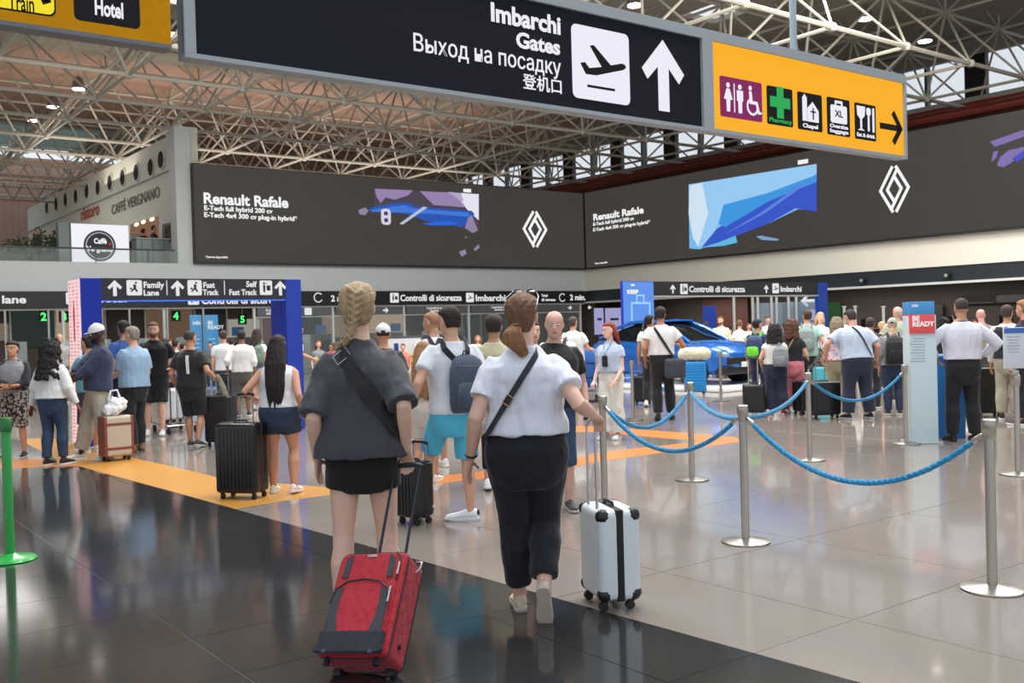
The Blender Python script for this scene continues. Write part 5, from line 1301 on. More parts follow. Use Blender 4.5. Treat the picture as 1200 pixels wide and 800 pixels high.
def rpart(name, c, s_, m, bev=.01, seg=2, par=red): b = new_bm(); box(b, (c[0], c[1], c[2] + .04), s_, bev=bev, seg=seg); return obj(name, b, m, par)
rpart('shell', (0, 0, h / 2), (w, d, h), mred, .04, 5)
for yy in (-d / 2 + .03, d / 2 - .03):
    b = new_bm(); pts = [(x, yy, z + .04) for x, z in rrect(w + .006, h + .006, .045, 0, h / 2, 5)]; tube(b, pts + pts[:1], .0045, n=6, cap=False); obj('piping', b, mpipe, red)
def rface(name, poly, y, t, m):
    b = new_bm(); prism(b, [(x, z + .04) for x, z in poly], -t, Matrix.Translation((0, y, 0))); bmesh.ops.bevel(b, geom=b.edges[:], offset=min(.006, t * .4), segments=2, affect='EDGES'); return obj(name, b, m, red)
yf = -d / 2
rface('front_panel', rrect(w * .90, h * .93, .05, 0, h * .50), yf, .012, mred)
rface('lower_pocket', [(-.165, .10), (.165, .10), (.168, .30), (.150, .355), (.10, .392), (.0, .405), (-.10, .392), (-.150, .355), (-.168, .30)], yf - .010, .028, mred)
rface('pocket_side_trim', [(-.166, .10), (-.085, .10), (-.118, .20), (-.122, .30), (-.108, .372), (-.150, .352), (-.168, .30)], yf - .036, .006, mgry)
rface('pocket_side_trim', [(.166, .10), (.085, .10), (.118, .20), (.122, .30), (.108, .372), (.150, .352), (.168, .30)], yf - .036, .006, mgry)
rface('base_panel', [(-.185, .012), (.185, .012), (.19, .12), (-.19, .12)], yf - .008, .036, mnav)
rface('base_lip', rrect(.40, .05, .02, 0, .022), yf - .030, .024, mnav)
for q in (-1, 1): rface('top_trim', [(q * .115, .435), (q * .155, .435), (q * .150, .555), (q * .112, .575)], yf - .011, .008, mgry)
b = new_bm(); tube(b, [(x, yf - .040, z + .04) for x, z in ((-.172, .28), (-.155, .36), (-.10, .40), (0, .414), (.10, .40), (.155, .36), (.172, .28))], .006, n=6); obj('pocket_zip', b, mpipe, red)
b = new_bm(); tube(b, [(x, yf - .014, z + .04) for x, z in ((.178, .42), (.178, .56), (.15, .585))], .005, n=6); obj('pocket_zip', b, mpipe, red)
for zz in (.47, .505): b = new_bm(); box(b, (.180, yf - .020, zz + .04), (.010, .006, .04), bev=.002); obj('zip_pull', b, mat((210, 210, 210), rough=.3, metal=.8), red)
for zz in (.30, .345): b = new_bm(); box(b, (.172, yf - .046, zz + .04), (.010, .006, .045), bev=.002); obj('zip_pull', b, mat((210, 210, 210), rough=.3, metal=.8), red)
b = new_bm(); box(b, (0, yf - .013, .568 + .04), (.062, .005, .016), bev=.004); obj('badge', b, mat((190, 170, 170), rough=.3, metal=.6), red)
b = new_bm(); tube(b, [(w / 2, -.05, h * .36), (w / 2 + .028, -.04, h * .40), (w / 2 + .028, -.04, h * .62), (w / 2, -.05, h * .66)], .012, n=7) if False else tube(b, [(w / 2 - .002, 0.02, .58), (w / 2 + .02, .02, .60), (w / 2 + .025, .02, .64), (w/2 - .01, .02, .645)], .007, n=7); obj('lock_tab', b, mat((200, 200, 200), rough=.3, metal=.7), red)
b = new_bm(); ball(b, (w / 2 + .004, .0, .14), (.008, .016, .016)); obj('side_foot', b, mpipe, red)
for q in (-1, 1):
    b = new_bm(); box(b, (q * (w / 2 - .05), d / 2 - .05, .03), (.05, .07, .06), bev=.012); o = obj('wheel_housing', b, mpipe, red)
    b = new_bm(); cyl(b, (q * (w / 2 - .05) - .012, d / 2 - .04, .0), (q * (w / 2 - .05) + .012, d / 2 - .04, .0), .036, n=18); obj('wheel', b, mat((20, 20, 22), rough=.5), o)
    b = new_bm(); cyl(b, (q * (w / 2 - .06), -d / 2 + .03, .05), (q * (w / 2 - .06), -d / 2 + .03, -.0), .014, .018, 8); obj('foot_peg', b, mpipe, red)
    b = new_bm(); ball(b, (q * (w / 2 - .07), yf - .045, .045), (.020, .012, .016)); obj('stud', b, mat((70, 76, 86), rough=.3, metal=.4), red)
hl = (red.matrix_basis.inverted() @ hand); zt = hl.z
b = new_bm()
for q in (-1, 1): cyl(b, (q * .085, d / 2 - .035, h), (hl.x + q * .085, hl.y, zt - .01), .009, n=8)
obj('handle_tubes', b, mat((52, 58, 62), rough=.35, metal=.6), red)
b = new_bm(); tube(b, [(hl.x - .095, hl.y, zt - .012), (hl.x - .06, hl.y, zt), (hl.x + .06, hl.y, zt), (hl.x + .095, hl.y, zt - .012)], .015, n=8); obj('handle_grip', b, mat((34, 52, 48), rough=.5), red)

# ---- white hard suitcase
hand2 = F2.W(F2.wr[1] + V3((0, .03, -.02)))
ws = suitcase('white hard shell suitcase with black corners and black zip band at right of the woman', fl(716, 707), yaw_of(-104), w=.36, d=.245, h=.50, col=(214, 224, 228), accent=(20, 22, 26), ribs=0, band=(.045, (16, 18, 22)), corners=(24, 26, 30), handle=hand2.z - .575, rough=.3, metalh=(190, 192, 196))
# ================================================================= stanchions and ropes
M_SS = mat((176, 172, 164), rough=0.28, metal=0.9, kind='brushed')
M_ROPE = mat((16, 134, 186), rough=0.7, kind='fabric', scale=3)
first_post = None
posts = {}
def stanchion(key, px, py, label):
    global first_post
    p = fl(px, py)
    if first_post is None:
        t = thing('rope_post', label, 'post', p, 0, 'steel rope posts')
        b = new_bm(); lathe(b, [(.165, 0), (.172, .004), (.170, .012), (.12, .022), (.05, .030), (.03, .034)], 40); obj('base_plate', b, M_SS, t)
        b = new_bm(); lathe(b, [(.0285, .03), (.0285, .90), (.0285, .905)], 20); obj('pole', b, M_SS, t)
        b = new_bm(); lathe(b, [(.030, .865), (.036, .868), (.036, .905), (.040, .91), (.042, .955), (.040, .975), (.030, .98)], 24); obj('cap', b, M_SS, t)
        first_post = t
    else:
        t = copy_tree(first_post); t.location = p; t['label'] = label
    posts[key] = p; return t
stanchion('A', 874, 635, 'steel rope post at centre right, its blue ropes going both ways')
stanchion('B', 1163, 691, 'steel rope post nearest the camera, at the right edge')
stanchion('C', 949, 539, 'steel rope post in front of the black suitcases in the queue')
stanchion('D', 811, 562, 'steel rope post in front of the blue suitcase')
stanchion('E', 709, 599, 'steel rope post half hidden by the white suitcase')
stanchion('F', 1062, 520, 'steel rope post just left of the blue and red totem')
stanchion('G', 1193, 556, 'steel rope post carrying a notice board at the right edge')
stanchion('H', 742, 492, 'thin steel post between the red haired girl and the man with the shoulder bag')
stanchion('I', 845, 470, 'thin steel post in front of the blue car bonnet')
def rope(a, b_, sag, label, k=26):
    A, B = posts[a], posts[b_]; d = (B - A).normalized(); A = A + d * .045 + V3((0, 0, .885)); B = B - d * .045 + V3((0, 0, .885)); L = (B - A).length
    t = thing('barrier_rope', label, 'rope', A, 0, 'blue barrier ropes')
    pts = []
    for i in range(k + 1):
        s_ = i / k; pts.append((B - A) * s_ + V3((0, 0, -sag * 4 * s_ * (1 - s_))))
    b = new_bm(); tube(b, pts[1:-1], .0165, n=10)
    # twisted lay of the rope: raised strands
    n = int(L / .012); strand = []
    for q in range(3):
        sp = []
        for i in range(int(L / .018)):
            s_ = .03 + .94 * i / (L / .018); a_ = i * .9 + q * 2 * PI / 3
            c = (B - A) * s_ + V3((0, 0, -sag * 4 * s_ * (1 - s_))); side = V3((-d.y, d.x, 0)); sp.append(c + side * (.010 * math.cos(a_)) + V3((0, 0, .010 * math.sin(a_))))
        tube(b, sp, .0105, n=6)
    obj('cord', b, M_ROPE, t)
    for e0, e1 in ((pts[0], pts[1]), (pts[-1], pts[-2])):
        dd = (e1 - e0).normalized(); b = new_bm(); tube(b, [e0, e0 + dd * .06], [.012, .019], n=10); obj('end_ferrule', b, M_SS, t)
    return t
rope('E', 'A', .30, 'blue rope sagging from the half hidden post to the centre right post')
rope('A', 'B', .36, 'long blue twisted rope sagging at the right, nearest the camera')
rope('E', 'D', .26, 'blue rope behind, meeting the nearer rope low in front of the girl')
rope('D', 'A', .08, 'short nearly straight blue rope left of the centre right post')
rope('A', 'C', .10, 'blue rope rising from the centre right post to the post by the suitcases')
rope('C', 'F', .28, 'blue rope hanging behind the suitcases towards the totem')

# ---- totem, blue counter, notice board
p = fl(1080, 518)
tt = thing('information_totem', 'tall white totem with blue and red head panel', 'sign', p, yaw_of(6))
def tb(name, c, s_, m, bev=.01, par=tt): b = new_bm(); box(b, c, s_, bev=bev); return obj(name, b, m, par)
dt = depth_of(p); pm = FPX / dt
tb('body', (0, 0, .80), (.33, .30, 1.58), mat((196, 214, 220), rough=.35), .02)
tb('red_panel', (-.012, -.02, 1.48), (.30, .30, .235), mat((226, 84, 88), rough=.4), .006)
tb('blue_panel', (-.012, -.02, 1.675), (.30, .30, .155), mat((70, 148, 208), rough=.4), .006)
text('BE\nREADY', (-.13, -.172, 1.52), .082, M_TXT, tt, bold=.04); text('info', (-.13, -.172, 1.69), .05, M_TXT, tt, bold=.02)
for k in range(9): tb('print_line', (-.05 - .01 * (k % 3), -.152, 1.30 - k * .035), (.14 + .02 * (k % 3), .002, .008), mat((150, 168, 178), rough=.5), 0)
tb('foot', (0, 0, .01), (.42, .36, .02), mat((180, 184, 184), rough=.4), .005)
p = fl(1112, 513); bc = thing('check_counter', 'blue counter box behind the white totem', 'counter', p, yaw_of(20))
b = new_bm(); prism(b, [(-.24, 0), (.20, 0), (.20, 1.0), (-.24, 1.06)], .45); obj('body', b, mat((36, 120, 196), rough=.4), bc, smooth=False)
b = new_bm(); box(b, (0, .2, 1.05), (.46, .5, .03), bev=.01); obj('top', b, mat((60, 140, 206), rough=.3), bc)
p = fl(1101, 512); pb = thing('paper_bag', 'crumpled pale paper bag on the floor against the blue counter', 'bag', p, .3)
b = new_bm(); prism(b, [(-.05, 0), (.05, 0), (.0, .11)], .06); obj('bag_body', b, mat((220, 216, 206), rough=.8), pb, smooth=False)
p = posts['G'] + V3((-.03, 0, .98)); nb = thing('notice_board', 'white notice board with blue header on top of a rope post', 'sign', p, yaw_of(0))
b = new_bm(); box(b, (0, 0, .26), (.205, .02, .40), bev=.006); obj('board', b, mat((206, 212, 222), rough=.4), nb)
b = new_bm(); box(b, (0, -.012, .43), (.195, .004, .05)); obj('blue_header', b, mat((58, 104, 180), rough=.4), nb, smooth=False)
for k in range(6): b = new_bm(); box(b, (-.01, -.011, .37 - k * .03), (.13 - .02 * (k % 3), .003, .007)); obj('print_line', b, mat((150, 158, 170)), nb, smooth=False)
b = new_bm(); cyl(b, (0, 0, 0), (0, 0, .07), .012, n=8); box(b, (0, 0, .02), (.07, .05, .05), bev=.01); obj('clamp', b, M_SS, nb)
# ---- green belt post at the left edge
p = fl(12, 656); gp = thing('belt_post', 'bright green belt post with round base at the left edge', 'post', p)
GR = mat((40, 168, 74), rough=.3, coat=.3)
b = new_bm(); lathe(b, [(.175, 0), (.18, .006), (.17, .018), (.06, .034), (.04, .05)], 36); obj('base_plate', b, GR, gp)
b = new_bm(); lathe(b, [(.033, .04), (.033, .98), (.030, .99)], 20); obj('pole', b, mat((44, 150, 70), rough=.35), gp)
b = new_bm(); lathe(b, [(.040, .93), (.042, .94), (.042, 1.02), (.034, 1.03)], 20); obj('belt_cassette', b, mat((28, 110, 52), rough=.4), gp)

# ================================================================= blue car on its display platform
def car():
    # profile along length (x forward), height z
    cx, cy_ = 790, 440
    p = dep(789, 400, 25.0); p.z = 0
    rz = yaw_of(90 + 33)
    plat = thing('display_platform', 'low white display platform under the blue car', 'platform', p, rz - PI / 2 + PI / 2)
    plat.rotation_euler.z = HEAD - PI/2 - math.radians(50)
    b = new_bm(); box(b, (0, 0, .05), (5.4, 3.0, .10), bev=.03); obj('deck', b, mat((236, 238, 240), rough=.25, coat=.5), plat)
    for q in (-1.4, .9): b = new_bm(); box(b, (q, -1.51, .05), (.7, .02, .07)); obj('blue_print', b, mat((60, 130, 210), rough=.4), plat, smooth=False)
    t = thing('car', 'metallic blue coupé SUV on the display platform behind the ropes', 'car', p + V3((0, 0, .108)))
    t.rotation_euler.z = HEAD - PI/2 - math.radians(50)
    PAINT = mat((28, 104, 196), rough=.25, metal=.4, coat=1.0); GL = mat((14, 18, 22), rough=.06); BK = mat((16, 17, 19), rough=.5)
    # cross sections along x: (x, half width, z sill, z shoulder, z top(body), )
    b = new_bm(); secs = [(-2.15, .62, .45, .85, .92), (-2.10, .80, .32, .92, 1.02), (-1.8, .89, .24, .98, 1.08), (-1.2, .92, .20, .99, 1.08), (-.4, .93, .20, .97, 1.05), (.5, .93, .20, .95, 1.03), (1.1, .92, .20, .94, 1.02), (1.6, .90, .22, .90, .98), (1.95, .86, .25, .82, .90), (2.15, .74, .30, .72, .80), (2.24, .52, .38, .62, .70)]
    rs = []
    for x, hw, z0_, zs, zt_ in secs:
        pr_ = [(-hw * .80, z0_), (-hw * .97, z0_ + .10), (-hw * .985, (z0_ + zs) / 2), (-hw, zs - .10), (-hw * .95, zs), (-hw * .72, zt_), (0, zt_ + .02)]
        pr_ = pr_ + [(-a, z) for a, z in reversed(pr_[:-1])]
        rs.append([V3((x, a, z)) for a, z in pr_])
    rings(b, rs); me = mesh_from(b, 'body_shell', PAINT); obj('body_shell', me, None, t)
    # glasshouse
    def house(name, m, grow, x0, x1, cut=None):
        b = new_bm(); rs = []
        for z, xa, xb, hw in ((1.00, -1.95, 1.18, .84), (1.15, -1.72, .92, .80), (1.32, -1.35, .55, .72), (1.44, -.95, .20, .64), (1.50, -.6, -.05, .56)):
            hw += grow; rs.append([V3((xa + .15, -hw * .86, z)), V3((xa, 0, z)), V3((xa + .15, hw * .86, z)), V3((xb - .5, hw, z)), V3((xb - .1, hw * .82, z)), V3((xb, 0, z + .0)), V3((xb - .1, -hw * .82, z)), V3((xb - .5, -hw, z))])
        rings(b, rs); return obj(name, b, m, t)
    house('windows', GL, 0, 0, 0)
    def arc3(pts, r, name='roof_rail', m=PAINT): b = new_bm(); tube(b, pts, r, n=8); return obj(name, b, m, t)
    for q in (-1, 1):
        arc3([(1.12, q * .74, 1.0), (.84, q * .70, 1.16), (.50, q * .66, 1.33), (.12, q * .60, 1.46), (-.4, q * .57, 1.52), (-.9, q * .60, 1.48), (-1.35, q * .66, 1.35), (-1.8, q * .74, 1.12)], .045, 'roof_pillar')
        arc3([(-.32, q * .86, 1.0), (-.38, q * .70, 1.32), (-.42, q * .62, 1.46)], .03, 'door_pillar', BK)
    b = new_bm(); box(b, (-.38, 0, 1.515), (1.1, 1.12, .05), bev=.022, seg=3); obj('roof_panel', b, PAINT, t)
    for x in (-1.38, 1.36):
        for q in (-1, 1):
            b = new_bm(); cyl(b, (x, q * .80, .34), (x, q * .955, .34), .40, n=28); obj('wheel_arch', b, BK, t)
            b = new_bm(); cyl(b, (x, q * .72, .34), (x, q * .965, .34), .345, n=28); o = obj('tyre', b, mat((18, 18, 19), rough=.8), t)
            b = new_bm(); cyl(b, (x, q * .96, .34), (x, q * .975, .34), .23, n=24); obj('rim', b, mat((60, 64, 70), rough=.3, metal=.8), o)
            for k in range(5):
                a = 2 * PI * k / 5; b = new_bm(); cyl(b, (x, q * .98, .34), (x + .21 * math.cos(a), q * .98, .34 + .21 * math.sin(a)), .024, n=6); obj('spoke', b, mat((150, 154, 160), rough=.3, metal=.8), o)
    b = new_bm(); box(b, (2.16, 0, .55), (.20, 1.35, .17), bev=.04); obj('grille', b, BK, t)
    b = new_bm(); box(b, (2.08, 0, .33), (.34, 1.62, .20), bev=.06); obj('lower_grille', b, BK, t)
    for q in (-1, 1): b = new_bm(); box(b, (2.08, q * .60, .68), (.20, .30, .08), bev=.03, rot=Matrix.Rotation(-q * .5, 4, 'Z')); obj('headlamp', b, mat((200, 212, 226), rough=.1, emit=.5), t); b = new_bm(); ball(b, (.72, q * 1.0, 1.06), (.10, .12, .075)); obj('door_mirror', b, PAINT, t)
    b = new_bm(); box(b, (2.275, 0, .46), (.02, .52, .12), bev=.004); obj('number_plate', b, mat((214, 216, 214), rough=.4), t)
    for dd in diamond(0, .62, .06, .09, .016): 
        b = new_bm(); flat(b, dd, (2.26, 0, 0), Matrix.Rotation(PI / 2, 4, 'Z') @ Matrix.Rotation(PI / 2, 4, 'X'), .01); obj('emblem', b, mat((210, 214, 220), rough=.3, metal=.6), t, smooth=False)
    for q in (-1, 1):
        b = new_bm(); tube(b, [(1.0, q * .935, .60), (.0, q * .945, .58), (-1.0, q * .94, .60)], .012, n=6); obj('door_trim', b, mat((16, 60, 130), rough=.3), t)
        for x in (.10, -.85): b = new_bm(); box(b, (x, q * .94, .86), (.16, .02, .025), bev=.006); obj('door_handle', b, PAINT, t)
car()

# ================================================================= the crowd
SK, SKD, SKB = (222, 178, 152), (196, 146, 116), (62, 42, 34)
WH, BKc, NV = (222, 224, 228), (20, 20, 22), (26, 30, 46)
def HU(label, px, ytop, yfeet=None, **k): return Human('p', label, px, ytop, yfeet, **k)
def walk(st=.16, lift=18): return {1: (.09, st, 0), -1: (-.09, -st, .0, lift)}

# --- left side
h = HU('youth with dark hooded jacket over grey top and animal print shorts at left edge', 19, 398, 536, face=170, skin=SKD, hands={1: (-.02, .24, 1.08), -1: (.02, .25, 1.05)}, feet={1: (.12, 0, 0), -1: (-.12, 0, 0)}, poles={1: (1, -.4, -.4), -1: (-1, -.4, -.4)}, head=(4, 0))
h.shirt((136, 138, 144), sleeve=0, hem=.88, loose=.02, name='grey_top'); h.shirt((30, 34, 44), sleeve=1.9, hem=1.0, loose=.028, name='jacket_sleeves', neck=1.46).scale = (1, .9, 1)
h.pants((150, 142, 132), kind='print', length=.52, loose=.035, name='shorts'); h.shoes((24, 26, 34)); h.hair((28, 22, 20), 'short', vol=1.15); h.facebits((30, 24, 20))
h = HU('woman with big black curly hair, white blouse and blue jeans, seen from behind', 64, 397, 545, face=12, sex='f', bulk=1.12, skin=(110, 74, 56), hands={1: (.34, .06, .84), -1: (-.33, .0, .82)}, feet={1: (.11, .05, 0), -1: (-.08, -.05, 0)})
h.shirt((222, 224, 222), sleeve=1.95, hem=.93, loose=.035, name='blouse'); h.pants((44, 66, 92), kind='denim', length=.96, loose=.004, waist=1.0, name='jeans'); h.shoes((24, 24, 26), sole=(220, 220, 220)); h.hair((22, 18, 18), 'curly', length=1.15, vol=1.35)
h = HU('tall dark skinned man in white cap and navy shirt looking at his phone', 128, 378, 538, face=-122, bulk=1.12, skin=SKB, lean=-5, pxf=117, hands={1: (-.02, .36, 1.04), -1: (-.10, .34, 1.0)}, feet={1: (.14, .20, 0), -1: (-.10, -.10, 0)}, head=(0, 16), poles={1: (1, -.6, -.6), -1: (-1, -.6, -.6)})
h.shirt((36, 46, 78), sleeve=1.55, hem=.88, loose=.045, name='shirt'); h.pants((176, 170, 156), length=.97, loose=.022, wide=.01); h.shoes((200, 196, 190), sole=(230, 228, 224)); h.cap((214, 216, 220)); h.facebits((14, 10, 10), beard=(20, 16, 16), lips=(90, 50, 48))
ph = thing('phone', 'dark phone held by the man in the white cap', 'phone', h.W((-.06, .42, 1.05)), h.T.rotation_euler.z); b = new_bm(); box(b, (0, 0, 0), (.075, .012, .15), rot=Matrix.Rotation(-.9, 4, 'X'), bev=.006); obj('case', b, mat((24, 24, 28), rough=.3), ph); b = new_bm(); box(b, (0, -.006, .004), (.066, .004, .14), rot=Matrix.Rotation(-.9, 4, 'X')); obj('screen', b, mat((60, 70, 90), rough=.1), ph, smooth=False)
sc1 = suitcase('beige suitcase with brown leather trim and a white plastic bag on top', fl(137, 539), yaw_of(-40), w=.36, d=.26, h=.52, col=(186, 174, 158), accent=(110, 60, 48), trim=(122, 66, 54), ribs=0, handle=.30)
pb = thing('plastic_bag', 'crumpled white plastic bag resting on the beige suitcase', 'bag', sc1.location + V3((0, 0, .58)), yaw_of(-40))
b = new_bm()
for i in range(12):
    rr = random.Random(i + 40); ball(b, (rr.uniform(-.09, .09), rr.uniform(-.05, .05), rr.uniform(.06, .20)), rr.uniform(.06, .09), seg=8)
me = voxel(b, .012, 2); wrinkle(me, .014, 18, 1, 2); set_mat(me, mat((232, 234, 238), rough=.35)); obj('bag_body', me, None, pb)
b = new_bm(); tube(b, [(-.08, 0, .20), (-.05, 0, .32), (.03, 0, .33), (.07, 0, .22)], .012, n=6); obj('bag_handle', b, mat((232, 234, 238), rough=.35), pb)
h = HU('person in teal T-shirt with a cream pouch beside the blue column', 107, 392, 530, face=-70, lod=2, skin=SKD, hands={1: (.10, .38, 1.10), -1: (-.10, .40, 1.10)})
h.shirt((92, 158, 170), sleeve=.6, hem=.9, loose=.03); h.pants((60, 60, 70), length=.55, loose=.03, name='shorts'); h.shoes((210, 210, 210)); h.hair((30, 24, 22), 'short')
pch = thing('pouch', 'cream cloth pouch hanging at the hip of the person in teal', 'bag', h.W((.16, .04, .92)), h.T.rotation_euler.z); b = new_bm(); box(b, (0, 0, 0), (.08, .26, .22), bev=.03, seg=3); obj('pouch_body', b, mat((206, 200, 184), rough=.8), pch); b = new_bm(); tube(b, [(0, -.1, .1), (-.1, -.05, .40), (0, .1, .1)], .008, n=5); obj('strap', b, mat((190, 180, 160)), pch)
h = HU('grey haired man in light blue short sleeved shirt and black trousers facing left', 160, 381, 529, face=-62, bulk=1.12, skin=(206, 158, 134), hands={1: (.20, .24, 1.02), -1: (-.12, .34, 1.02)}, feet={1: (.10, .04, 0), -1: (-.10, -.04, 0)}, head=(-8, 4))
h.shirt((140, 170, 200), sleeve=.8, hem=.90, loose=.032, name='shirt', slv_w=.9); h.pants((22, 22, 28), length=.97, loose=.02); h.shoes((120, 92, 66), sole=(60, 50, 44)); h.hair((132, 124, 112), 'short', vol=1.05); h.facebits((110, 100, 90))
h = HU('man in royal blue top partly hidden behind the grey haired man', 149, 374, 517, face=-50, lod=2, skin=SKD); h.shirt((44, 84, 150), sleeve=.6, hem=.9); h.pants((40, 44, 56), length=.96); h.shoes((40, 40, 44)); h.hair((58, 48, 44), 'short')
h = HU('bearded man in black T-shirt and black shorts facing the camera', 184, 376, 509, face=172, bulk=1.08, skin=(220, 172, 148), hands={1: (.20, .12, .98), -1: (-.30, .18, 1.0)}, feet={1: (.13, .02, 0), -1: (-.11, .10, 0)}, head=(-6, 4), pxf=184)
h.shirt((18, 18, 20), sleeve=.68, hem=.90, loose=.025); h.pants((18, 18, 20), length=.48, loose=.035, name='shorts'); h.shoes((222, 226, 232)); h.hair((92, 66, 48), 'short'); h.facebits((84, 60, 46), beard=(120, 84, 62))
h = HU('man seen from behind in black T-shirt with a white back stripe and black shorts', 227, 386, 524, face=10, bulk=1.10, skin=(190, 138, 110), hands={1: (.33, .10, 1.02), -1: (-.30, .10, .92)}, feet={1: (.10, -.06, .0, 8), -1: (-.09, .08, 0)}, head=(6, 0))
h.shirt((22, 22, 26), sleeve=.72, hem=.86, loose=.03)
b = new_bm(); 
for z0_, z1_ in ((1.12, 1.36),):
    pts = [h.UM @ V3((.03, lerp_rings(h.R, z)[2] - lerp_rings(h.R, z)[1] - .045, z)) * h.k for z in (1.10, 1.17, 1.24, 1.31, 1.37)]
    ribbon(b, pts, .045, .004, nrm_from=(0, .5))
obj('white_stripe', b, mat((226, 226, 226)), h.T)
h.pants((26, 27, 32), length=.52, loose=.035, name='shorts'); h.shoes((70, 70, 68), sole=(200, 200, 196)); h.hair((56, 50, 48), 'buzz')
jk = thing('jacket', 'camouflage jacket hanging from the hand of the man in black', 'jacket', h.W((.36, .12, 1.02)), h.T.rotation_euler.z)
b = new_bm(); tube(b, [(0, 0, .02), (.05, 0, -.10), (.10, .0, -.24), (.14, 0, -.36)], [.05, .075, .07, .04], n=10, flat=.6); me = voxel(b, .014, 1); wrinkle(me, .01, 20, .6, 3); set_mat(me, mat((112, 110, 92), rough=.9, kind='curl', scale=.3)); obj('jacket_body', me, None, jk)
suitcase('tall black suitcase beside the man with the white back stripe', fl(260, 522), yaw_of(14), w=.40, d=.26, h=.66, handle=.28, ribs=0)
tr = thing('luggage_trolley', 'chrome luggage trolley loaded with two white suitcases', 'trolley', fl(205, 506), yaw_of(-38))
b = new_bm(); ch = mat((180, 182, 184), rough=.25, metal=.8)
for q in (-.26, .26): tube(b, [(q, .45, .95), (q, .40, .30), (q, .36, .16), (q, -.42, .14)], .016, n=7)
tube(b, [(-.26, .45, .95), (.26, .45, .95)], .018, n=7); tube(b, [(-.26, -.42, .14), (.26, -.42, .14)], .014, n=6); tube(b, [(-.26, 0, .14), (.26, 0, .14)], .014, n=6)
obj('frame', b, ch, tr)
for q in (-.22, .22):
    for y in (-.36, .34): b = new_bm(); cyl(b, (q - .015, y, .06), (q + .015, y, .06), .06, n=16); obj('wheel', b, mat((26, 26, 28)), tr)
c0_ = tr.location
R2 = Matrix.Rotation(yaw_of(-38), 3, 'Z')
suitcase('white suitcase standing on the trolley, nearer one', c0_ + R2 @ V3((-.12, .02, .16)), yaw_of(52), w=.40, d=.20, h=.50, col=(206, 210, 212), ribs=7, handle=None, group='white suitcases on the trolley')
suitcase('white suitcase standing on the trolley, farther one behind its twin', c0_ + R2 @ V3((.12, .10, .16)), yaw_of(52), w=.40, d=.20, h=.50, col=(200, 206, 210), ribs=7, handle=None, group='white suitcases on the trolley')
h = HU('child with a bright blue backpack by the luggage trolley', 198, 395, 503, face=40, lod=2, skin=SK, hands={}); h.shirt((214, 160, 150), sleeve=.5, hem=.9); h.pants((50, 54, 70), length=.5, name='shorts'); h.shoes((60, 60, 60)); h.hair((60, 40, 30), 'short'); backpack(h, 'bright blue and white backpack on the child by the trolley', (54, 84, 190))
h = HU('person in white shirt and dark grey shorts left of the girl in denim shorts', 286, 386, 488, face=-12, lod=2, bulk=1.05, skin=(150, 106, 84), hands={-1: (-.30, .08, .95)}, feet=walk(.06, 5)); h.shirt((224, 224, 222), sleeve=1.3, hem=.90, loose=.03); h.pants((84, 82, 76), length=.62, loose=.04, name='shorts'); h.shoes((40, 38, 38)); h.hair((40, 30, 26), 'short')
h = HU('girl with long dark hair, white top and light denim shorts by the check barriers', 304, 384, 480, face=8, sex='f', lod=2, skin=(204, 150, 124), feet=walk(.08, 8)); h.shirt((222, 222, 224), sleeve=.5, hem=1.0); h.pants((100, 130, 168), kind='denim', length=.26, waist=1.03, name='shorts'); h.shoes((210, 210, 210)); h.hair((50, 30, 26), 'long', length=.30)
backpack(h, 'grey green backpack carried on one shoulder of the girl in denim shorts', (110, 132, 118), x=.10, w=.22, one=True)
h = HU('woman with long dark hair, white tank top and dark denim shorts wheeling a black suitcase', 331, 391, 578, face=6, sex='f', bulk=1.22, skin=(206, 152, 124), hands={-1: (-.34, .10, 1.06), 1: (.28, -.02, .86)}, feet={1: (.14, -.03, 0, 6), -1: (-.12, .05, 0)}, head=(6, 4), grip=(-1,))
h.shirt((232, 232, 234), sleeve=0, hem=.95, loose=.016, name='tank_top', neck=1.40); h.pants((46, 60, 84), kind='denim', length=.27, loose=.012, waist=1.0, name='shorts'); h.shoes((226, 226, 226), big=.95); h.hair((32, 22, 22), 'long', length=.44)
suitcase('large glossy black ribbed suitcase pulled by the woman in the tank top', fl(285, 583), yaw_of(16), w=.44, d=.27, h=.67, col=(14, 14, 16), handle=.26, ribs=9, rough=.22)
h = HU('young man in white T-shirt with black shoulder strap against the blue column', 349, 378, 478, face=75, lod=2, skin=SKD, hands={1: (.14, .34, 1.0), -1: (-.1, .34, 1.0)}, head=(0, 25)); h.shirt((226, 226, 228), sleeve=.55, hem=.9); h.pants((190, 190, 188), length=.5, name='shorts'); h.shoes((220, 220, 220)); h.hair((24, 20, 20), 'short'); crossbody(h, 'black strap bag on the young man by the blue column', -1, (20, 20, 22), width=.04, bag=(.2, .08, .14, (20, 20, 22)))
h = HU('woman with auburn hair beside the blue column, face to the camera', 375, 398, 462, face=160, sex='f', lod=3, skin=SK); h.shirt((120, 130, 130), sleeve=.5); h.pants((40, 40, 50)); h.shoes((40, 40, 40)); h.hair((122, 62, 44), 'long', length=.15); h.facebits()
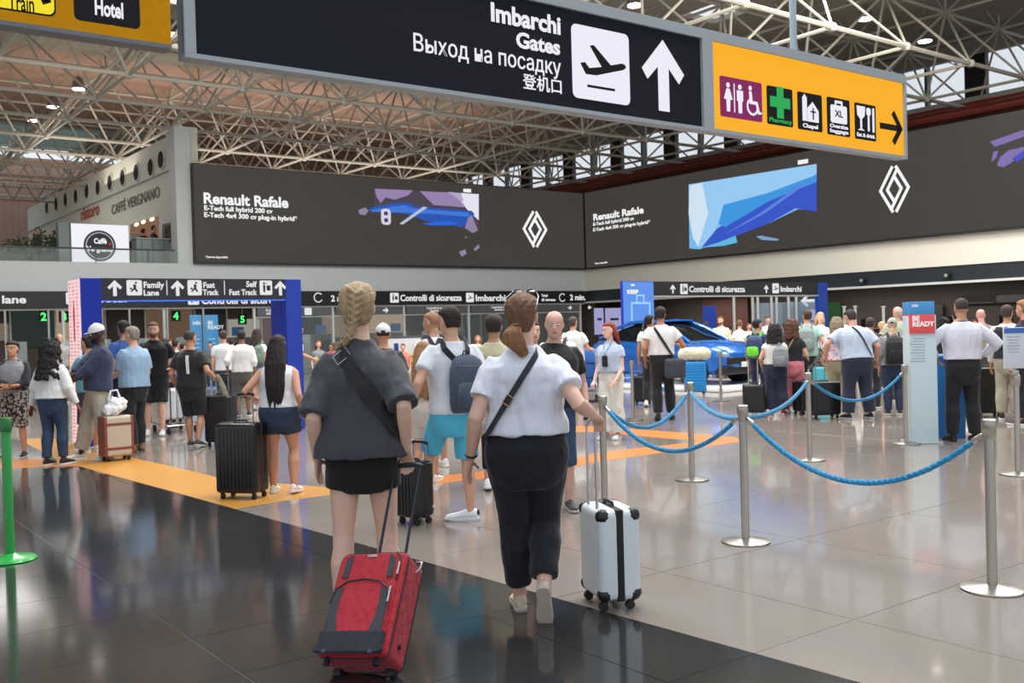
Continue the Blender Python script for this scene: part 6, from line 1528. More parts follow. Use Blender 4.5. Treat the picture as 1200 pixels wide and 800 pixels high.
# --- middle
h = HU('person in white baseball cap and dark jacket seen over the shoulder of the braided woman', 454, 378, 556, face=-14, lod=1, skin=SKD, head=(6, -2)); h.shirt((34, 38, 46), sleeve=1.9, hem=.88, loose=.03, name='jacket'); h.pants((40, 42, 50)); h.shoes((60, 60, 60)); h.hair((40, 30, 26), 'buzz'); h.cap((214, 218, 228))
boy = HU('young man in white T-shirt and turquoise shorts with a dark blue backpack', 541, 356, 612, face=-14, lod=1, bulk=.98, skin=(222, 172, 142), twist=6, hands={-1: (-.36, -.02, .93), 1: (.24, .02, .86)}, feet={1: (.13, .04, 0, 0, -72), -1: (-.20, .05, .0, 34, -25)}, head=(-18, 10), pxf=535)
boy.shirt((224, 228, 234), sleeve=.62, hem=.88, loose=.034); boy.pants((84, 190, 222), length=.46, loose=.036, name='shorts'); boy.shoes((236, 238, 240), heel=(24, 28, 44), ankle=0); boy.hair((44, 32, 28), 'short', vol=.98)
backpack(boy, 'slim dark blue grey backpack on the young man in white', (66, 80, 98), w=.30, hh=.46, d=.12, z=1.12, x=.07, strapcol=(36, 42, 54))
suitcase('small black cabin suitcase between the braided woman and the young man', fl(486, 613), yaw_of(40), w=.27, d=.22, h=.45, col=(16, 16, 18), handle=.14, ribs=6)
h = HU('child with long wavy fair hair, beige top and pale shorts', 500, 398, 566, face=8, sex='f', lod=1, bulk=1.0, skin=(206, 152, 122), feet=walk(.10, 6), head=(0, 4)); h.shirt((214, 198, 176), sleeve=.4, hem=.92, loose=.02, name='beige_top'); h.pants((200, 196, 190), length=.40, loose=.035, name='shorts'); h.shoes((226, 224, 220)); h.hair((150, 112, 74), 'long', length=.36)
h = HU('shaven headed man in white T-shirt with tattooed arm, face turned left', 512, 364, 548, face=-35, lod=1, bulk=1.05, skin=(190, 144, 118), head=(-25, 5), hands={-1: (-.26, .16, .95)}); h.shirt((222, 226, 232), sleeve=.5, hem=.88, loose=.03); h.pants((60, 62, 70), length=.55, name='shorts'); h.shoes((220, 220, 220)); h.hair((150, 108, 82), 'buzz'); h.facebits(); backpack(h, 'backpack with thin navy straps on the shaven headed man', (50, 58, 76), w=.24, hh=.36, d=.10)
h = HU('dark haired man mostly hidden behind the woman in white T-shirt', 577, 366, 573, face=4, lod=1, skin=SKD, pxf=584, feet=walk(.12, 8)); h.shirt((186, 180, 150), sleeve=.5); h.pants((190, 176, 150), length=.5, name='shorts'); h.shoes((232, 232, 232)); h.hair((46, 38, 36), 'short', vol=1.05)
h = HU('bald man in black T-shirt and jeans looking towards the camera', 641, 362, 598, face=176, lod=1, bulk=1.05, pxf=652, skin=(222, 174, 156), head=(4, 6), hands={-1: (-.28, .05, .88), 1: (.25, .05, .9)}, feet={1: (.10, .08, 0), -1: (-.12, -.02, 0)}, side=-2); h.shirt((22, 22, 24), sleeve=.65, hem=.90, loose=.025); h.pants((52, 74, 104), kind='denim', length=.6, loose=.02, name='jeans'); h.shoes((44, 52, 60), sole=(190, 180, 170)); h.facebits((170, 140, 120), iris=(50, 50, 60)); h.hair((190, 160, 140), 'fringe_bald')
h = HU('woman whose face shows between the ponytail and the bald man', 629, 374, 560, face=165, lod=2, skin=SK, sex='f'); h.shirt((60, 60, 66)); h.pants((40, 40, 50)); h.shoes((40, 40, 40)); h.hair((70, 50, 40), 'short'); h.facebits()
h = HU('person with black hair and white shirt just behind the bald man', 657, 368, 545, face=10, lod=2, skin=SKD, bulk=.95); h.shirt((224, 226, 230), sleeve=.5); h.pants((60, 62, 70)); h.shoes((60, 60, 60)); h.hair((18, 16, 18), 'short', vol=1.2); backpack(h, 'black backpack straps on the person behind the bald man', (24, 24, 26), w=.22, hh=.3, d=.09)
h = HU('man in white T-shirt pushing a trolley with a blue rucksack', 674, 370, 476, face=30, lod=2, bulk=1.1, skin=(206, 156, 132), hands={1: (.24, .32, 1.08), -1: (-.2, .32, 1.08)}); h.shirt((228, 230, 232), sleeve=.6, loose=.03); h.pants((70, 72, 80), length=.6, name='shorts'); h.shoes((200, 200, 200)); h.hair((70, 60, 56), 'short')
p = fl(692, 470); rk = thing('rucksack', 'big blue rucksack standing on a trolley beside the red haired girl', 'rucksack', p, yaw_of(20))
b = new_bm(); rings(b, [sring((0, 0, .30 + .80 * t_), .24 * a, .18 * a, 16, 3) for t_, a in ((0, .75), (.1, 1), (.6, 1), (.85, .85), (.97, .6), (1, .3))]); obj('pack_body', b, mat((30, 92, 170), rough=.7, kind='fabric'), rk)
for z in (.5, .8): b = new_bm(); box(b, (0, 0, z), (.49, .37, .03), bev=.01); obj('compression_strap', b, mat((20, 40, 80)), rk)
b = new_bm(); box(b, (0, 0, .20), (.55, .8, .04), bev=.01); 
for q in (-.25, .25): tube(b, [(q, -.4, .2), (q, -.42, 1.0)], .018, n=6)
obj('trolley_frame', b, ch, rk)
for q in (-.22, .22):
    for y in (-.3, .3): b = new_bm(); cyl(b, (q - .02, y, .08), (q + .02, y, .08), .08, n=12); obj('wheel', b, mat((26, 26, 28)), rk)
h = HU('red haired girl in pale blue top and wide white trousers looking left', 718, 376, 514, face=-150, sex='f', lod=1, bulk=.98, skin=(232, 190, 172), head=(34, 6), hands={1: (.25, .06, .86), -1: (-.16, .20, .88)}, feet={1: (.10, .02, 0), -1: (-.09, .0, 0)}, grip=(1,))
h.shirt((182, 196, 222), sleeve=.42, hem=1.0, loose=.035, name='top', slv_w=1.2); h.pants((214, 212, 204), length=.97, loose=.02, waist=1.04, wide=.045); h.shoes((214, 206, 204)); h.hair((128, 58, 40), 'long', length=.16); h.facebits((120, 60, 40))
ph = thing('phone', 'black phone hung on the chest of the red haired girl', 'phone', h.W((.02, .165, 1.16)), h.T.rotation_euler.z); b = new_bm(); box(b, (0, 0, 0), (.08, .014, .15), bev=.006); obj('case', b, mat((16, 16, 20), rough=.3), ph); b = new_bm(); tube(b, [(0, 0, .07), (-.05, -.04, .20), (-.08, -.1, .30)], .004, n=5); tube(b, [(0, 0, .07), (.03, -.05, .20), (.05, -.1, .30)], .004, n=5); obj('lanyard', b, mat((60, 70, 90)), ph)
h = HU('man in white short sleeved shirt and black trousers with a big dark shoulder bag', 777, 358, 492, face=8, lod=1, bulk=1.02, skin=(176, 126, 98), hands={1: (.30, .26, 1.12), -1: (-.25, .06, .92)}, feet={1: (.13, .08, 0), -1: (-.07, -.10, 0, 4)}, head=(10, 2))
h.shirt((222, 224, 224), sleeve=.55, hem=1.0, loose=.03, name='shirt'); h.pants((16, 17, 22), length=.98, loose=.018, waist=1.03); h.shoes((16, 16, 18), sole=(20, 20, 20)); h.hair((34, 28, 28), 'short', vol=1.1)
crossbody(h, 'large dark blue grey shoulder bag on the man in white shirt', -1, (20, 22, 28), width=.045, bag=(.34, .20, .32, (48, 56, 68), .0, -.10), z_hi=1.42, z_lo=.93, x_hi=.10, x_lo=.20)
h = HU('dark haired boy with rucksack straps left of the man with the shoulder bag', 762, 368, 476, face=14, lod=1, bulk=.92, skin=(176, 126, 98), head=(35, 0), feet=walk(.14, 10), pxf=764); h.shirt((220, 222, 222), sleeve=.5, hem=.95); h.pants((18, 18, 22), length=.97); h.shoes((226, 226, 226)); h.hair((20, 18, 20), 'short'); backpack(h, 'black backpack on the dark haired boy', (22, 24, 28), w=.24, hh=.34, d=.09)
suitcase('black suitcase rolled between the boy and the post', fl(752, 474), yaw_of(30), w=.36, d=.24, h=.5, handle=.3, ribs=0)
sc2 = suitcase('bright blue ribbed suitcase beside the man with the shoulder bag', fl(815, 462), yaw_of(4), w=.46, d=.28, h=.66, col=(28, 128, 196), accent=(16, 80, 150), ribs=9, handle=None, vertical_ribs=False)
hb = thing('holdall', 'cream holdall lying on the blue suitcase', 'bag', sc2.location + V3((0, 0, .735)), yaw_of(6)); b = new_bm(); tube(b, [(-.26, 0, .14), (-.2, 0, .15), (.2, 0, .15), (.26, 0, .14)], [.13, .15, .15, .13], n=12); me = voxel(b, .02, 1); wrinkle(me, .012, 10, 1, 1); set_mat(me, mat((206, 200, 172), rough=.8, kind='fabric')); obj('bag_body', me, None, hb); b = new_bm(); tube(b, [(-.12, 0, .28), (-.08, 0, .40), (.08, 0, .40), (.12, 0, .28)], .012, n=6); obj('bag_handle', b, mat((120, 110, 90)), hb)
# --- queue on the right
h = HU('bearded man in cream shirt standing behind the car bonnet', 845, 370, d=27, face=-150, lod=2, skin=SK, bulk=1.05); h.shirt((222, 216, 190), sleeve=1.6, name='shirt'); h.pants((70, 66, 60)); h.shoes((50, 40, 34)); h.hair((96, 70, 50), 'short'); h.facebits(beard=(110, 80, 60))
h = HU('woman in white top with a thin strap right of the cream shirted man', 867, 374, d=27, face=20, sex='f', lod=2, skin=SK); h.shirt((230, 228, 224), sleeve=.6); h.pants((190, 188, 184)); h.shoes((120, 110, 100)); h.hair((110, 84, 64), 'short')
h = HU('person in navy sleeveless top carrying a navy and lime green backpack', 890, 373, 474, face=35, lod=2, skin=(196, 146, 118), head=(30, 0)); h.shirt((32, 48, 92), sleeve=.15, hem=.9); h.pants((26, 36, 62)); h.shoes((60, 60, 64)); h.hair((22, 18, 18), 'short', vol=1.1); backpack(h, 'navy backpack with lime green pocket in the queue', (36, 56, 100), pocket=(120, 220, 60), w=.34, hh=.46, d=.18, strapcol=(100, 200, 70))
h = HU('woman with black curly hair, white waistcoat and navy trousers in the queue', 910, 380, 486, face=25, sex='f', lod=1, bulk=1.15, skin=(206, 156, 130), feet={1: (.12, .05, 0), -1: (-.10, -.02, 0)}, hands={-1: (-.26, .05, .92)}); h.shirt((222, 220, 216), sleeve=.35, hem=.98, loose=.03, name='waistcoat'); h.pants((34, 40, 62), length=.97, loose=.03, waist=1.0, wide=.02); h.shoes((196, 60, 60)); h.hair((24, 20, 20), 'curly', length=.3, vol=1.25)
backpack(h, 'grey rucksack slung on the right side of the woman with black curly hair', (132, 138, 144), x=.14, w=.30, hh=.40, d=.17, z=1.14, one=True)
suitcase('black cabin suitcase with raised handle left of the woman in navy trousers', fl(884, 487), yaw_of(10), w=.36, d=.24, h=.46, handle=.42, ribs=0, metalh=(210, 210, 210))
h = HU('woman with brown curly hair, black top and pink trousers', 930, 374, 484, face=28, sex='f', lod=1, bulk=1.08, skin=(214, 164, 140), feet={1: (.12, .12, 0), -1: (-.10, .0, 0)}, hands={1: (.24, .22, 1.02)}); h.shirt((24, 24, 28), sleeve=.5, hem=.97, loose=.025, name='top'); h.pants((226, 132, 144), length=.95, loose=.03, waist=1.0, wide=.015); h.shoes((206, 196, 184)); h.hair((92, 58, 38), 'curly', length=.3, vol=1.15); crossbody(h, 'tan strap bag on the woman with brown curly hair', 1, (150, 120, 84), width=.03, bag=(.2, .08, .16, (150, 120, 84), .02, .12))
h = HU('young man in mint green T-shirt with a grey backpack', 948, 362, 470, face=22, lod=2, skin=(222, 170, 146), head=(-20, 0), hands={1: (.30, .12, .98)}); h.shirt((168, 206, 200), sleeve=.6, loose=.03); h.pants((30, 32, 38), length=.6, name='shorts'); h.shoes((200, 200, 200)); h.hair((74, 50, 38), 'short'); backpack(h, 'grey green backpack on the young man in mint', (140, 156, 152), w=.3, hh=.46, d=.14)
p = fl(957, 470); hat = thing('straw_bag', 'round woven grey bag hanging beside the pink trousers', 'bag', p + V3((0, 0, .80)), yaw_of(10)); b = new_bm(); ball(b, (0, 0, 0), (.20, .09, .24), seg=16); obj('bag_body', b, mat((150, 146, 136), rough=.8, kind='print', scale=2), hat); b = new_bm(); tube(b, [(-.1, 0, .2), (-.06, 0, .42), (.06, 0, .42), (.1, 0, .2)], .01, n=6); obj('bag_handle', b, mat((110, 100, 90)), hat)
h = HU('woman with long blond hair facing the camera in the far crowd', 962, 365, d=22, face=178, sex='f', lod=2, skin=(236, 192, 168)); h.shirt((236, 232, 232), sleeve=.6); h.pants((200, 196, 190)); h.shoes((150, 140, 130)); h.hair((214, 176, 120), 'long', length=.22); h.facebits((150, 110, 80))
h = HU('older woman with grey wavy hair in a flowered blouse and khaki trousers', 983, 372, 480, face=14, sex='f', lod=1, bulk=1.18, skin=(216, 172, 150), lean=6, hands={1: (.22, .28, 1.0)}); h.shirt((222, 206, 206), kind='flower', sleeve=.7, hem=.92, loose=.04, name='blouse'); h.pants((150, 148, 120), length=.95, loose=.02); h.shoes((150, 140, 130)); h.hair((150, 134, 116), 'curly', length=.0, vol=1.1); crossbody(h, 'brown bag hanging at the hip of the woman in the flowered blouse', -1, (58, 44, 36), width=.02, bag=(.30, .16, .26, (58, 44, 36), .0, -.05), z_lo=1.06, x_lo=.2)
suitcase('turquoise suitcase standing behind the black ones in the queue', fl(966, 470), yaw_of(0), w=.42, d=.24, h=.60, col=(84, 186, 200), handle=.2, ribs=6)
suitcase('big black suitcase in the queue, its two wheels lit from the left', fl(966, 490), yaw_of(-8), w=.46, d=.28, h=.52, handle=.30, ribs=0)
suitcase('black suitcase half hidden behind the rope post in the queue', fl(945, 485), yaw_of(-30), w=.40, d=.26, h=.50, handle=None, ribs=5)
h = HU('big man in light blue T-shirt with a thin black strap leaning over his suitcase', 1006, 361, 491, face=-10, lod=1, bulk=1.36, skin=(208, 152, 128), lean=12, hands={-1: (-.42, .22, .98), 1: (.38, .08, .92)}, feet={1: (.20, .0, 0), -1: (-.16, .02, 0)}, head=(-10, 20), grip=(-1,), poles={-1: (-1, -.5, 0)}); h.shirt((186, 200, 218), sleeve=.78, hem=.93, loose=.04); h.pants((30, 38, 60), length=.98, loose=.03); h.shoes((30, 32, 36), sole=(180, 180, 180)); h.hair((52, 42, 40), 'short'); crossbody(h, 'thin black strap bag on the big man in light blue', -1, (24, 26, 30), width=.03, bag=(.2, .08, .16, (24, 26, 30), 0, .16))
h = HU('person in grey jacket with a black backpack left of the totem', 1048, 372, 486, face=10, lod=1, bulk=1.10, skin=SK, head=(14, 6)); h.shirt((140, 144, 142), sleeve=1.8, hem=.9, loose=.03, name='jacket'); h.pants((46, 60, 84), kind='denim'); h.shoes((60, 60, 64)); h.cap((170, 176, 156)); backpack(h, 'large black backpack left of the blue and red totem', (18, 20, 22), w=.36, hh=.52, d=.2, z=1.17)
h = HU('bald sunburnt man behind the black backpack', 1054, 358, 470, face=20, lod=2, bulk=1.15, skin=(222, 160, 146), head=(-30, 0)); h.shirt((170, 180, 160), sleeve=.6); h.pants((70, 70, 76)); h.shoes((60, 60, 60)); h.hair((200, 176, 160), 'fringe_bald')
h = HU('dark haired man lowering his head behind the man in light blue', 1022, 371, 478, face=30, lod=2, skin=SKD); h.shirt((50, 52, 60)); h.pants((40, 40, 48)); h.shoes((30, 30, 30)); h.hair((60, 52, 50), 'short')
h = HU('staff man in white long sleeved shirt and black trousers, hands at his hips', 1130, 348, 517, face=4, lod=1, bulk=1.12, skin=(186, 136, 110), hands={1: (.27, .12, 1.02), -1: (-.27, .12, 1.02)}, feet={1: (.13, 0, 0), -1: (-.13, .03, 0)}, poles={1: (1, -.5, .0), -1: (-1, -.5, .0)}, head=(4, 2))
h.shirt((214, 214, 226), sleeve=1.9, hem=1.0, loose=.034, name='shirt', slv_w=.7); h.pants((18, 19, 25), length=.99, loose=.02, waist=1.03); h.shoes((16, 16, 18), sole=(20, 20, 20)); h.hair((58, 46, 42), 'buzz')
b = new_bm(); tube(b, [h.UM @ V3((.064 * math.cos(a), -.012 + .060 * math.sin(a), 1.462)) * h.k for a in [2 * PI * k / 16 for k in range(17)]], .006, n=6, cap=False); obj('lanyard', b, mat((50, 70, 130)), h.T)
h = HU('bald pink headed man seen past the shoulder of the staff man', 1152, 361, 470, face=-20, lod=2, bulk=1.1, skin=(228, 168, 158), head=(40, 5)); h.shirt((150, 140, 130), sleeve=.6); h.pants((70, 68, 66)); h.shoes((50, 46, 44))
h = HU('man in dark waistcoat over white shirt and beige trousers near the right edge', 1183, 356, 492, face=30, lod=1, bulk=1.08, skin=SKD, head=(15, 0), hands={1: (.26, .16, .98)}); h.shirt((214, 212, 212), sleeve=1.85, hem=.92, loose=.02, name='shirt'); h.shirt((28, 32, 42), sleeve=0, hem=.93, loose=.032, name='waistcoat', neck=1.41); h.pants((170, 160, 140), length=.98, loose=.022); h.shoes((40, 34, 32)); h.hair((70, 56, 50), 'short')
suitcase('black case standing beside the trousers of the staff man', fl(1158, 488), yaw_of(6), w=.36, d=.26, h=.70, handle=None, ribs=0)
h = HU('person in navy top with red collar cut by the right edge of the picture', 1203, 350, 498, face=-30, sex='f', lod=2, skin=(206, 156, 130)); h.shirt((30, 34, 56), sleeve=.6, hem=.9); h.pants((28, 28, 34), length=.98); h.shoes((30, 26, 26)); h.hair((150, 104, 62), 'short', vol=1.1)
b = new_bm(); tube(b, [h.UM @ V3((.064 * math.cos(a), -.012 + .060 * math.sin(a), 1.456)) * h.k for a in [2 * PI * k / 16 for k in range(17)]], .012, n=6, cap=False); obj('red_collar', b, mat((196, 40, 50)), h.T)
h = HU('dark haired woman just right of the totem, behind the counter', 1108, 372, 468, face=170, sex='f', lod=2, skin=SKB); h.shirt((22, 22, 26)); h.pants((30, 30, 34)); h.shoes((20, 20, 20)); h.hair((14, 12, 14), 'curly', length=.4, vol=1.2); h.facebits()

# --- far crowd: each one different in dress and place
far = [(70, 390, 25, 150, 'm', (150, 150, 150), 'bald', (200, 150, 130), 'bald man far behind the woman with curly black hair'),
 (95, 400, 26, 20, 'f', (90, 130, 140), 'long', (60, 40, 30), 'woman in blue green top far behind the pink lit panel'),
 (206, 398, 24, 10, 'f', (200, 190, 190), 'short', (40, 30, 28), 'small figure in pale top beyond the trolley'),
 (214, 402, 27, 30, 'm', (70, 60, 70), 'short', (30, 26, 24), 'small figure in dark top beyond the trolley'),
 (262, 386, 20, -10, 'm', (216, 220, 222), 'short', (70, 50, 40), 'man in white shirt just right of the black T-shirt man'),
 (272, 396, 28, 0, 'f', (60, 66, 74), 'short', (60, 40, 30), 'dark clothed person at the far gate number four'),
 (246, 400, 30, 170, 'm', (90, 96, 100), 'short', (40, 30, 28), 'grey clothed person at the light blue banners'),
 (335, 386, 22, 5, 'f', (190, 160, 150), 'bun', (140, 90, 70), 'auburn haired person left of the blue column'),
 (388, 402, 28, 170, 'm', (176, 70, 66), 'short', (60, 50, 44), 'person in red seen beside the braid'),
 (472, 402, 24, 175, 'm', (214, 120, 110), 'short', (60, 44, 36), 'person in coral top right of the white cap'),
 (486, 402, 30, 10, 'f', (228, 196, 60), 'short', (220, 180, 50), 'person in yellow by the white kiosk'),
 (560, 392, 26, 175, 'f', (214, 190, 190), 'long', (150, 104, 70), 'light haired woman between the young man and the ponytail'),
 (600, 386, 30, 0, 'm', (90, 90, 96), 'short', (40, 34, 30), 'grey clothed man far behind the ponytail woman'),
 (706, 398, 32, 0, 'm', (60, 60, 66), 'short', (40, 34, 30), 'dark clothed figure left of the red haired girl'),
 (800, 376, 30, 150, 'f', (200, 190, 170), 'long', (120, 86, 60), 'light haired woman seen through the car windscreen'),
 (812, 380, 31, 20, 'm', (120, 60, 60), 'short', (50, 36, 30), 'person in dark red just left of the blue post'),
 (828, 376, 29, -20, 'f', (110, 40, 46), 'short', (60, 40, 36), 'person with dark red hair right of the blue post'),
 (856, 380, 31, 10, 'm', (60, 56, 58), 'short', (40, 34, 32), 'dark clothed man between the cream and white shirts'),
 (878, 378, 30, 160, 'm', (220, 218, 214), 'short', (90, 60, 50), 'man in white behind the navy sleeveless person'),
 (900, 370, 29, 175, 'm', (210, 210, 214), 'short', (80, 56, 44), 'man in white facing the camera above the curly hair'),
 (920, 378, 30, 0, 'f', (60, 70, 80), 'short', (40, 30, 28), 'dark figure between the two curly haired women'),
 (996, 366, 24, 178, 'm', (228, 230, 232), 'short', (70, 50, 40), 'man in white with a thin face left of the big man'),
 (1034, 376, 22, 150, 'f', (236, 180, 150), 'short', (200, 160, 120), 'woman in peach top left of the black backpack'),
 (1142, 374, 26, 175, 'f', (150, 90, 80), 'short', (60, 40, 34), 'red faced woman glimpsed right of the staff man'),
 (1120, 366, 29, 0, 'm', (36, 36, 40), 'short', (24, 20, 20), 'dark clothed man behind the staff man'),
 (1098, 386, 25, 10, 'm', (180, 160, 120), 'short', (30, 24, 22), 'man in khaki top right of the totem')]
for px, yt, dd, fc, sx_, col, hs, hc, lab in far:
    h = HU(lab, px, yt, d=dd, face=fc, sex=sx_, lod=3, skin=(210, 160, 136), H=None)
    h.shirt(col, sleeve=.6, hem=.9); h.pants((46, 50, 62)); h.shoes((50, 48, 48)); h.hair(hc, hs, length=.2)
    if abs(fc) > 140: h.facebits()

# ================================================================= balcony café front
lb = thing('light_box', 'white illuminated advertising box with a round black logo on the balcony', 'sign', (0, 0, 0))
y = VW + .75; xa, xb = P2V(84, 285, y)[0], P2V(151, 285, y)[0]; zt = P2V(84, 261, y)[1]
bx('case', xa - .02, xb + .02, y + .02, y + .5, Z0, zt, mat((150, 156, 158), rough=.5), lb, .01)
bx('side_panel', xa - .40, xa - .03, y + .1, y + .5, Z0, zt + .03, mat((120, 128, 130), rough=.5), lb, .01)
bx('lit_face', xa, xb, y, y + .02, Z0 + .02, zt - .02, mat((238, 238, 246), emit=.98), lb)
cx, cz = (P2V(117, 288, y)); R0 = (P2V(136, 288, y)[0] - P2V(98, 288, y)[0]) / 2
poly_v('round_logo', [disc_poly(R0, cx, cz, 32)], mat((52, 54, 58), emit=.8), lb, y, .004, True)
poly_v('logo_ring', [arc_poly(cx, cz, R0 * .82, R0 * .87, 0, 360, 32)], mat((200, 200, 206), emit=.9), lb, y - .005, .003, True)
ltext('Caffè', 110, 125, 285, 6, WHT, .03, lb, y - .006); ltext('Vergnano', 102, 132, 294, 6, WHT, .03, lb, y - .006)
b = new_bm(); flat(b, disc_poly(.05, P2V(129, 286, y)[0], P2V(129, 286, y)[1]), (0, y - .006, 0), FACE_V, .003); obj('red_dot', b, mat((200, 40, 60), emit=.9), lb)
# potted greenery along the balcony
for i, (px, wd, hh_) in enumerate(((14, .9, .55), (27, .7, .8), (38, .8, .7), (50, .8, 1.0), (62, .8, .75), (73, .6, .6))):
    yy = VW + 1.5 + .8 * (i % 3); q = onV(px, 300, yy); lab = ['low dark planter shrub, leftmost on the balcony', 'second planter shrub from the left on the balcony', 'third planter shrub from the left on the balcony', 'tallest planter shrub on the balcony', 'planter shrub right of the tallest one on the balcony', 'small planter shrub next to the white light box'][i]
    t = thing('potted_shrub', lab, 'plant', (q.x, q.y, Z0 - .02), 0, 'planter shrubs on the balcony')
    b = new_bm(); box(b, (0, 0, .18), (wd * .9, .35, .36), bev=.02); obj('planter', b, mat((70, 72, 66), rough=.6), t)
    b = new_bm(); rr = random.Random(i)
    for k in range(170):
        a = rr.uniform(0, 2 * PI); rad = rr.random() ** .5 * wd * .5; z = .36 + rr.random() * hh_ * (1.1 - rad / wd); c = V3((rad * math.cos(a), rad * .5 * math.sin(a), z)); u = V3((rr.uniform(-1, 1), rr.uniform(-1, 1), rr.uniform(-.3, 1))).normalized() * .09; w_ = u.orthogonal().normalized() * .035
        vs = [b.verts.new(c - u), b.verts.new(c + w_), b.verts.new(c + u), b.verts.new(c - w_)]; b.faces.new(vs)
    o = obj('foliage', b, mat((64, 78, 52), rough=.7), t, smooth=False); o['kind'] = 'stuff'
for px, lab, col, fc in ((172, 'dark figure at the café doorway on the balcony, left one', (40, 36, 38), 160), (180, 'dark figure at the café doorway on the balcony, right one', (30, 30, 34), 20), (213, 'dark clothed person by the café window on the balcony', (34, 34, 36), 60), (45, 'person seated look among the balcony shrubs, leftmost', (50, 50, 56), 100), (64, 'person in dark top behind the balcony shrubs', (44, 40, 40), -80)):
    yy = VW + {172: 6.5, 180: 4.2, 213: 2.9, 45: 5.0, 64: 6.0}[px]; q = onV(px, 300, yy)
    if q.x > UC - .4: q.x = UC - .5
    h = Human('p', lab, px, 0, d=depth_of(q), face=fc, lod=3, z0=Z0 - .02, H=1.7, skin=(190, 140, 116)); h.T.location.x, h.T.location.y = q.x, q.y
    h.shirt(col, sleeve=1.0); h.pants((30, 30, 34)); h.shoes((30, 30, 30)); h.hair((40, 32, 30), 'short')
q = onV(191, 300, VW + 1.6); q.x -= .45; t = thing('cafe_counter', 'grey panelled counter on the balcony before the café', 'counter', (q.x, q.y, Z0 - .02)); b = new_bm(); box(b, (0, 0, .5), (1.2, .6, 1.0), bev=.02); obj('body', b, mat((110, 124, 124), rough=.4), t)
for k in (-.4, 0, .4): b = new_bm(); box(b, (k, -.302, .5), (.02, .01, .9)); obj('panel_joint', b, mat((60, 70, 70)), t, smooth=False)
b = new_bm(); box(b, (0, 0, 1.02), (1.3, .7, .04), bev=.01); obj('top', b, mat((170, 176, 172), rough=.3), t)

# ================================================================= what stands in the security lanes
def box_thing(name, label, cat, p, s_, m, rz=0.0, group=None, parts=()):
    t = thing(name, label, cat, p, rz, group); b = new_bm(); box(b, (0, 0, s_[2] / 2), s_, bev=min(s_) * .12); obj('body', b, m, t)
    for nm, c, ss, mm in parts: b = new_bm(); box(b, c, ss, bev=min(ss) * .1); obj(nm, b, mm, t)
    return t
# light blue banners behind the blue portal
for px0, px1, lab in ((223, 237, 'light blue standing banner, left of the pair beyond the portal'), (240, 256, 'light blue standing banner, right of the pair beyond the portal')):
    a, c = onV(px0, 400, 33.5), onV(px1, 400, 33.5); zt = onV(px0, 370, 33.5).z
    t = thing('banner', lab, 'banner', ((a.x + c.x) / 2, 33.5, 0)); w_ = c.x - a.x
    b = new_bm(); box(b, (0, 0, zt / 2 + .03), (w_, .05, zt), bev=.01); obj('panel', b, mat((58, 140, 196), rough=.4), t); b = new_bm(); box(b, (0, 0, .02), (w_ * 1.1, .4, .04), bev=.01); obj('foot', b, mat((150, 150, 150)), t)
    text('info' if px0 < 230 else 'BE\nREADY', (-w_ * .28, -.03, zt - .3), .18, M_TXT, t, bold=.02)
    for k in range(5): b = new_bm(); box(b, (0, -.027, zt - .8 - k * .14), (w_ * .5, .004, .03)); obj('print_line', b, mat((170, 210, 230)), t, smooth=False)
# glass gates: slim steel portals side by side
gx = [-14.5, -13.2, -11.9, -10.6, -9.3, -8, -6.7, -5.4, -4.1, -2.8, -1.5, -.2, 1.1, 2.4, 3.7, 5.0, 6.3, 7.6, 8.9, 10.2, 11.5, 12.8]
gate0 = None
words = 'first second third fourth fifth sixth seventh eighth ninth tenth eleventh twelfth thirteenth fourteenth fifteenth sixteenth seventeenth eighteenth nineteenth twentieth twenty-first twenty-second'.split()
vis = [x for x in gx if -30 < 600 + FPX * V3((x, VW - 1.2, 0)).dot(RT) / V3((x, VW - 1.2, 0)).dot(FW) < 345]
for i, x in enumerate(vis):
    lab = 'glass ticket gate under the sign strip, %s from the left' % words[i]
    if gate0 is None:
        gate0 = thing('ticket_gate', lab, 'gate', (x, VW - 1.2, 0), 0, 'glass ticket gates of the security lanes')
        b = new_bm(); box(b, (0, 0, .5), (.22, 1.4, 1.0), bev=.05); obj('cabinet', b, mat((120, 124, 126), rough=.35), gate0)
        b = new_bm(); box(b, (0, -.3, 1.01), (.16, .3, .03), bev=.01); obj('reader', b, mat((30, 34, 38), rough=.2), gate0)
        b = new_bm(); box(b, (.32, 0, .95), (.40, .012, 1.2)); obj('glass_wing', b, glass_mat((200, 220, 220), .25), gate0, smooth=False)
        b = new_bm(); cyl(b, (0, .5, 1.0), (0, .5, 2.58), .035, n=8); obj('steel_post', b, mat((190, 194, 194), rough=.3, metal=.4), gate0)
    else:
        c = copy_tree(gate0); c.location = (x, VW - 1.2, 0); c['label'] = lab
# white kiosk with small blue screen beyond the young man
q = fl(476, 446, 0); k1 = box_thing('kiosk', 'white kiosk with a small blue screen between the white cap and the young man', 'kiosk', (q.x, q.y, 0), (1.5, .5, 1.35), mat((196, 198, 200), rough=.4), yaw_of(0), parts=(('screen', (-.25, -.256, 1.0), (.14, .02, .36), mat((40, 60, 120), rough=.2)), ('dark_top', (0, 0, 1.37), (1.56, .54, .04), mat((80, 84, 88)))))
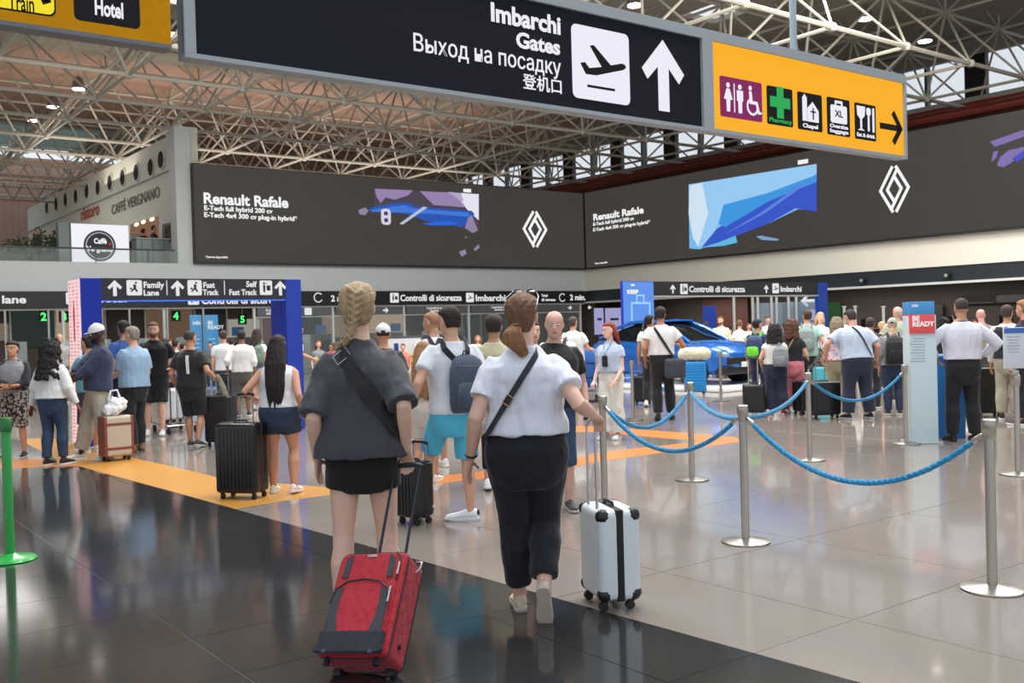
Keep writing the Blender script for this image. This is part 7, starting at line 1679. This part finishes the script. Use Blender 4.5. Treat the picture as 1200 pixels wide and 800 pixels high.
# shop fronts and machines along the back wall of the lanes
rr = random.Random(12)
def back_panel(x0, x1, z0_, z1_, col, em, name='wall_panel'):
    b = new_bm(); box(b, ((x0 + x1) / 2, VW + 8.44, (z0_ + z1_) / 2), (x1 - x0, .12, z1_ - z0_), bev=.01); return obj(name, b, mat(col, rough=.5, emit=em) if em else mat(col, rough=.5), lane_back, smooth=False)
x = -22.0
cols = [((206, 182, 150), .5), ((70, 58, 54), 0), ((150, 120, 96), .35), ((54, 60, 64), 0), ((196, 190, 178), .5), ((120, 44, 40), .3), ((60, 66, 70), 0), ((170, 150, 124), .4), ((84, 100, 92), .2)]
i = 0
while x < 31:
    w_ = rr.uniform(1.1, 2.6); c_, e_ = cols[i % len(cols)]; back_panel(x, x + w_ - .1, rr.choice((.9, 1.3, 1.6)), rr.choice((2.3, 2.6, 2.9)), c_, e_)
    b = new_bm(); box(b, (x + w_ - .05, VW + 8.3, 1.55), (.07, .07, 3.1)); obj('wall_post', b, M_MUL, lane_back, smooth=False)
    x += w_; i += 1
for i, (x, yy) in enumerate(((15.5, VW + 4), (19.5, VW + 4.5), (23, VW + 4), (26.5, VW + 4.5), (-6, VW + 4), (0, VW + 4), (6, VW + 4.2))):
    t = thing('scanner_lane', 'grey baggage scanner with dark tunnel behind the glass, %s from the left' % words[[4, 5, 6, 7, 0, 1, 2][i] if i < 4 else [0, 1, 2][i - 4]], 'machine', (x, yy, 0), 0, 'baggage scanners of the security lanes')
    b = new_bm(); box(b, (0, 0, .75), (1.1, 2.2, 1.5), bev=.06); obj('tunnel_housing', b, mat((150, 154, 156), rough=.4), t)
    b = new_bm(); box(b, (0, -1.101, .95), (.7, .02, .6), bev=.006); obj('tunnel_opening', b, mat((20, 20, 22)), t)
    b = new_bm(); box(b, (0, -2.0, .65), (.8, 1.6, .12), bev=.02); obj('roller_belt', b, mat((60, 62, 66), rough=.4), t)
    for sx_ in (-.35, .35):
        for yy2 in (-2.7, -1.3): b = new_bm(); cyl(b, (sx_, yy2, 0), (sx_, yy2, .6), .03, n=8); obj('leg', b, M_MUL, t)
    b = new_bm(); box(b, (.2, -.6, 1.72), (.5, .06, .36), bev=.01); obj('monitor', b, mat((60, 90, 130), emit=.6), t); b = new_bm(); cyl(b, (.2, -.6, 1.5), (.2, -.6, 1.6), .03, n=8); obj('monitor_stand', b, M_MUL, t)
# violet display panels near the corner, behind the red haired girl
for px0, px1, lab in ((697, 707, 'narrow violet display behind the red haired girl, left one'), (710, 729, 'wide violet display behind the red haired girl, right one')):
    yy = VW - .6; a, c = onV(px0, 380, yy), onV(px1, 380, yy); zt, zb_ = onV(px0, 361, yy).z, onV(px0, 392, yy).z
    t = thing('standing_screen', lab, 'screen', ((a.x + c.x) / 2, yy, 0)); b = new_bm(); box(b, (0, 0, (zt + zb_) / 2), (c.x - a.x, .08, zt - zb_), bev=.01); obj('lit_panel', b, mat((172, 168, 216), emit=.8), t); b = new_bm(); cyl(b, (0, .05, 0), (0, .05, zb_ + .1), .06, n=8); box(b, (0, .05, .03), (.6, .5, .06)); obj('stand', b, mat((90, 90, 100)), t)
    poly = new_bm(); box(poly, (0, -.045, (zt + zb_) / 2 + .1), ((c.x - a.x) * .5, .01, .12)); obj('dark_print', poly, mat((60, 56, 90)), t, smooth=False)
# posts, desks and lit spots of the hall side under the right wall
for i, (px, dpt, ht) in enumerate(((861, 35.5, 2.45), (883, 36, 2.5), (889, 36, 2.5), (905, 36, 2.5), (911, 36, 2.5), (925, 35, 2.45), (934, 35, 2.5), (990, 35, 1.95), (1003, 35, 1.95), (1036, 34, 1.9))):
    q = dep(px, 400, dpt); t = thing('glass_screen_post', 'slim pale post of the glass screens under the right wall, %s from the left' % words[i], 'post', (q.x, q.y, 0), 0, 'slim pale posts under the right wall')
    b = new_bm(); cyl(b, (0, 0, 0), (0, 0, ht), .05, n=8); obj('tube', b, mat((176, 180, 178), rough=.4), t); b = new_bm(); cyl(b, (0, 0, ht), (0, 0, ht + .04), .08, n=10); obj('cap', b, mat((190, 190, 190)), t)
    if i in (1, 3, 5): b = new_bm(); box(b, (.5, -.3, 1.4), (1.0, .02, 1.6), rot=Matrix.Rotation(-.7, 4, 'Z')); obj('glass_pane', b, glass_mat((150, 170, 190), .3), t, smooth=False)
q = dep(832, 400, 33); bxx = box_thing('blue_post', 'bright blue upright panel seen above the car bonnet', 'sign', (q.x, q.y, 0), (.42, .1, 2.1), mat((40, 84, 220), rough=.4, emit=.4), yaw_of(0)); del bxx
for i, (px, w_, col, em, z0_, z1_, lab) in enumerate(((968, 1.6, (60, 110, 60), .35, 1.2, 2.3, 'green lit panel on the dark wall right of the blue portal column'), (1090, 1.2, (50, 44, 44), 0, .9, 2.0, 'dark cabinet on the back wall behind the totem'), (1146, 1.6, (110, 104, 100), .12, 2.05, 2.35, 'dim display row over the desks right of the staff man'), (1186, 1.2, (150, 150, 150), .2, 2.05, 2.3, 'small lit display over the desks at the right edge'), (850, 3.0, (104, 58, 44), .0, .5, 2.7, 'reddish brown wall screen behind the car'))):
    q = onU(px, 380, UW + 7.6); t = thing('wall_display', lab, 'panel', (q.x, q.y, 0)); b = new_bm(); box(b, (0, 0, (z0_ + z1_) / 2), (.1, w_, z1_ - z0_), bev=.01); obj('panel', b, mat(col, rough=.5, emit=em) if em else mat(col, rough=.5), t)
    b = new_bm(); box(b, (-.03, 0, z0_ - .02), (.12, w_ + .06, .04)); obj('ledge', b, mat((90, 90, 90)), t, smooth=False)
for i, (yy, lab) in enumerate(((24, 'dark check in desk under the right wall, behind the totem'), (20.5, 'dark check in desk under the right wall, behind the staff man'), (17, 'dark check in desk under the right wall, at the right edge'), (27.5, 'dark check in desk under the right wall, left of the totem'))):
    t = thing('service_desk', lab, 'desk', (UW + 3.5, yy, 0), 0, 'service desks under the right wall'); b = new_bm(); box(b, (0, 0, .55), (.8, 2.6, 1.1), bev=.03); obj('body', b, mat((60, 58, 60), rough=.5), t); b = new_bm(); box(b, (0, 0, 1.12), (.9, 2.7, .04), bev=.01); obj('desk_top', b, mat((130, 126, 120), rough=.3), t)
    for k in (-.7, .7): b = new_bm(); box(b, (.1, k, 1.36), (.05, .5, .34), bev=.01); o = obj('monitor', b, mat((30, 32, 36), rough=.3), t); b = new_bm(); box(b, (.1, k, 1.17), (.04, .06, .08)); obj('stand', b, mat((60, 60, 60)), o)

q = dep(947, 400, 35.5); t = thing('arrow_sign', 'small dark sign with a left arrow beside the right column of the dark portal', 'sign', (q.x, q.y, 0), yaw_of(0))
b = new_bm(); box(b, (0, 0, 2.0), (.95, .08, 1.1), bev=.01); obj('panel', b, mat((30, 30, 34), rough=.5), t); b = new_bm(); box(b, (0, .1, .8), (.08, .08, 1.6)); obj('post', b, M_MUL, t)
b = new_bm(); flat(b, arrow_poly(.5, -90, 0, 2.22), (0, -.045, 0), FACE_V, .005); obj('arrow', b, M_TXT, t, smooth=False)
b = new_bm(); flat(b, rrect(.36, .36, .04, .12, 1.72), (0, -.045, 0), FACE_V, .005); obj('pictogram_plate', b, mat((190, 170, 226), emit=.8), t, smooth=False)
bpy.data.scenes.remove(_tmp)
